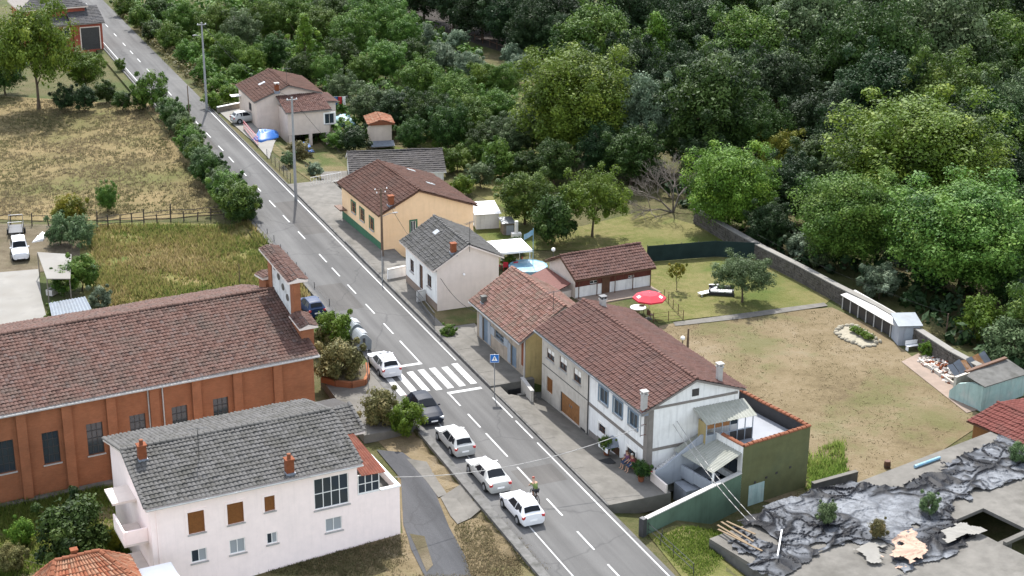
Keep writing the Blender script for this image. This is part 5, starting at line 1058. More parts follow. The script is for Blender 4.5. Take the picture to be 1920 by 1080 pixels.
for cx, cy, w_ in ((830,105,62),(798,68,48),(985,128,66),(858,78,50),(880,120,60),(962,105,50)): tree('bush' if w_ < 55 else 'round', 'silver', cx, cy, w_, 'pale silvery tree at the edge of the dirt track', .95, 'silvery trees by the track', cat='tree', name='tree')
for cx, cy, w_, mt in ((858,298,62,'mid'),(902,330,60,'olive'),(938,300,84,'mid'),(868,348,46,'ygreen'),(905,285,60,'mid'),(990,315,70,'dark')): tree('bush', mt, cx, cy, w_, 'leafy bush growing behind the orange house', None, 'bushes behind the orange house')
tree('round', 'mid', 985, 365, 108, 'round dark green tree next to the white gazebo', 1.0)
tree('bush', 'dark', 1035, 415, 100, 'dense dark shrub under the fruit tree', 1.0)
tree('spread', 'ygreen', 1112, 372, 132, 'pale green fruit tree with forked trunk on the orchard lawn', 1.0)
tree('huge', 'ygreen', 1080, 185, 226, 'huge dark spreading tree rising above the orchard', .98)
tree('round', 'olive', 1000, 235, 100, 'pale olive-green tree left of the huge spreading tree', 1.05)
tree('round', 'silver', 1212, 218, 118, 'silver-white leaved tree above the bare dead tree', 1.5)
tree('round', 'dark', 1185, 285, 116, 'dark tree under the silver-leaved tree', 1.)
tree('column', 'bright', 1230, 100, 62, 'narrow upright light green tree in the dark wood')
tree('column', 'silver', 1570, 205, 72, 'pale rounded column tree standing out from the dark wood', 1.7)
tree('huge', 'ygreen', 1370, 345, 176, 'yellow-green tree beside the end of the screen fence', .95)
tree('round', 'yellow', 1466, 288, 92, 'yellowing tree in front of the dark wood', 1.15)
tree('huge', 'ygreen', 1722, 285, 310, 'very large light green spreading tree beyond the stone wall', .8)
tree('huge', 'mid', 1590, 405, 196, 'dark green tree in front of the very large light green tree', .95)
tree('huge', 'mid', 1812, 435, 280, 'large mid-green tree overhanging the stone wall', .82)
wood = [(1120,72,150,'mid'),(1055,35,130,'deep'),(1180,18,120,'deep'),(1330,205,190,'dark'),(1420,245,130,'dark'),(1505,245,100,'deep'),(1405,90,170,'mid'),(1520,60,190,'olive'),(1640,95,190,'dark'),(1760,70,200,'olive'),(1880,95,170,'mid'),(1460,160,150,'deep'),(1650,175,160,'deep'),(1780,190,170,'mid'),(1895,215,150,'olive'),(1300,60,140,'deep'),(1350,130,130,'deep'),(1500,8,170,'mid'),(1650,5,170,'olive'),(1820,10,180,'dark'),(1935,15,150,'deep'),(1260,8,130,'deep'),(1385,0,150,'dark'),(1880,320,140,'deep'),(1925,400,120,'dark'),(1270,150,120,'deep'),(1180,130,110,'deep'),(1290,260,120,'dark'),(1560,130,140,'dark'),(1480,350,120,'deep'),(1700,400,120,'deep'),(1880,500,110,'dark'),(1760,480,120,'deep'),(980,20,110,'deep'),(1080,95,100,'dark'),(1440,420,90,'deep'),(1540,300,120,'dark'),(1610,260,100,'dark'),(1860,250,150,'dark'),(1130,280,100,'deep'),(1040,300,90,'dark'),(1320,300,100,'deep')]  # dark and deep tones put the cloud shade into the leaf colour
for cx, cy, w_, mt in wood: tree(random.choice(('round','round','spread')), mt, cx, cy, w_, {'mid':'mid-green broadleaf tree of the hillside wood','dark':'dark green broadleaf tree of the hillside wood','deep':'very dark tree of the hillside wood, cloud shade in its leaf colour','olive':'grey-olive broadleaf tree of the hillside wood'}[mt], random.uniform(.95,1.25), 'trees of the hillside wood, '+mt)
for cx, cy, w_ in ((795,-25,100),(850,-8,100),(905,10,105),(955,28,105),(1005,48,100),(1050,70,90),(930,-20,110),(1090,140,90),(870,30,60),(980,75,70)): tree('round', 'deep', cx, cy, w_, 'very dark tree on the far side of the dirt track, shade in its leaf colour', random.uniform(1.1,1.3), 'dark trees behind the track')
R_ = random.Random(8)
for i in range(44):
    x = R_.uniform(1090, 1930); y = R_.uniform(20, 330); w_ = R_.uniform(80, 130)
    if y > 40+(x-1090)*.55: continue
    mt = R_.choice(('dark','deep','deep','olive')); tree('round', mt, x, y+20, w_, {'dark':'dark green broadleaf tree of the hillside wood','deep':'very dark tree of the hillside wood, cloud shade in its leaf colour','olive':'grey-olive broadleaf tree of the hillside wood'}[mt], R_.uniform(1.0,1.3), 'trees of the hillside wood, '+mt)
tree('round', 'yellow', 1905, 25, 66, 'yellow-flowered tree at the top edge of the wood', 1.3)
R_ = random.Random(5)
for i in range(46):          # the wood goes on behind and beyond
    x, y = R_.uniform(930, 2250), R_.uniform(-330, -10); tree('round', R_.choice(('dark','deep','mid')), x, y, R_.uniform(90,140), 'distant broadleaf tree at the back of the hillside wood', R_.uniform(1,1.3), 'trees at the back of the wood')
for i in range(14):
    x, y = R_.uniform(1960, 2250), R_.uniform(40, 620); tree('round', R_.choice(('dark','mid')), x, y, R_.uniform(120,180), 'distant broadleaf tree at the back of the hillside wood', 1.1, 'trees at the back of the wood')
for i in range(22):
    x, y = R_.uniform(230, 960), R_.uniform(-260, -20); tree('round', R_.choice(('dark','mid','mid')), x, y, R_.uniform(60,90), 'distant broadleaf tree above the thicket', R_.uniform(.9,1.2), 'trees above the thicket')
for cx, cy, w_, mt, lb in ((1652,528,82,'silver','grey-green bush leaning over the white-roofed hutches'),(1500,462,62,'silver','pale bush spilling over the top of the stone wall'),(1535,482,50,'olive','small leafy bush behind the stone wall'),(1842,598,96,'bright','rounded light green bush behind the ruined wall'),(1896,645,120,'olive','grey-olive bush beside the corrugated sheets'),(1915,545,84,'silver','silvery shrub at the edge of the wood'),(1740,655,34,'bright','low green plant beside the small grey shed')): tree('bush', mt, cx, cy, w_, lb)
# --- left of the road
tree('spread', 'ygreen', 62, 92, 160, 'tall yellow-green tree with bare trunk at the edge of the meadow', 1.25)
tree('round', 'bright', 158, 128, 76, 'bright green small tree in front of the red brick house', 1.05)
tree('round', 'dark', 5, 130, 90, 'dark tree beside the tall yellow-green tree', 1.)
for cx, cy, w_, mt in ((120,185,50,'deep'),(158,186,50,'deep'),(198,172,46,'dark'),(230,190,40,'dark'),(284,170,70,'mid'),(262,188,40,'dark')): tree('bush', mt, cx, cy, w_, 'dark hedge bush along the top edge of the meadow', 1.0, 'hedge along the top of the meadow')
tree('bush', 'mid', 225, 121, 24, 'clipped round topiary bush at the roadside', 1.05)
HP = [(320,200,44),(333,222,44),(347,245,34),(361,267,40),(376,291,42),(394,317,46),(414,343,50),(434,368,56),(452,390,58)]
for i in range(40):
    q = i/39*(len(HP)-1); k = min(int(q), len(HP)-2); g_ = q-k; cx, cy, w_ = [HP[k][j]*(1-g_)+HP[k+1][j]*g_ for j in range(3)]
    tree('bush', random.choice(('mid','mid','dark','olive')), cx+random.uniform(-5,5), cy+random.uniform(-4,4), w_*random.uniform(.95,1.4), 'roadside hedge bush between the meadow and the road', .95, 'hedge between meadow and road')
for cx, cy, w_, mt, lb in ((130,398,72,'yellow','yellow-green bush by the cross-field fence'),(112,432,62,'olive','grey-green flowering bush next to the parked off-roader'),(152,436,64,'olive','grey-green bush at the end of the stake fence'),(152,512,74,'mid','leafy bush over the sheet-metal lean-to'),(118,528,56,'mid','climbing shrub over the pale awning'),(186,562,50,'silver','pale shrub behind the church roof'),(105,590,46,'bright','low creeper on the blue-grey tin roof'),(625,618,80,'bright','bright green roadside bush beside the recycling bins'),(640,682,98,'dry','brownish bush in the brick planter at the kerb'),(602,640,54,'dry','dry weedy bush by the church front'),(712,768,84,'dry','half-dry bush behind the clipped green one'),(762,783,74,'bright','clipped bright green bush next to the dark parked car'),(138,1000,152,'dark','big round laurel beside the church wall'),(210,1012,44,'yellow','yellowish slim shrub next to the laurel'),(40,1000,56,'ygreen','tall weeds clump near the church wall'),(20,1045,60,'dry','dry bramble clump in the narrow plot')): tree('bush', mt, cx, cy, w_, lb, 1.0 if cx != 138 else .95)
tree('round', 'mid', 200, 368, 42, 'slender young tree by the cross-field fence', 1.35)
tree('spread', 'olive', 1395, 516, 112, 'grey olive tree with multiple stems on the upper lawn', .85)
tree('sparse', 'yellow', 1270, 512, 40, 'thin sapling with few leaves beside the cabin', 1.5)
for cx, cy, w_, mt, lb in ((562,282,52,'dry','flowering shrub in the small front garden'),(590,318,34,'silver','pale round shrub in the small front garden'),(540,298,36,'olive','low shrub by the tall lamp post'),(665,262,64,'deep','dark clipped shrub beside the orange-roofed shed'),(632,262,46,'mid','shrub behind the raised annex'),(845,565,30,'deep','dark low plant inside the black-railed front yard'),(840,622,34,'mid','low plant at the end of the front yard'),(970,460,40,'dark','dark bush beside the gazebo'),(955,490,34,'mid','leafy bush by the blue pool')): tree('bush', mt, cx, cy, w_, lb, .8)
# undergrowth that closes the wood floor
def undergrowth(poly, n, h, leaf, mat, label, seed):
    R = np.random.default_rng(seed); c = pts_in(poly, n, R); z = np.array([zg(*q) for q in c]); cen = np.column_stack([c, z+R.uniform(.1, h, n)]); rad = R.uniform(.35, 1.1, n)
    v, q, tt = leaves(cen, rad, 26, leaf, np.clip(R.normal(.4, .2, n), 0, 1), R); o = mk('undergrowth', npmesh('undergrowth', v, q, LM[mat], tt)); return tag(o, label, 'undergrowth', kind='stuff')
undergrowth([(1430,470),(1580,545),(1700,600),(1960,760),(2100,500),(2100,0),(1000,0),(1010,110),(1120,290),(1330,420)], 4200, 1.6, .28, 'deep', 'dark undergrowth covering the floor of the hillside wood', 3)
undergrowth([(215,0),(430,195),(560,260),(650,285),(760,250),(900,330),(1000,350),(1010,300),(900,110),(690,-20)], 2400, 1.6, .22, 'mid', 'tangled green undergrowth filling the thicket and grove', 4)
undergrowth([(205,10),(255,60),(350,150),(420,202),(445,190),(300,40),(235,0)], 500, .8, .14, 'dry', 'weeds and dry brambles along the road edge below the bank', 5)
# bare dead tree
dt = thing('dead_tree', 'bare grey dead tree with tangled branches in front of the wood', 'tree', PG(1262,398), .4, None, (.75,.75,.75))
mb = MB(); R_ = random.Random(3)
def branch(p, d, l, r, n):
    q = p+d*l; mb.tube(p, q, r, r*.66, 6, False)
    if n == 0: return
    for _ in range(3 if n > 2 else 3):
        e_ = (d+Vector((R_.uniform(-.8,.8), R_.uniform(-.8,.8), R_.uniform(-.35,.55)))).normalized(); branch(q, e_, l*R_.uniform(.62,.88), r*.62, n-1)
for dd in ((-.6,.1,.6), (-.2,-.3,.9), (.4,.2,.8), (-.9,-.1,.35)): branch(Vector((0,0,-.1)), Vector(dd).normalized(), 2.6, .16, 5)
mb.build('branches', M['bark_dead'], dt, True)
M['wood_fence'] = plain('fence_wood', (.075,.062,.05), .95, .3, 4, .3, .1)
M['tile_red'] = tiles('tile_red', [(.11,.035,.028), (.13,.042,.034), (.15,.05,.04)], stain=(.09,.05,.04), samt=.4)
# ================================================================ vehicles
def car(label, px, az_deg, style, col, length=4.1, width=1.76, z=0.0, cat='car', roofglass=False, detail=None):
    """px = photo pixel of the middle of the car on the ground; nose along local +X"""
    p = P(*px, z); yaw = math.radians(90-az_deg); t = thing('parked_car', label, cat, (p[0],p[1],z), yaw, 'parked cars'); k = length/4.1; w = width/2
    S = {'hatch': [(2.05,.70,.50,.55,.6),(1.93,.90,.62,.68,.8),(1.5,.98,.76,.84,.84),(1.0,1.,.86,.93,.84),(.78,1.,.90,.97,.82),(.1,1.,.93,1.40,.66),(-.6,1.,.94,1.47,.66),(-1.3,.99,.95,1.42,.64),(-1.55,.98,.95,1.33,.64),(-1.88,.95,.93,1.0,.76),(-2.0,.92,.84,.90,.78),(-2.05,.82,.55,.6,.7)],
         'sedan': [(2.05,.70,.50,.55,.6),(1.93,.90,.60,.66,.8),(1.5,.98,.72,.80,.84),(.95,1.,.84,.90,.84),(.75,1.,.88,.94,.82),(.1,1.,.92,1.36,.66),(-.5,1.,.93,1.42,.66),(-.95,.99,.94,1.37,.64),(-1.5,.98,.94,1.0,.78),(-1.9,.95,.90,.97,.80),(-2.02,.92,.78,.88,.78),(-2.05,.84,.52,.6,.7)],
         'suv': [(2.05,.80,.60,.70,.7),(1.95,.94,.78,.90,.84),(1.4,.99,.96,1.04,.86),(.95,1.,1.0,1.07,.86),(.8,1.,1.02,1.10,.84),(.35,1.,1.05,1.68,.74),(-.6,1.,1.06,1.74,.75),(-1.6,1.,1.06,1.72,.75),(-1.85,.99,1.06,1.62,.76),(-1.98,.97,1.02,1.10,.82),(-2.03,.94,.92,.98,.82),(-2.05,.88,.6,.66,.76)]}[style]
    lift = .1 if style == 'suv' else 0.
    xs = [s[0]*k for s in S]; itp = lambda x, j: float(np.interp(-x, [-q for q in xs], [s[j] for s in S]))
    st_ = sorted({*xs, *np.linspace(xs[0], xs[-1], 26)}, reverse=True); rings = []
    def half(x):
        wf, zs, zt, tw = [itp(x, j) for j in (1,2,3,4)]; return [(w*wf*.84,.20+lift),(w*wf*.97,.34+lift),(w*wf,.58+lift*.5),(w*wf*.965,zs),(w*(tw+(wf-1)),zt),(w*tw*.55,zt+.035)]
    vs, fs = [], []
    for x in st_:
        h = half(x); ring = h+[(0,h[-1][1]+.01)]+[(-a,b) for a, b in h[::-1]]; vs += [(x,a,b) for a, b in ring]
    n = len(ring)
    for i in range(len(st_)-1):
        for j in range(n): fs.append((i*n+j, i*n+(j+1)%n, (i+1)*n+(j+1)%n, (i+1)*n+j))
    fs += [tuple(range(n))[::-1], tuple(range((len(st_)-1)*n, len(st_)*n))]
    b = MB().add(vs, fs).build('body', M[col], t); b.data.shade_smooth()
    try: b.data.set_sharp_from_angle(angle=math.radians(38))
    except Exception: pass
    def ys(x, zz):
        h = half(x); return float(np.interp(zz, [h[3][1], h[4][1]], [h[3][0], h[4][0]]))
    x1, x2, x3 = xs[4], xs[5], xs[-5] if style != 'suv' else xs[8]
    # windscreen, rear window
    xr0, xr1 = (xs[8], xs[9]) if style == 'hatch' else ((xs[7], xs[8]) if style == 'sedan' else (xs[8], xs[9]))
    def scr(name, xa, xb, fa=.1, fb=.92):
        q = MB(); pts = []
        for f_ in (fa, fb):
            x = xa+(xb-xa)*f_; h = half(x); zz = h[4][1]+.012; pts += [(x, h[4][0]*.93, zz), (x, 0, zz+.05), (x, -h[4][0]*.93, zz)]
        sx = .02 if xa > xb and xa > 0 else -.02
        q.add([(a+(.02 if xa > 0 else -.02), b_, c+.012) for a, b_, c in pts], [(0,1,4,3),(1,2,5,4)]); o = q.build(name, M['car_glass'], b); o.data.shade_smooth()
    scr('windscreen', x1, x2); scr('rear_window', xr1, xr0)
    zl = .04
    for sgn in (1, -1):
        zz0 = itp(0, 2)+.035; ztp = itp(-.3*k, 3)-.06; xa, xb = x1-.1, x2-.08; xm = (x2+xr0)/2-.05*k; xe = xr0+.02 if style != 'sedan' else xr0-.02; xl = xr0-.2 if style != 'suv' else xr0-.02
        for poly in ([(xa-.25*k,zz0+.02),(xb-.06,ztp),(xm+.04,ztp+.02),(xm+.04,zz0)], [(xm-.04,zz0),(xm-.04,ztp+.02),(xe+.12,ztp-.03),(xl+.12,zz0+.05)]):
            q = MB(); q.add([(x, sgn*(ys(x, zz)+.012), zz) for x, zz in poly], [(0,1,2,3) if sgn < 0 else (3,2,1,0)]); q.build('side_window', M['car_glass'], b)
    if roofglass:
        q = MB(); q.add([(x2-.1,.42,itp(x2-.1,3)+.052),(x2-.1,-.42,itp(x2-.1,3)+.052),(-1.0*k,-.42,itp(-1.0*k,3)+.052),(-1.0*k,.42,itp(-1.0*k,3)+.052)], [(0,1,2,3)]); q.build('sunroof', M['car_glass'], b)
    for sx in (1.27, -1.27):
        for sgn in (1, -1):
            r = .31+lift*.6; c = (sx*k, sgn*(w-.1), r); a = MB().tube((c[0],sgn*(w-.22),c[2]+.02), (c[0],sgn*(w+.004),c[2]+.02), r+.06, r+.06, 20).build('wheel_arch', M['rubber'], b)
            wl = MB().tube((c[0],sgn*(w-.2),c[2]), (c[0],sgn*(w+.02),c[2]), r, r, 20).build('wheel', M['rubber'], t)
            MB().lathe([(r*.62,0),(r*.6,.02),(.1,.012)], 14).build('rim', M['metal'], wl); wl.children[0].rotation_euler = (-sgn*math.pi/2, 0, 0); wl.children[0].location = (c[0], sgn*(w+.021), c[2])
    for sgn in (1, -1):
        zf = itp(xs[1],2)-.02; q = MB(); q.obox((xs[1]-.02, sgn*w*.68, zf), (.22,.36,.15), Matrix.Rotation(sgn*-.35,3,'Z')); q.build('headlight', M['lamp_glass'], t)
        zr = .82 if style != 'suv' else .9; q = MB(); q.obox((xs[-2]+.03, sgn*w*.74, zr-.04), (.14,.3,.18), Matrix.Rotation(sgn*.35,3,'Z')); q.build('taillight', M['tail_red'], t)
        q = MB(); q.obox((x1-.2, sgn*(w+.03), zz0+.04), (.1,.16,.11)); q.build('mirror', M[col], t)
    q = MB(); q.box(xs[-1]-.02, xs[-1]+.04, -.26, .26, .48, .6); q.build('number_plate', M['white'], t); q = MB(); q.box(xs[0]-.04, xs[0]+.02, -.26, .26, .36, .47); q.build('number_plate', M['white'], t)
    q = MB(); q.box(xs[0]-.12, xs[0]+.005, -w*.5, w*.5, .25, .35); q.build('grille', M['rubber'], t)
    if detail == 'spare': q = MB(); q.tube((xs[-1]-.2,0,.95),(xs[-1]+.02,0,.95),.34,.34,18); q.build('spare_wheel', M['rubber'], t)
    return t
M['car_white'] = paint('car_white', (.66,.66,.67), .45, .15); M['car_silver'] = paint('car_silver', (.40,.40,.38), .45, .15, .1); M['car_dark'] = paint('car_dark', (.012,.016,.026), .5, .0, 0., .12); M['car_blue'] = paint('car_blue', (.012,.028,.075), .5, .0, 0., .2)
M['car_glass'] = glassmat('car_glass', (.010,.012,.015), .25, .12); M['lamp_glass'] = glassmat('lamp_glass', (.6,.62,.63), .1); M['tail_red'] = paint('tail_red', (.4,.02,.02), .2)
AZ = -23.
car('white compact SUV-style car with dark glass roof parked before the crossing', (720,692), AZ, 'hatch', 'car_white', 4.3, 1.8, roofglass=True)
car('dark blue-black hatchback facing the bottom of the street, parked just past the crossing', (797,778), AZ+180, 'hatch', 'car_dark', 4.3, 1.78)
car('silver hatchback parked behind the dark car', (853,836), AZ, 'hatch', 'car_silver', 4.35, 1.76)
car('silver saloon car with a boot, parked between two hatchbacks', (915,900), AZ, 'sedan', 'car_silver', 4.75, 1.8)
car('white small hatchback last in the row by the cyclist', (978,963), AZ, 'hatch', 'car_white', 4.1, 1.78)
car('white old off-road car with square cabin on the dirt yard', (38,480), 160, 'suv', 'car_white', 4.0, 1.66, zg(*PG(38,480)[:2])+.05)
car('dark blue car parked in front of the church', (583,584), -25, 'hatch', 'car_blue', 4.0, 1.7, zg(*PG(583,584)[:2])+.05)
car('silver-white car on the drive of the beige house', (462,228), 60, 'hatch', 'car_silver', 3.9, 1.65, .03)
# trailer behind the off-roader
tp = PG(31,438); t = thing('car_trailer', 'grey open car trailer with upright frame behind the white off-roader', 'trailer', tp, math.radians(-75))
q = MB(); q.box(-1.3,1.5,-.75,.75,.5,.6); q.build('bed', M['metal_dk'], t)
for sy in (-.75,.7): q = MB(); q.box(-1.3,1.5,sy,sy+.05,.601,1.0); q.build('side_board', M['metal_dk'], t)
for x in (-1.2,1.4):
    q = MB(); q.path([(x,-.7,1.0),(x,-.7,1.7),(x,.7,1.7),(x,.7,1.0)], .03); q.build('hoop', M['metal'], t)
for sy in (-.85,.85): q = MB(); q.tube((0,sy-.09,.32),(0,sy+.09,.32),.32,.32,16); q.build('wheel', M['rubber'], t)
q = MB(); q.path([(1.5,-.5,.5),(2.6,0,.45),(1.5,.5,.5)], .04); q.build('drawbar', M['metal_dk'], t)
# ================================================================ people
def skin_obj(name, verts, edges, radii, mat, parent, sub=2, root=0):
    me = bpy.data.meshes.new(name); me.from_pydata([tuple(v) for v in verts], edges, []); o = mk(name, me, parent); me.materials.append(M[mat])
    sk = o.modifiers.new('skin', 'SKIN'); sk.use_smooth_shade = True
    for i, r in enumerate(radii):
        d = me.skin_vertices[0].data[i]; r = (r, r) if not isinstance(r, tuple) else r; d.radius = r; d.use_root = (i == root)
    s = o.modifiers.new('sub', 'SUBSURF'); s.levels = 1; s.render_levels = sub; return o
def person(label, loc, yaw, J, shirt, trousers, hair='wood_dk', helmet=None, group=None):
    """J: joint positions; one continuous body, clothing and hair over it"""
    t = thing('person', label, 'person', loc, yaw, group)
    N = ['pelvis','waist','chest','neck','head','top','shL','elL','haL','shR','elR','haR','hiL','knL','anL','toL','hiR','knR','anR','toR']; I = {n: i for i, n in enumerate(N)}
    rad = dict(pelvis=.13,waist=.12,chest=.14,neck=.055,head=.098,top=.075,shL=.06,elL=.045,haL=.035,shR=.06,elR=.045,haR=.035,hiL=.085,knL=.06,anL=.04,toL=.035,hiR=.085,knR=.06,anR=.04,toR=.035)
    E_ = [('pelvis','waist'),('waist','chest'),('chest','neck'),('neck','head'),('head','top'),('chest','shL'),('shL','elL'),('elL','haL'),('chest','shR'),('shR','elR'),('elR','haR'),('pelvis','hiL'),('hiL','knL'),('knL','anL'),('anL','toL'),('pelvis','hiR'),('hiR','knR'),('knR','anR'),('anR','toR')]
    skin_obj('body', [J[n] for n in N], [(I[a], I[b]) for a, b in E_], [rad[n] for n in N], 'skin', t)
    lp = lambda a, b, f_: tuple(np.array(J[a])*(1-f_)+np.array(J[b])*f_)
    skin_obj('shirt', [J['pelvis'],J['waist'],J['chest'],J['shL'],lp('shL','elL',.8),J['shR'],lp('shR','elR',.8)], [(0,1),(1,2),(2,3),(3,4),(2,5),(5,6)], [.145,.14,.165,.08,.065,.08,.065], shirt, t)
    skin_obj('trousers', [J['pelvis'],J['hiL'],J['knL'],lp('knL','anL',.3),J['hiR'],J['knR'],lp('knR','anR',.3)], [(0,1),(1,2),(2,3),(0,4),(4,5),(5,6)], [.15,.105,.08,.07,.105,.08,.07], trousers, t)
    h = np.array(J['top']); MB().ell((h[0],h[1],h[2]-.0),(.105,.1,.085),12,8).build('helmet' if helmet else 'hair', M[helmet or hair], t, True)
    for n, e in (('haL','elL'),('haR','elR')):
        d = np.array(J[n])-np.array(J[e]); d = d/np.linalg.norm(d); s_ = np.cross(d, [0,0,1.]); s_ = s_/max(1e-6, np.linalg.norm(s_)); mb = MB(); b0 = np.array(J[n]); mb.ell(b0+d*.03, (.042,.042,.03), 8, 6)
        for i in range(4): a = b0+d*.05+s_*(.027*(i-1.5)); m_ = a+d*(.038+.005*(i in (1,2)))+np.array([0,0,-.012]); mb.tube(a, m_, .009, .008, 6); mb.tube(m_, m_+d*.02+np.array([0,0,-.03]), .008, .006, 6)
        a = b0+d*.01+s_*.04; mb.tube(a, a+d*.03+s_*.02, .011, .008, 6); mb.build('hand', M['skin'], t, True)
    f_ = np.array(J['head']); fx = f_-np.array(J['neck']); nd = np.array([1.,0,0]); mb = MB(); mb.ell(f_+nd*.1, (.022,.016,.025), 8, 6)
    for s_ in (-1,1): mb.ell(f_+np.array([0,s_*.1,0]), (.025,.014,.035), 8, 6)
    mb.build('nose_and_ears', M['skin'], t, True); mb = MB()
    for s_ in (-1,1): mb.ell(f_+np.array([.088,s_*.036,.022]), (.012,.014,.01), 8, 6)
    mb.ell(f_+np.array([.09,0,-.045]), (.01,.028,.008), 8, 6); mb.build('eyes_and_mouth', M['wood_dk'], t, True)
    return t
M['shirt_purple'] = plain('shirt_purple', (.12,.05,.10), .85); M['shirt_maroon'] = plain('shirt_maroon', (.16,.03,.035), .85); M['trouser_blue'] = plain('trouser_blue', (.04,.06,.11), .85); M['jersey'] = plain('jersey_lime', (.09,.13,.03), .7); M['lycra'] = plain('lycra_black', (.02,.02,.022), .7); M['helmet_red'] = plain('helmet_red', (.25,.06,.04), .4); M['hair_grey'] = plain('hair_grey', (.4,.38,.35), .8)
cyp = P(1003,940); cyaw = math.radians(90-(AZ+2)); 
J = dict(pelvis=(-.22,0,.98),waist=(-.1,0,1.14),chest=(.12,0,1.32),neck=(.24,0,1.44),head=(.32,0,1.55),top=(.34,0,1.66),shL=(.14,.18,1.36),elL=(.36,.22,1.16),haL=(.52,.22,1.04),shR=(.14,-.18,1.36),elR=(.36,-.22,1.16),haR=(.52,-.22,1.04),hiL=(-.2,.1,.95),knL=(.16,.12,.82),anL=(.02,.12,.42),toL=(.16,.12,.36),hiR=(-.2,-.1,.95),knR=(.12,-.12,.62),anR=(.0,-.12,.22),toR=(.14,-.12,.16))
person('cyclist in lime and black jersey and reddish helmet riding up the road', cyp, cyaw, J, 'jersey', 'lycra', helmet='helmet_red')
bk = thing('bicycle', 'dark bicycle under the cyclist beside the white hatchback', 'bicycle', cyp, cyaw)
q = MB(); q.path([(-.5,0,.34),(-.05,0,.28),(.38,0,.82),(-.2,0,.8),(-.05,0,.28)], .022); q.path([(-.2,0,.8),(-.5,0,.34)], .016); q.tube((-.2,0,.8),(-.24,0,.92),.016); q.build('frame', M['frame_dk'], bk)
q = MB(); q.path([(.36,0,.95),(.38,0,.82),(.52,0,.34)], .02); q.build('fork', M['metal_dk'], bk); q = MB(); q.path([(.5,-.24,1.02),(.4,-.12,1.0),(.36,0,.98),(.4,.12,1.0),(.5,.24,1.02)], .015); q.build('handlebar', M['metal_dk'], bk)
q = MB(); q.ell((-.25,0,.93),(.14,.06,.03)); q.build('saddle', M['rubber'], bk); q = MB(); q.tube((-.05,-.1,.28),(-.05,.1,.28),.05); q.path([(-.05,-.11,.28),(.0,-.11,.14)],.012); q.path([(-.05,.11,.28),(.0,.11,.38)],.012); q.build('crank', M['metal'], bk)
for x in (-.5,.52):
    q = MB(); nn = 22
    for i in range(nn): a0, a1 = 2*math.pi*i/nn, 2*math.pi*(i+1)/nn; q.tube((x+.33*math.cos(a0),0,.34+.33*math.sin(a0)), (x+.33*math.cos(a1),0,.34+.33*math.sin(a1)), .024, .024, 6, False)
    wo_ = q.build('wheel', M['rubber'], bk); q = MB()
    for i in range(10): a0 = 2*math.pi*i/10; q.tube((x,0,.34), (x+.32*math.cos(a0),0,.34+.32*math.sin(a0)), .004, .004, 4, False)
    q.build('spoke', M['metal'], wo_)
# bench with two people on the house terrace
f = LH
def lz(X, Y): p_ = f.w(X, Y); p_[2] = zpw(p_)+.012; return p_

t = thing('bench', 'dark bench against the front of the long white house', 'bench', lz(-.45,1.35), f.yaw)
for i in range(4): q = MB(); q.box(-.3+.13*i,-.19+.13*i,-1.1,1.1,.42,.46); q.build('seat_slat', M['wood_dk'], t)
for i in range(3): q = MB(); q.box(.22,.26,-1.1,1.1,.55+.14*i,.66+.14*i); q.build('back_slat', M['wood_dk'], t)
for y in (-.95,.95): q = MB(); q.box(-.28,-.22,y-.03,y+.03,0,.419); q.box(.18,.219,y-.03,y+.03,0,.95); q.build('leg', M['metal_dk'], t)
def sit(label, loc, yaw, shirt, tr, hair):
    J = dict(pelvis=(0,0,.56),waist=(.02,0,.72),chest=(.05,0,.96),neck=(.07,0,1.1),head=(.1,0,1.22),top=(.1,0,1.33),shL=(.05,.18,1.02),elL=(.08,.25,.78),haL=(.28,.2,.66),shR=(.05,-.18,1.02),elR=(.08,-.25,.78),haR=(.28,-.2,.66),hiL=(.05,.1,.54),knL=(.44,.12,.5),anL=(.48,.12,.1),toL=(.62,.13,.04),hiR=(.05,-.1,.54),knR=(.44,-.12,.5),anR=(.5,-.12,.1),toR=(.64,-.13,.04)); person(label, loc, yaw, J, shirt, tr, hair)
sit('person in purple top sitting on the bench beside the doorway', lz(-.5,1.75), f.yaw+math.pi, 'shirt_purple', 'trouser_blue', 'wood_dk')
sit('grey-haired person in maroon top and blue trousers sitting on the bench', lz(-.5,1.0), f.yaw+math.pi, 'shirt_maroon', 'trouser_blue', 'hair_grey')
def pot(label, loc, hgt_=.9, mat='mid'):
    t = thing('potted_plant', label, 'potted plant', loc, random.uniform(0,6)); MB().lathe([(.18,0),(.25,.4),(.28,.42),(.24,.42)], 14).build('pot', M['terra'], t)
    c = mk('foliage', PROTO['bush'][0][0], t); c.material_slots[0].link = 'OBJECT'; c.material_slots[0].material = LM[mat]; c.scale = (hgt_/3, hgt_/3, hgt_/3); c.location = (0,0,.3)
pot('potted plant by the canopied door of the long house', lz(-.7,4.6), 1.2, 'mid'); pot('potted shrub at the end of the terrace by the stair', lz(-.9,-.9), 1.3, 'dark')
q = MB(); q.box(-.6,.6,-.45,.45,0,.02); tag(q.build('door_mat', M['rubber']), 'dark mat on the pavement before the canopied door', 'mat').location = lz(-1.5,3.2); bpy.data.objects['door_mat'].rotation_euler = (0,0,f.yaw)
t = thing('toy_car', 'orange-red ride-on toy at the foot of the outside stair', 'toy', lz(.3,-.6), .7); MB().ell((0,0,.28),(.38,.2,.16)).build('body', M['red_cloth'], t, True); 
for x in (-.24,.24):
    for y in (-.2,.2): MB().tube((x,y-.04,.13),(x,y+.04,.13),.12).build('wheel', M['rubber'], t)
MB().tube((.1,0,.4),(.18,0,.62),.03).build('handle', M['rubber'], t)
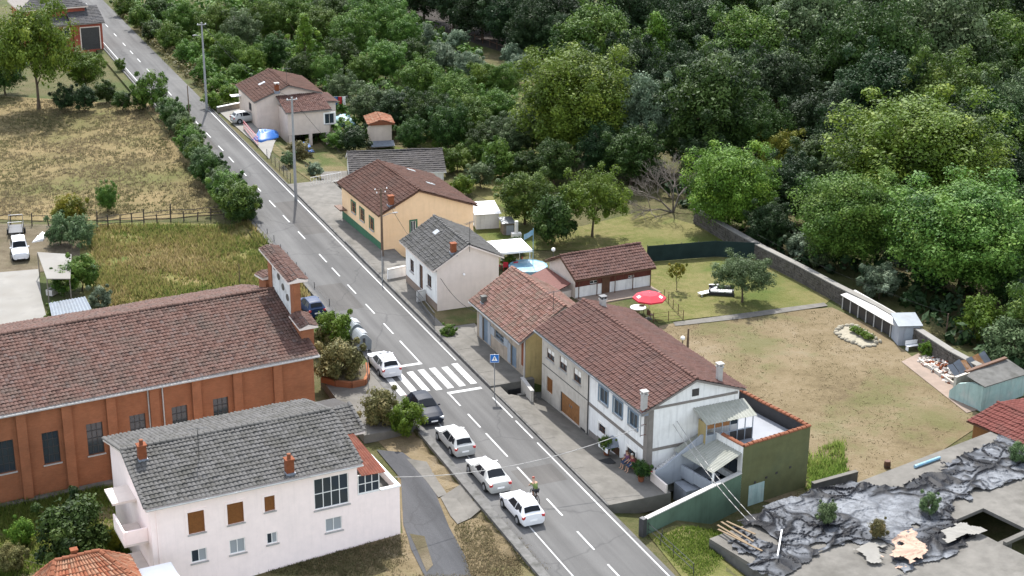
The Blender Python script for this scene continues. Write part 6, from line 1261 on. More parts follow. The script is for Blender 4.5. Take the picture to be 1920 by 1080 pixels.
# ================================================================ posts, lamps, signs, cables
def hg(b, tpx):
    d = ray(*tpx); k = b[1]/d[1]; return (CAM+d*k)[2]
def post(label, bpx, tpx, r, mat, name='utility_pole', z=None, arms=(), lamp=None, cat='pole'):
    b = PG(*bpx) if z is None else P(*bpx, z); h = hg(b, tpx)-b[2]; t = thing(name, label, cat, b, YAW_R)
    MB().tube((0,0,-.3),(0,0,h), r*1.3, r*.75, 10).build('pole', M[mat], t)
    for (zz, ln) in arms:
        MB().box(-ln,ln,-.04,.04,h-zz-.04,h-zz+.04).build('crossarm', M['wood_dk' if mat == 'pole_w' else 'metal'], t)
        for s_ in (-1,1): MB().lathe([(.04,0),(.06,.06),(.05,.12),(.02,.16)], 8, (s_*ln*.85,0,h-zz+.04)).build('insulator', M['white'], t)
    if lamp is not None:
        zz, ln = lamp; MB().path([(0,0,h-zz),(ln*.7,0,h-zz+.25),(ln,0,h-zz+.28)], .03).build('lamp_arm', M['metal'], t); MB().ell((ln+.2,0,h-zz+.27),(.32,.13,.07)).build('lamp_head', M['pole_c'], t, True)
    return b+np.array([0,0,h])
tA = post('tall grey steel pole beside the entrance drive of the low house', (555,372), (549,182), .14, 'pole_c', arms=((.3,.6),), z=0.1)
tB = post('tall grey pole with street lamp on the bank by the road', (388,207), (382,42), .14, 'pole_c', arms=((.3,.6),), lamp=(1.9,-1.2), z=0.)
tC = post('dark wooden utility pole in front of the orange house', (717,480), (710,353), .11, 'pole_w', arms=((.15,.7),(.5,.5)), lamp=(2.9,1.2), z=.24)
tD = post('slim wooden pole at the meadow hedge', (357,248), (356,160), .08, 'pole_w', z=-.4)
tE = post('short grey post at the kerb before the cream house', (717,524), (717,470), .05, 'pole_c', z=.25)
tF = post('weathered wooden pole by the rubble of the ruin', (1773,635), (1771,588), .08, 'pole_w')
tG = post('brown garden post on the edge of the parched lawn', (1289,657), (1289,616), .1, 'pole_w', name='garden_post', cat='post')
post('rusty stake standing in the tall grass plot', (450,537), (446,495), .04, 'pole_w', name='stake', cat='post')
post('thin metal post beside the white car at the kerb', (690,716), (689,655), .035, 'metal', name='sign_post', cat='post', z=.1)
post('small grey bollard near the crossing', (706,741), (705,728), .07, 'metal_dk', name='bollard', cat='bollard', z=.1)
post('thin green post on the lower lawn', (1241,1012), (1242,992), .03, 'metal_dk', name='stake', cat='post')
def cable(label, a, b, sag=.6, r=.02, mat='rubber'):
    a, b = Vector([float(c) for c in a]), Vector([float(c) for c in b]); pts = [a.lerp(b, i/14)-Vector((0,0,sag*4*(i/14)*(1-i/14))) for i in range(15)]
    tag(MB().path(pts, r, 5).build('overhead_cable', M[mat], None, True), label, 'cable')
cable('sagging cable between the lamp pole on the bank and the beige house', tB, BH.w(3.2,4.,5.2), 1.2)
cable('long cable between the two tall grey poles', tB, tA, 1.5, .018)
cable('cable from the tall grey pole down to the low white house', tA, P(655,300,1.5), .5, .018)
cable('cable from the wooden pole to the cream house corner', tC, GH.w(.0,.0,4.0), .6, .018)
cable('pale cable crossing the road to the corner of the long white house', LH.w(-.3,-.1,4.0), PKF.w(-.2,.3,3.4), 1.0, .025, 'conc_chim')
cable('cable from the stair gable down to the tarp-covered roof', LH.w(2.0,-.1,3.6), P(1412,985,.6), .4, .025, 'conc_chim')
cable('second cable from the stair gable down to the tarp-covered roof', LH.w(2.3,-.1,3.8), P(1424,982,.6), .4, .025, 'conc_chim')
cable('cable drooping between the cream house and the old house', GH.w(.3,-.1,3.4), OH.w(.0,7.8,3.1), .9, .02)
cable('thin wire running along the top of the garden wall', P(1420,440,1.2), tF, .5, .012)
def bracket():
    b = LH.w(-.5,.15,3.6); t = thing('cable_bracket', 'metal cable bracket on the corner of the long white house', 'bracket', b, LH.yaw)
    q = MB(); q.tube((0,0,-.6),(0,0,1.6),.03); q.tube((-.3,0,1.5),(.3,0,1.5),.02); q.build('mast', M['metal'], t); q = MB(); q.path([(0,0,-.5),(.45,0,-.5),(.45,0,.3),(0,0,.3)], .025); q.build('frame', M['rust'], t)
bracket()
# crossing sign
sb = P(927,739,.1); t = thing('crossing_sign', 'blue square pedestrian crossing sign on a grey post at the kerb', 'sign', sb, YAW_R*.15)
sh_ = hg(sb, (925.7,664))-sb[2]; MB().tube((0,0,-.1),(0,0,sh_),.035).build('post', M['metal'], t)
M['sign_blue'] = plain('sign_blue', (.02,.14,.42), .4, .05, 3, .02); 
pn = MB(); pn.box(-.33,.33,-.06,-.04,sh_-.68,sh_-.02); po = pn.build('panel', M['sign_blue'], t)
q = MB(); q.box(-.35,.35,-.055,-.042,sh_-.7,sh_); q.build('border', M['white'], po); pn = sh_-.35
q = MB(); q.add([(-.24,-.064,pn-.2),(.24,-.064,pn-.2),(0,-.064,pn+.24)], [(0,1,2)]); q.build('white_triangle', M['white'], po)
q = MB(); q.ell((.0,-.066,pn+.1),(.03,.006,.03),8,6); q.tube((0,-.067,pn+.07),(-.01,-.067,pn-.04),.022,.022,6)
for a, b in (((-.01,pn-.04),(-.07,pn-.17)), ((-.01,pn-.04),(.06,pn-.17)), ((0,pn+.05),(-.07,pn-.02)), ((0,pn+.05),(.07,pn-.01))): q.tube((a[0],-.067,a[1]),(b[0],-.067,b[1]),.014,.012,5)
q.build('walking_figure', M['black'], po)
# recycling bins
for px, lb in (((677,652),'grey rounded recycling container next to the white parked car'), ((664,632),'grey rounded recycling container half behind the roadside bush')):
    t = thing('recycling_bin', lb, 'bin', P(*px,.0), YAW_R, 'recycling containers'); n = 10
    pr = [(-.62,0.1),(-.68,.9)]+[(-.68+1.36*i/n, .9+.62*math.sin(math.pi*i/n)) for i in range(1,n)]+[(.68,.9),(.62,.1)]
    q = MB(); q.extr([(x,-.9,z) for x, z in pr], (0,1.8,0)); bo = q.build('body', M['bin_grey'] if 'bin_grey' in M else M.setdefault('bin_grey', plain('bin_grey', (.19,.21,.22), .45, .06, 2, .05, .4)), t)
    q = MB(); q.extr([(-.05+.5*i/4, -.5, 1.56-.12*(i/4)**2) for i in range(5)]+[(.45-.5*i/4,-.5,1.50-.12*((4-i)/4)**2) for i in range(5)], (0,1.0,0)); q.build('lid', M['metal'], bo)
    for y in (-.93,.93): q = MB(); q.box(-.1,.1,min(y,y-.04),max(y,y-.04)+.03,.5,1.2); q.build('lifting_bracket', M['metal_dk'], bo)
    for x in (-.5,.5):
        for y in (-.7,.7): MB().tube((x,y,0),(x,y,.12),.06).build('foot', M['rubber'], t)
# brick planter round the dry bush
t = thing('brick_planter', 'low curved brick planter wall around the brownish bush', 'planter', P(650,712,.08), 0); q = MB(); a0 = P(650,712,.08); pts = [P(*p_,.08)-a0 for p_ in ((604,716),(630,724),(660,727),(684,722),(691,708),(688,690))]
for a, b in zip(pts[:-1], pts[1:]):
    d = (b-a)[:2]; n_ = np.array([-d[1],d[0]])/np.linalg.norm(d)*.12; q.prism([tuple(a[:2]-n_),tuple(b[:2]-n_),tuple(b[:2]+n_),tuple(a[:2]+n_)], 0, .5)
q.build('wall', M['church_brick'], t); q = MB(); q.prism([tuple(p_[:2]) for p_ in pts], .0, .38); q.build('soil', M['dirt'], t)
# ================================================================ fences, rails, walls
def fence(name, label, px, z=None, h=1.2, step=1.6, r=.05, mat='wood_grey', rails=(.35,.85), jitter=.15, railr=.03, cat='fence', zz=0.):
    P_ = [Vector([float(c) for c in (PG(*q) if z is None else P(*q, z))]) for q in px]; o = P_[0].copy(); t = thing(name, label, cat, o)
    for a, b in zip(P_[:-1], P_[1:]):
        n = max(1, int((b-a).length/step))
        for i in range(n+1 if b is P_[-1] else n):
            p_ = a.lerp(b, i/n)-o; hh = h*(1+random.uniform(-jitter,jitter)*2); MB().tube(p_-Vector((0,0,.2)), p_+Vector((random.uniform(-jitter,jitter)*.6,random.uniform(-jitter,jitter)*.6,hh)), r, r*.85, 6).build('post', M[mat], t)
        for f_ in rails:
            j = lambda: Vector((0,0,h*f_+random.uniform(-jitter,jitter)*.5)); MB().tube(a-o+j(), b-o+j(), railr, railr, 6).build('rail', M[mat], t)
    return t
fence('stake_fence', 'rough wooden stake fence between the meadow and the tall grass plot', [(182,430),(225,424),(270,420),(320,416),(370,413),(420,410),(470,410)], h=1.5, step=.95, r=.085, jitter=.22, mat='wood_fence', railr=.045, rails=(.3,.55,.85))
fence('stake_fence', 'broken stake fence behind the trailer', [(-30,426),(20,424),(60,424),(92,424)], h=1.4, step=1.2, r=.075, jitter=.22, mat='wood_fence', railr=.04)
fence('wire_fence', 'thin wire fence along the kerb above the grass plot', [(490,430),(540,490),(590,548),(618,580),(640,606)], h=1.0, step=2.6, r=.04, mat='metal_dk', rails=(.3,.6,.9), railr=.01, jitter=.04, z=-.4)
fence('wire_fence', 'wire fence of the front garden below the tall grey pole', [(501,296),(532,326),(545,342)], h=1.1, step=1.6, r=.04, mat='metal_dk', rails=(.2,.45,.7,.95), railr=.012, jitter=.03, z=0.)
fence('garden_fence', 'low dark wire fence between the parasol and the olive tree', [(1245,560),(1262,580),(1281,600),(1225,606)], h=1.0, step=1.3, r=.035, mat='wood_dk', rails=(.2,.55,.95), railr=.015, jitter=.04)
fence('railing', 'low metal rail on posts beside the lower lawn', [(1215,1003),(1262,1045),(1300,1080)], h=.9, step=1.5, r=.03, mat='metal_dk', rails=(.5,.95), railr=.02, jitter=.03, z=-.15)
fence('wire_fence', 'thin post fence in the plot beside the laurel', [(-20,1050),(40,1062),(95,1075)], h=1.3, step=1.5, r=.04, mat='wood_grey', rails=(.4,.8), railr=.01, jitter=.05)
fence('track_fence', 'low wooden fence along the dirt track', [(845,62),(905,82),(960,104),(1010,125)], h=1.1, step=2.2, r=.07, mat='wood_dk', rails=(.85,), railr=.04, jitter=.1)
fence('white_railing', 'white metal railing at the side drive of the low house', [(583,348),(640,338)], h=1.0, step=.35, r=.015, mat='white', rails=(.05,.95), railr=.025, jitter=0., z=.05)
fence('red_railing', 'red railing on a low wall beside the beige house drive', [(457,240),(470,256),(484,272)], h=1.0, step=.5, r=.02, mat='tail_red', rails=(.1,.6,.97), railr=.05, jitter=0., z=.1)
fence('yard_railing', 'black metal railing and gate around the front yard of the cream house', [(781,568),(797,588),(815,612)], h=1.3, step=.22, r=.012, mat='metal_dk', rails=(.08,.5,.97), railr=.03, jitter=0., z=.25)
def lowwall(name, label, px, z0, h, th, mat, coping=None, cat='wall', z=None):
    P_ = [np.array(PG(*q) if z is None else P(*q, z)) for q in px]; o = P_[0]; t = thing(name, label, cat, o)
    for a, b in zip(P_[:-1], P_[1:]):
        d = (b-a)[:2]; L_ = np.linalg.norm(d); n_ = np.array([-d[1],d[0]])/L_; q = MB()
        for w_, za, zb_, m_, nm in ((th/2, z0, h, mat, 'wall'),)+(((th/2+.05, h+.001, h+.08, coping, 'coping'),) if coping else ()):
            q = MB(); A, B = (a-o)[:2], (b-o)[:2]; q.prism([tuple(A-n_*w_),tuple(B-n_*w_),tuple(B+n_*w_),tuple(A+n_*w_)], za, zb_)
            if abs(a[2]-b[2]) > .02: pass
            q.build(nm, M[m_], t)
    return t
lowwall('yard_wall', 'low white baluster wall beside the cream house steps', [(727,524),(760,517)], -.2, .95, .2, 'w_white', 'white_old', z=.22)
lowwall('yard_wall', 'short white wall closing the front yard of the cream house', [(782,567),(818,559)], -.2, 1.0, .15, 'w_white', 'white_old', z=.22)
lowwall('boundary_wall', 'low wall with pale crenellations beside the beige house', [(408,209),(452,200)], -.2, .55, .25, 'wood_grey', 'white', z=.1)
lowwall('yard_wall', 'low rendered wall beside the steps of the long house', [(979,718),(998,744)], -1.2, .45, .2, 'w_dirty', 'conc_chim', z=.12)
st_o = LH.w(-1.1, LH.fx(1000,745,0)[1]-.2); t = thing('front_steps', 'short concrete steps between the two old houses', 'steps', P(1001,762,-.98), LH.yaw)
for i in range(4): q = MB(); q.box(-.9+.0,.6,.0+.32*i,.32*(i+1),-.4,.18*(i+1)); q.build('step', M['concrete'], t)
lowwall('field_wall', 'low concrete wall at the edge of the tarp-covered roof plot', [(1522,928),(1605,905)], -.3, .9, .25, 'concrete_dk', 'concrete')
# green screen fence
a, b, c = PG(1213,492), PG(1340,482), PG(1422,486); t = thing('screen_fence', 'dark green mesh screen fence at the back of the upper lawn', 'fence', a)
for p0, p1 in ((a,b),(b,c)):
    q = MB(); d = (p1-p0)[:2]; n_ = np.array([-d[1],d[0]])/np.linalg.norm(d)*.015; A, B = (p0-a)[:2], (p1-a)[:2]; q.prism([tuple(A-n_),tuple(B-n_),tuple(B+n_),tuple(A+n_)], .05, 1.75); q.build('screen', M['net_green'], t)
    for i in range(5): p_ = (p0-a)*(1-i/4)+(p1-a)*(i/4); MB().tube((p_[0],p_[1]+.05,-.2),(p_[0],p_[1]+.05,1.85),.035).build('post', M['metal_dk'], t)
# stone wall round the garden
SW = [PG(*q) for q in ((1300,418),(1345,445),(1422,490),(1490,525),(1565,566))]+[PG(*q) for q in ((1640,604),(1700,640),(1775,690),(1880,748))]
t = thing('stone_wall', 'long rough stone wall between the garden and the wood', 'wall', SW[0]); o_ = SW[0]; sv, sf = MB(), 0; R_ = random.Random(9)
for a, b in zip(SW[:-1], SW[1:]):
    d = (b-a)[:2]; L_ = np.linalg.norm(d); u = d/L_; n_ = np.array([-u[1],u[0]]); A, B = (a-o_)[:2], (b-o_)[:2]; q = MB(); q.prism([tuple(A+n_*.0),tuple(B+n_*.0),tuple(B+n_*.5),tuple(A+n_*.5)], -.2, 1.55); q.build('core', M['stone'], t)
    q = MB(); q.prism([tuple(A-n_*.08),tuple(B-n_*.08),tuple(B+n_*.6),tuple(A+n_*.6)], 1.551, 1.66); q.build('coping', M['concrete_lt'], t)
    ang = math.atan2(u[1],u[0])
    for row in range(6):
        x = R_.uniform(0,.2)
        while x < L_-.2:
            w_ = R_.uniform(.25,.6); p_ = A+u*(x+w_/2)-n_*R_.uniform(-.02,.03); sv.obox((p_[0],p_[1],.12+row*.25+R_.uniform(-.03,.03)), (w_-.03,.12,R_.uniform(.19,.25)), Matrix.Rotation(ang+R_.uniform(-.06,.06),3,'Z')); x += w_
so_ = sv.build('stones', M['stone'], t); so_['kind'] = 'stuff'
# ================================================================ back gardens
def shed(label, f, w_, d_, h_, wm, rm, name='shed', pitch=.15, oh=.2, rth=.08, cat='shed', door_=True):
    z0 = zg(*f.o[:2]); t = thing(name, label, cat, (f.o[0],f.o[1],z0), f.yaw); q = MB(); q.add([(0,0,-.2),(w_,0,-.2),(w_,d_,-.2),(0,d_,-.2),(0,0,h_),(w_,0,h_),(w_,d_,h_+pitch*d_),(0,d_,h_+pitch*d_)], [(3,2,1,0),(4,5,6,7),(0,1,5,4),(1,2,6,5),(2,3,7,6),(3,0,4,7)]); q.build('wall', M[wm], t)
    q = MB(); q.extr([(-oh,-oh,h_+.03),(w_+oh,-oh,h_+.03),(w_+oh,d_+oh,h_+.03+pitch*(d_+oh)),(-oh,d_+oh,h_+.03+pitch*(d_+oh))], (0,0,rth)); q.build('roof', M[rm], t)
    if door_: q = MB(); q.box(w_*.3,w_*.3+.8,-.03,.0,0,min(1.9,h_-.2)); q.build('door', M['frame_g'], t)
    return t
def wspan(f, px1, px2): return f.fy(*px2,0)[0]-f.fy(*px1,0)[0]
f = Frame(PG(893,431), 12); shed('white garden shed with flat white roof behind the orange house', f, f.fy(936,427,0)[0], 3.6, f.fy(915,402,0)[2]-zg(*f.o[:2]), 'w_white', 'white', pitch=.06, door_=False)
f = Frame(PG(945,445), 15); t = thing('gazebo', 'white fabric gazebo over garden chairs', 'gazebo', PG(952,500), .3); zg0 = PG(952,500)
for x in (-1.8,1.8):
    for y in (-1.6,1.8): MB().tube((x,y,0),(x,y,2.2),.035).build('leg', M['white'], t)
q = MB(); q.add([(-2,-1.8,2.2),(2,-1.8,2.2),(2,2,2.2),(-2,2,2.2),(-1,0,2.7),(1,0,2.7),(-2,-1.8,1.98),(2,-1.8,1.98),(2,2,1.98),(-2,2,1.98)], [(0,1,5,4),(1,2,5),(2,3,4,5),(3,0,4),(0,6,7,1),(1,7,8,2),(2,8,9,3),(3,9,6,0)]); q.build('canopy', M['white'], t)
def chair(label, loc, yaw, mat):
    t = thing('garden_chair', label, 'chair', loc, yaw, 'chairs under the gazebo'); MB().box(-.25,.25,-.25,.25,.4,.45).build('seat', M[mat], t); MB().box(-.25,.25,.21,.26,.451,.95).build('backrest', M[mat], t)
    for x in (-.22,.22):
        for y in (-.22,.2): MB().tube((x,y,0),(x,y,.4),.02).build('leg', M[mat], t)
for i, (x, y, a) in enumerate(((-1.0,-.9,2.6),(-.2,-1.1,3.1),(.7,-1.0,3.6),(1.2,.2,4.6))): chair('dark red garden chair under the white gazebo', zg0+np.array([x,y,0]), a, 'red_cloth')
t = thing('garden_table', 'white table under the gazebo', 'table', zg0+np.array([.1,.2,0]), .3); MB().box(-.8,.8,-.45,.45,.7,.74).build('top', M['white'], t)
for x in (-.7,.7):
    for y in (-.38,.38): MB().tube((x,y,0),(x,y,.7),.025).build('leg', M['white'], t)
f = Frame(PG(944,442), 15); t = shed('small open hut with grey-white roof between the shed and the gazebo', f, f.fy(962,440,0)[0], 1.3, 1.3, 'wood_grey', 'metal', name='garden_hut', cat='hut')
t = thing('barbecue_chimney', 'white barbecue chimney next to the gazebo', 'barbecue', PG(968,452), .2); MB().box(-.5,.5,-.3,.3,0,.9).build('base', M['w_white'], t); MB().box(-.16,.16,-.16,.16,.901,2.2).build('chimney', M['w_white'], t)
t = thing('swimming_pool', 'light blue tarp-covered frame pool behind the weathered roof', 'pool', PG(990,514), .35); MB().lathe([(1.9,0),(1.95,.9),(1.9,.92),(1.8,.85),(.2,.8)], 16).build('basin', M['blue_lt'], t)
for i in range(6): a = 2*math.pi*i/6; MB().tube((1.98*math.cos(a),1.98*math.sin(a),0),(1.98*math.cos(a),1.98*math.sin(a),.95),.035).build('leg', M['metal'], t)
b = PG(999,512); t = thing('banner_pole', 'thin pole flying a small light blue banner', 'flag', b, .2); hh = hg(b,(996,428))-b[2]; MB().tube((0,0,0),(0,0,hh),.03).build('pole', M['blue_lt'], t)
q = MB(); vs = [(-.03-.9*i/6, .06*math.sin(i*1.4), hh-.15-.08*i+zz) for zz in (0,-.55) for i in range(7)]; q.add(vs, [(i,i+1,8+i,7+i) for i in range(6)]); fo = q.build('banner', M['blue_lt'], t); fo.modifiers.new('th','SOLIDIFY').thickness = .01
def globe(label, bpx, tpx):
    b = PG(*bpx); h = hg(b, tpx)-b[2]; t = thing('garden_lamp', label, 'lamp', b); MB().tube((0,0,0),(0,0,h-.2),.035).build('post', M['metal_dk'], t); MB().ell((0,0,h-.05),(.2,.2,.2),14,10).build('globe', M['white'], t, True)
globe('white globe garden lamp beside the brown garden post', (1279,658), (1278,633)); globe('white globe lamp at the corner of the garden cabin', (1037,505), (1037,467)); globe('white globe lamp behind the orange house', (885,470), (885,420))
# parasol and table
b = PG(1216,598); t = thing('parasol', 'large red parasol with white patches open over a garden table', 'parasol', b); hh = hg(b,(1216,548))-b[2]; hh = max(hh, 2.2); MB().tube((0,0,0),(0,0,hh),.03).build('pole', M['metal'], t); MB().lathe([(.3,0),(.3,.08),(.05,.14)],14).build('base', M['concrete_dk'], t)
n = 8
for i in range(n):
    a0, a1 = 2*math.pi*i/n, 2*math.pi*(i+1)/n; q = MB(); r1, z1 = .8, hh-.12; r2, z2 = 1.55, hh-.5; pts = [(0,0,hh),(r1*math.cos(a0),r1*math.sin(a0),z1),(r1*math.cos(a1),r1*math.sin(a1),z1),(r2*math.cos(a0),r2*math.sin(a0),z2),(r2*math.cos(a1),r2*math.sin(a1),z2),(r2*math.cos(a0),r2*math.sin(a0),z2-.15),(r2*math.cos(a1),r2*math.sin(a1),z2-.15)]
    q.add(pts, [(0,1,2),(1,3,4,2),(3,5,6,4)]); o = q.build('canopy_panel', M['red_cloth'], t); o.modifiers.new('th','SOLIDIFY').thickness = .008
    if i % 3 == 1: 
        c_ = np.mean([pts[1],pts[2],pts[3],pts[4]], axis=0)+np.array([0,0,.02]); am = (a0+a1)/2; q = MB(); q.obox(c_, (.3,.42,.006), Matrix.Rotation(am,3,'Z')@Matrix.Rotation(.46,3,'Y')); q.build('printed_patch', M['white'], o)
t = thing('garden_table', 'pale round table under the red parasol', 'table', PG(1196,590)); MB().lathe([(.75,.7),(.75,.75),(.7,.76)],18).build('top', M['white_old'], t); MB().tube((0,0,0),(0,0,.7),.06).build('leg', M['wood_dk'], t)
for i, (x, y, a) in enumerate(((.9,-.5,2.2),(-.7,-.9,-.6),(.2,.95,3.1))):
    t = thing('patio_chair', 'dark patio chair at the table under the parasol', 'chair', PG(1200,594)+np.array([x,y,0]), a, 'patio chairs'); MB().box(-.24,.24,-.24,.24,.4,.45).build('seat', M['wood_dk'], t); MB().box(-.24,.24,.2,.24,.451,.92).build('backrest', M['wood_dk'], t)
    for x_ in (-.2,.2):
        for y_ in (-.2,.2): MB().tube((x_,y_,0),(x_,y_,.4),.02).build('leg', M['wood_dk'], t)
# lounge set
t = thing('sun_lounger', 'white sun lounger on the upper lawn', 'lounger', PG(1325,553), -1.0); MB().box(-.3,.3,-.9,.5,.28,.34).build('frame', M['white'], t); q = MB(); q.obox((0,.78,.5),(.6,.65,.05),Matrix.Rotation(.7,3,'X')); q.build('backrest', M['white'], t)
for x in (-.26,.26):
    for y in (-.8,.4): MB().tube((x,y,0),(x,y,.28),.03).build('leg', M['white'], t)
t = thing('garden_sofa', 'black rattan corner sofa with white cushions under the olive tree', 'sofa', PG(1352,553), -.15); MB().box(-1.2,1.2,-.4,.4,.05,.38).build('base', M['black'], t); MB().box(-1.2,1.2,.401,.55,.05,.8).build('backrest', M['black'], t)
for x in (-1.18,1.05): MB().box(x,x+.13,-.4,.4,.381,.62).build('armrest', M['black'], t)
for i in range(3): MB().box(-1.0+.68*i,-.36+.68*i,-.36,.34,.382,.5).build('cushion', M['white'], t)
t = thing('garden_table', 'low white table between the lounger and the black sofa', 'table', PG(1340,543), .2); MB().box(-.5,.5,-.4,.4,.4,.45).build('top', M['white'], t)
for x in (-.45,.45):
    for y in (-.35,.35): MB().tube((x,y,0),(x,y,.4),.025).build('leg', M['white'], t)
# oval flower bed with white stones
c0 = PG(1605,632); t = thing('flower_bed', 'oval bed of pale stones with a green centre on the parched lawn', 'flower bed', c0); ring = [PG(*q)-c0 for q in ((1566,622),(1580,614),(1598,612),(1618,622),(1632,632),(1648,642),(1640,650),(1620,652),(1598,644),(1578,636))]; R_ = random.Random(2)
q = MB(); q.prism([tuple(p_[:2]) for p_ in ring], -.05, .1); q.build('bed', M['stone_lt'], t)
st_m = MB().ell((0,0,0),(.5,.4,.35),8,6).mesh('stone', M['stone_lt'], True)
for i in range(len(ring)):
    a, b = ring[i], ring[(i+1)%len(ring)]; n = max(2, int(np.linalg.norm(b-a)/.4))
    for k in range(n):
        o = mk('stone', st_m, t); p_ = a+(b-a)*k/n; o.location = (p_[0]+R_.uniform(-.1,.1),p_[1]+R_.uniform(-.1,.1),.12); o.scale = [R_.uniform(.35,.75) for _ in range(3)]; o.rotation_euler = (0,0,R_.uniform(0,6))
for i in range(4): c = mk('plant', PROTO['bush'][i%3][0], t); c.material_slots[0].link = 'OBJECT'; c.material_slots[0].material = LM['bright']; p_ = PG(1603+9*i,625+5*i)-c0; c.location = (p_[0],p_[1],.08); c.scale = (.3,.3,.22)
# row of hutches under a white roof
f = Frame(PG(1578,578), math.degrees(math.atan2(*(PG(1683,640)-PG(1578,578))[[1,0]]))); z0 = zg(*f.o[:2]); Lh = float(np.linalg.norm((PG(1683,640)-PG(1578,578))[:2])); t = thing('hutches', 'long row of low hutches under a white sheet roof against the stone wall', 'hutches', (f.o[0],f.o[1],z0), f.yaw)
q = MB(); q.box(0,Lh,.9,1.0,0,1.3); q.build('back_wall', M['wood_dk'], t); q = MB(); q.box(0,.1,.02,.9,0,1.3); q.build('side_wall', M['wood_grey'], t); q = MB(); q.box(Lh-.1,Lh,.02,.9,0,1.3); q.build('side_wall', M['white_old'], t)
nb = 7
for i in range(nb): x = Lh*i/nb; q = MB(); q.box(x+.05,x+.13,-.04,.04,0,1.32); q.build('post', M['white_old'], t); q = MB(); q.box(x+.16,x+Lh/nb+.02,.05,.08,.05,1.25); q.build('mesh_door', M['frame_dk'], t)
for i in range(nb): x = Lh*i/nb; q = MB(); q.extr([(x+.01,-.25,1.36),(x+Lh/nb-.01,-.25,1.36),(x+Lh/nb-.01,1.35,1.62),(x+.01,1.35,1.62)], (0,0,.05)); q.build('roof_sheet', M['white_old'], t)
f = Frame(PG(1683,648), 5); shed('small upright grey shed with light roof by the end of the hutches', f, f.fy(1722,643,0)[0], 1.9, f.fy(1700,612,0)[2]-zg(*f.o[:2]), 'w_grey', 'galv', name='garden_shed', pitch=.18)
t = thing('garden_bench', 'small white bench in front of the grey shed', 'bench', PG(1712,656), .3); MB().box(-.7,.7,-.2,.2,.42,.46).build('seat', M['white'], t); MB().box(-.7,.7,.2,.24,.5,.85).build('backrest', M['white'], t)
for x in (-.6,.6): MB().box(x-.03,x+.03,-.18,.2,0,.42).build('leg', M['white'], t)
# ruined outbuilding
f = Frame(PG(1838,772), 36); z0 = zg(*f.o[:2]); t = thing('ruined_outbuilding', 'half-collapsed teal rendered outbuilding with broken walls', 'ruin', (f.o[0],f.o[1],z0), f.yaw); fl = lambda px, py, v=0.: f.fz(px,py,z0+v)
q = MB(); q.extr([(0,0,-.2),(0,3.2,-.2),(0,3.2,.7),(0,2.4,1.6),(0,1.2,2.1),(0,0,2.2)], (.25,0,0)); q.build('broken_wall', M['w_teal'], t)
q = MB(); q.extr([(.26,0,-.2),(5.5,0,-.2),(5.5,0,1.9),(.26,0,2.2)], (0,.25,0)); q.build('wall', M['w_teal'], t)
q = MB(); q.box(.5,5.5,3.0,3.25,-.2,1.8); q.build('wall', M['w_dirty'], t)
q = MB(); q.extr([(-.2,-.3,2.25),(3.0,-.3,2.15),(5.6,-.2,1.95),(5.6,2.2,2.5),(2.0,2.4,2.6),(-.1,1.6,2.5)], (0,0,.08)); q.build('roof_slab', M['concrete_dk'], t)
q = MB(); q.box(.3,5.4,1.9,2.2,2.62,2.75); q.build('fallen_beam', M['wood_dk'], t)
shn = [('galv',0.),('galv',.8),('rust_sheet',1.6),('galv',2.4),('rust_sheet',3.2),('galv',4.0)]; M['rust_sheet'] = plain('rust_sheet', (.36,.20,.09), .8, .25, 2, .1, .2, dirt=(.42,.42,.40), dscale=1., damt=.8)
b0 = PG(1812,742)-np.array([f.o[0],f.o[1],z0]); c_, s_ = math.cos(f.yaw), math.sin(f.yaw); bx_, by_ = b0[0]*c_+b0[1]*s_, -b0[0]*s_+b0[1]*c_
for m_, off in shn:
    q = MB(); corr_sheet(q, (bx_+off,by_,.2+random.uniform(0,.1)), (bx_+off+.78,by_+random.uniform(-.1,.1),.2), (bx_+off+.8,by_+2.3,1.9+random.uniform(-.1,.2)), (bx_+off+.05,by_+2.3,1.9), 7, .03); q.build('corrugated_sheet', M[m_], t)
q = MB(); a = fl(1722,680); b = fl(1812,742); q.extr([(a[0],a[1],0),(b[0],b[1],0),(b[0],b[1],.35),(a[0],a[1],.35)], (.2,.1,0)); q.build('broken_footing', M['w_dirty'], t)
def rubble(label, poly, n, mats, seed, h=.5):
    R = random.Random(seed); c = pts_in(poly, n, np.random.default_rng(seed)); o = c.mean(0); z = zg(*o); mb = [MB() for _ in mats]
    for x, y in c: k = R.randrange(len(mats)); d = math.hypot(x-o[0], y-o[1]); mb[k].obox((x-o[0],y-o[1],max(.05, h*(1-d/4))*R.uniform(.1,1)), (R.uniform(.1,.45),R.uniform(.1,.3),R.uniform(.06,.2)), Matrix.Rotation(R.uniform(0,6),3,'Z')@Matrix.Rotation(R.uniform(-.7,.7),3,'X'))
    t = thing('rubble_heap', label, 'rubble', (o[0],o[1],z)); 
    for b_, m_ in zip(mb, mats): oo = b_.build('broken_masonry', M[m_], t); oo['kind'] = 'stuff'
rubble('heap of broken brick and plaster inside the ruined outbuilding', [(1718,678),(1765,655),(1812,690),(1815,735),(1800,738)], 420, ('brick_chim','w_dirty','conc_chim','w_creamlt'), 4, .7)
rubble('scatter of orange brick debris at the foot of the green annex', [(1408,980),(1460,960),(1510,945),(1500,965),(1430,990)], 60, ('terra','concrete_dk'), 5, .25)
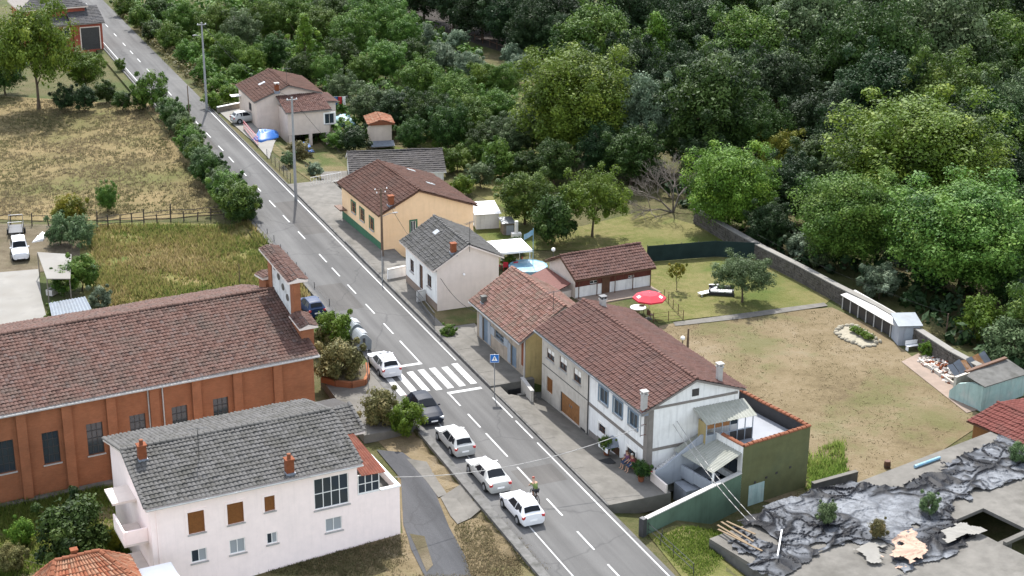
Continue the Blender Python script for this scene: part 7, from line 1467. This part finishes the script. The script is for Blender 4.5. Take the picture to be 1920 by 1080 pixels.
# red-roofed lean-to at the right edge
f = Frame(P(1812,787,.6), 36); t = thing('red_roof_shed', 'shed with maroon ribbed roof and orange timber side', 'shed', (f.o[0],f.o[1],-1.8), f.yaw); zt = 2.4
q = MB(); q.box(.4,.6,-4.6,-.4,0,zt-.1); q.build('wall', M['wood'], t); q = MB(); q.box(.61,6,-.6,-.4,0,zt-.2); q.build('wall', M['wood'], t)
for y in (-4.5,-2.6): MB().box(.2,.38,y,y+.18,0,zt-.1).build('post', M['wood_dk'], t)
xr_ = float(f.fz(1872,767,.6)[0]); zt -= .1
q = MB(); q.extr([(0,0,zt),(xr_,0,zt+.55),(2*xr_,0,zt),(2*xr_,0,zt-.1),(xr_,0,zt+.44),(0,0,zt-.1)], (0,-5.2,0)); ro = q.build('roof', M['wood_dk'], t); tile_slope((0,0,zt),(0,-5.2,zt),(xr_,-5.2,zt+.55),(xr_,0,zt+.55), 'tile_red', ro, tseed=120, cw=.3, cl=.5); tile_slope((2*xr_,-5.2,zt),(2*xr_,0,zt),(xr_,0,zt+.55),(xr_,-5.2,zt+.55), 'tile_red', ro, tseed=121, cw=.3, cl=.5)
ridge_tiles((xr_,0,zt+.62),(xr_,-5.2,zt+.62),'tile_red',ro)
# ================================================================ tarp-covered flat roof
f = Frame(P(1330,1010,.5), 35.7); RZ = .5; t = fthing('derelict_building', 'derelict concrete building with flat roof under torn black plastic sheeting', 'building', f)
h0, h1 = f.fz(1822,962,RZ), f.fz(1885,1018,RZ); hx0, hx1 = min(h0[0],h1[0])-.3, max(h0[0],h1[0])+1.2; hy0, hy1 = min(h0[1],h1[1])+.0, max(h0[1],h1[1])
yF = f.fz(1790,1052,RZ)[1]; XR = 42.
for nm, (a, b, c, d) in dict(p1=(0,hx0,-16,0), p2=(hx0,hx1,hy1,0), p3=(hx0,hx1,yF,hy0), p4=(hx1,XR,yF,0)).items(): q = MB(); q.box(a+(.002 if a else 0),b,c,d,RZ-.25,RZ); q.build('roof_slab', M['concrete'], t)
q = MB(); wall(q, (0,0), (0,-16), -2.4, RZ-.25); q.build('wall', M['concrete_dk'], t); q = MB(); wall(q, (XR,0), (0,0), -2.4, RZ-.25); q.build('wall', M['concrete_dk'], t)
q = MB(); wall(q, (hx0,yF+.3), (XR,yF+.3), -2.4, RZ-.25, [(2,5,-2.,.0),(6,9,-2,.0)]); q.build('wall', M['concrete_dk'], t)
q = MB(); q.box(hx0-.5,XR,yF,yF+9,-2.5,-2.4); q.build('floor', M['concrete_dk'], t)
for i in range(7): q = MB(); q.box(hx0+.4,hx0+1.6,hy0+.3+.3*i,hy0+.58+.3*i,-2.4,-2.2+.28*i); q.build('stair_step', M['concrete_dk'], t)
q = MB(); q.box(hx0+.05,hx1+.1,hy0-.25,hy0,RZ+.001,RZ+.22); q.build('hatch_kerb', M['concrete'], t)
# torn sheeting: a wrinkled skin
def vnoise(x, y, fr, seed):
    R = np.random.default_rng(seed); T = R.random((64, 64)); x = x*fr+R.uniform(0, 50); y = y*fr+R.uniform(0, 50); i, j = np.floor(x).astype(int), np.floor(y).astype(int); u, v = x-i, y-j; u = u*u*(3-2*u); v = v*v*(3-2*v)
    g_ = lambda a, b: T[a % 64, b % 64]; return (g_(i,j)*(1-u)+g_(i+1,j)*u)*(1-v)+(g_(i,j+1)*(1-u)+g_(i+1,j+1)*u)*v
def sheeting(name, poly, mat, z, amp, res, seed, freq=1.0):
    R = np.random.default_rng(seed); P2 = np.array([f.fz(*q, RZ)[:2] for q in poly]); lo, hi = P2.min(0), P2.max(0); nx, ny = int((hi[0]-lo[0])/res)+2, int((hi[1]-lo[1])/res)+2
    X, Y = np.meshgrid(lo[0]+np.arange(nx)*res, lo[1]+np.arange(ny)*res, indexing='ij'); x, y = X.ravel(), Y.ravel()
    wx = x+1.6*(vnoise(x,y,.5,seed)-.5)+.5*(vnoise(x,y,1.6,seed+1)-.5); wy = y+1.6*(vnoise(x,y,.5,seed+2)-.5)+.5*(vnoise(x,y,1.6,seed+3)-.5)
    cr = np.zeros_like(x)
    for k, (fa, fb, wgt) in enumerate(((.35,.8,1.),(.8,.45,.9),(.6,1.5,.7),(1.5,.9,.6),(1.1,2.6,.45))):
        n_ = vnoise(wx*fa/.6, wy*fb/.6, .6*freq, seed+10+k); cr = np.maximum(cr, wgt*(1-np.clip(np.abs(n_-.5)*2*(5+2*k), 0, 1))**1.3)
    low = vnoise(x, y, .32*freq, seed+30); heap = np.clip(vnoise(x, y, .22*freq, seed+31)-.45, 0, 1)*2; cr = cr*(.35+heap); Z = z+amp*(cr+.5*low+.35*heap*vnoise(x,y,2.2,seed+32))
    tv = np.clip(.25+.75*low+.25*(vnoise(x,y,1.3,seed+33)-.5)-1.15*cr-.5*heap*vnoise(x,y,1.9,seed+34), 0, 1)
    edge = .9*(vnoise(x,y,.9,seed+40)-.5)+.5*(vnoise(x,y,2.6,seed+41)-.5); ins = np.zeros(len(x), bool); j = len(P2)-1; xx, yy = x+edge, y-edge
    for i in range(len(P2)):
        xi, yi = P2[i]; xj, yj = P2[j]; ins ^= ((yi > yy) != (yj > yy)) & (xx < (xj-xi)*(yy-yi)/(yj-yi+1e-12)+xi); j = i
    hole = vnoise(x, y, .55, seed+50) > .86; ok = ins & ~hole
    idx = np.arange(nx*ny).reshape(nx, ny); q = np.stack([idx[:-1,:-1],idx[1:,:-1],idx[1:,1:],idx[:-1,1:]], -1).reshape(-1,4); q = q[ok[q].all(1)]
    o = mk(name, npmesh(name, np.column_stack([x, y, Z]), q, M[mat], tv[q].mean(1), False), None); o.location = f.o; o.rotation_euler = (0,0,f.yaw); return o
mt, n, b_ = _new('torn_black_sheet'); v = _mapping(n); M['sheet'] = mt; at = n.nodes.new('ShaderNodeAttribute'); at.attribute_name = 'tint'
n.links.new(_mix(n, .8, _ramp(n, at.outputs['Fac'], [(.08,(.005,.005,.007)), (.3,(.02,.022,.026)), (.48,(.075,.08,.09)), (.75,(.16,.168,.18))]), _ramp(n, _noise(n, v, 2.5, 8, .7), [(.35,(.35,.35,.35)), (.65,(1.2,1.2,1.2))]), 'MULTIPLY'), b_.inputs['Base Color']); b_.inputs['Roughness'].default_value = .5; b_.inputs['Specular IOR Level'].default_value = .1; _bump(n, b_, _noise(n, v, 5, 6, .7), .5, .06)  # pale greys put sky reflection and dust into the colour; folds stay black
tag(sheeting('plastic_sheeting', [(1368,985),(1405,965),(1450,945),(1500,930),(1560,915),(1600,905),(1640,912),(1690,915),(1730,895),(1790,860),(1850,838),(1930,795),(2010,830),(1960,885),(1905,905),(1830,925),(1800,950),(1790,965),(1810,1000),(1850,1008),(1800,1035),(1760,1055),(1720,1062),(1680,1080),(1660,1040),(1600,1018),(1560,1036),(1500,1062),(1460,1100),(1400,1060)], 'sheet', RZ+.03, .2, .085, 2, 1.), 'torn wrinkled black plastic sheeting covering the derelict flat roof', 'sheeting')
M['peach'] = plain('peach_membrane', (.34,.235,.175), .8, .12, 2, .3, .2); tag(sheeting('roof_membrane', [(1672,1015),(1715,1000),(1728,1040),(1700,1075),(1668,1080)], 'peach', RZ+.3, .3, .11, 5, 1.), 'pinkish torn membrane lying on the derelict roof', 'sheet')
tag(sheeting('roof_membrane', [(1760,1005),(1800,985),(1850,1003),(1800,1022),(1765,1030)], 'concrete_lt', RZ+.32, .12, .12, 6, .6), 'pale grey sheet beside the roof opening', 'sheet')
tag(sheeting('roof_membrane', [(1605,1035),(1650,1015),(1662,1060),(1640,1065)], 'concrete_lt', RZ+.2, .06, .12, 7, .6), 'pale board-like sheet on the derelict roof', 'sheet')
for i, (a, b) in enumerate((((1352,986),(1412,1026)), ((1345,992),(1400,1030)), ((1362,985),(1415,1015)), ((1346,1000),(1428,1048)))):
    A, B = f.w(*f.fz(*a,RZ)[:2],RZ+.3), f.w(*f.fz(*b,RZ)[:2],RZ+.42+.05*i); d = Vector((B-A).tolist()); o = MB().obox((0,0,0),(d.length,.14,.05)).build('plank', M['wood_lt']); o.location = ((A+B)/2).tolist(); o.rotation_euler = d.to_track_quat('X','Z').to_euler(); tag(o, 'loose weathered plank lying on the corner of the derelict roof', 'plank', 'planks on the derelict roof')
A, B = f.w(*f.fz(1457,1055,RZ)[:2],RZ+.5), f.w(*f.fz(1465,1008,RZ)[:2],RZ+.55); tag(MB().tube(A,B,.05).build('plastic_pipe', M['white']), 'white plastic pipe lying on the black sheeting', 'pipe')
A, B = P(1715,875,.63), P(1762,858,.63); tag(MB().tube(A,B,.12).build('blue_pipe', M['blue_lt']), 'light blue pipe along the edge of the derelict roof', 'pipe')
for cx, cy, w_, lb in ((1552,962,46,'grey-green weed bush growing from the left of the torn sheeting'),(1742,945,44,'weed bush growing by the middle of the torn sheeting'),(1646,992,42,'low weed bush growing at the front of the torn sheeting'),(1912,848,44,'weed bush growing at the far end of the torn sheeting')): tree('bush', 'dry' if cx == 1646 else 'olive', cx, cy, w_, lb, 1.0, dz=RZ+1.8)
t = thing('water_butt', 'small dark barrel standing on the parched lawn', 'barrel', PG(1663,878)); MB().lathe([(.22,0),(.26,.3),(.22,.6),(.18,.62)],14).build('body', M['wood_dk'], t); MB().lathe([(.24,.18),(.262,.2),(.262,.24),(.24,.26)],14).build('hoop', M['metal_dk'], t)
# ================================================================ bits around the beige house and the left yard
def drape(name, label, poly, z, amp, mat, cat, seed):
    P_ = [P(*q, z) for q in poly]; o = np.mean(P_, axis=0); R = random.Random(seed); n = len(P_); t = MB(); vs = []
    for k in range(6):
        s = 1-k/5.; 
        for p_ in P_: q = (p_-o)*s; vs.append((q[0]+R.uniform(-.08,.08), q[1]+R.uniform(-.08,.08), amp*(1-s**3)+R.uniform(-.4,.4)*amp*(.1 < s < .99)))
    t.add(vs, [(k*n+i, k*n+(i+1)%n, (k+1)*n+(i+1)%n, (k+1)*n+i) for k in range(5) for i in range(n)]+[(i, (i+1)%n, 6*n+(i+1)%n, 6*n+i) for i in range(n)] if False else [(k*n+i, k*n+(i+1)%n, (k+1)*n+(i+1)%n, (k+1)*n+i) for k in range(5) for i in range(n)])
    ob = t.build(name, M[mat], None, True); ob.location = o.tolist(); ob.modifiers.new('th','SOLIDIFY').thickness = .02; return tag(ob, label, cat)
drape('blue_tarpaulin', 'bright blue tarpaulin heaped over stored goods beside the red railing', [(472,262),(490,268),(522,258),(524,249),(500,248),(478,254)], -.02, .8, 'blue_tarp', 'tarpaulin', 1)
drape('blue_tarpaulin', 'blue tarpaulin lying under the raised annex', [(555,272),(575,286),(590,285),(578,272)], -1., .6, 'blue_tarp', 'tarpaulin', 2)
drape('pool_cover', 'pale blue covered pool beside the raised annex', [(617,236),(668,240),(670,232),(645,226),(620,228)], -1.78, 1.0, 'blue_lt', 'cover', 3)
t = thing('washing_line', 'washing line with orange and blue laundry behind the beige house', 'washing line', P(630,212,-1.8), .2)
for x in (-1.6,1.6): MB().tube((x,0,-.3),(x,0,2.4),.04).build('post', M['metal'], t)
MB().tube((-1.6,0,2.3),(1.6,0,2.3),.01).build('line', M['white'], t)
for i, m_ in enumerate(('frame_dk','terra','blue_tarp','red_cloth','white')): MB().box(-1.3+.56*i,-.85+.56*i,-.01,.01,1.1,2.28).build('garment', M[m_], t)
# left yard
drape('white_sheet', 'crumpled white sheet lying between the off-roader and the bushes', [(60,455),(82,452),(88,440),(80,438)], -1.36, .4, 'white', 'sheet', 4)
f = Frame(P(82,536,-1.3), 20); t = thing('awning_shed', 'shed with pale yellowish sheet roof behind the concrete yard', 'shed', f.o, f.yaw); a = [f.fz(*q, 1.0) for q in ((70,474),(134,478),(132,524),(88,524))]
q = MB(); q.extr([(p_[0],p_[1],1.0) for p_ in a], (0,0,.08)); q.build('roof', M['concrete_lt'], t)
for p_ in a: MB().tube((p_[0]*.97,p_[1]*.97,-1.5),(p_[0]*.97,p_[1]*.97,1.0),.05).build('post', M['wood_grey'], t)
f = Frame(P(95,588,-1.3), 28.7); t = thing('tin_shed', 'lean-to with blue-grey corrugated tin roof behind the church', 'shed', f.o, f.yaw); a = [f.fz(*q, .6) for q in ((92,572),(160,560),(172,580),(98,598))]
q = MB(); corr_sheet(q, *[(p_[0],p_[1],.6+(.2 if i < 2 else 0)) for i, p_ in enumerate(a)][::1], 12, .04); q.build('roof', M['galv'], t)
q = MB(); q.prism([tuple((p_[:2]-np.mean(a,axis=0)[:2])*.9+np.mean(a,axis=0)[:2]) for p_ in a], -1.6, .5); q.build('wall', M['wood_grey'], t)
t = thing('white_bathtub', 'white trough beside the lean-to', 'trough', P(101,551,-1.3), 1.2); MB().box(-.7,.7,-.35,.35,.05,.12).build('base', M['white_old'], t)
for a in ((-.7,.7,-.35,-.28),(-.7,.7,.28,.35),(-.7,-.62,-.279,.279),(.62,.7,-.279,.279)): MB().box(*a,.121,.6).build('side', M['white_old'], t)
# aerials on the roofs
aerial('television aerial on the grey roof of the pink house', PKF.w(-12.4,3.0,6.2), 2.2, .3); aerial('television aerial on the roof of the beige house', BH.w(4.2,.4,5.2), 2.2, .2); aerial('television aerial on the roof edge of the cream house', GH.w(3.0,-.3,6.0), 2.4, 1.)
aerial('television aerial at the lower edge of the weathered roof', OH.w(2.6,.4,5.2), 2.0, .5)
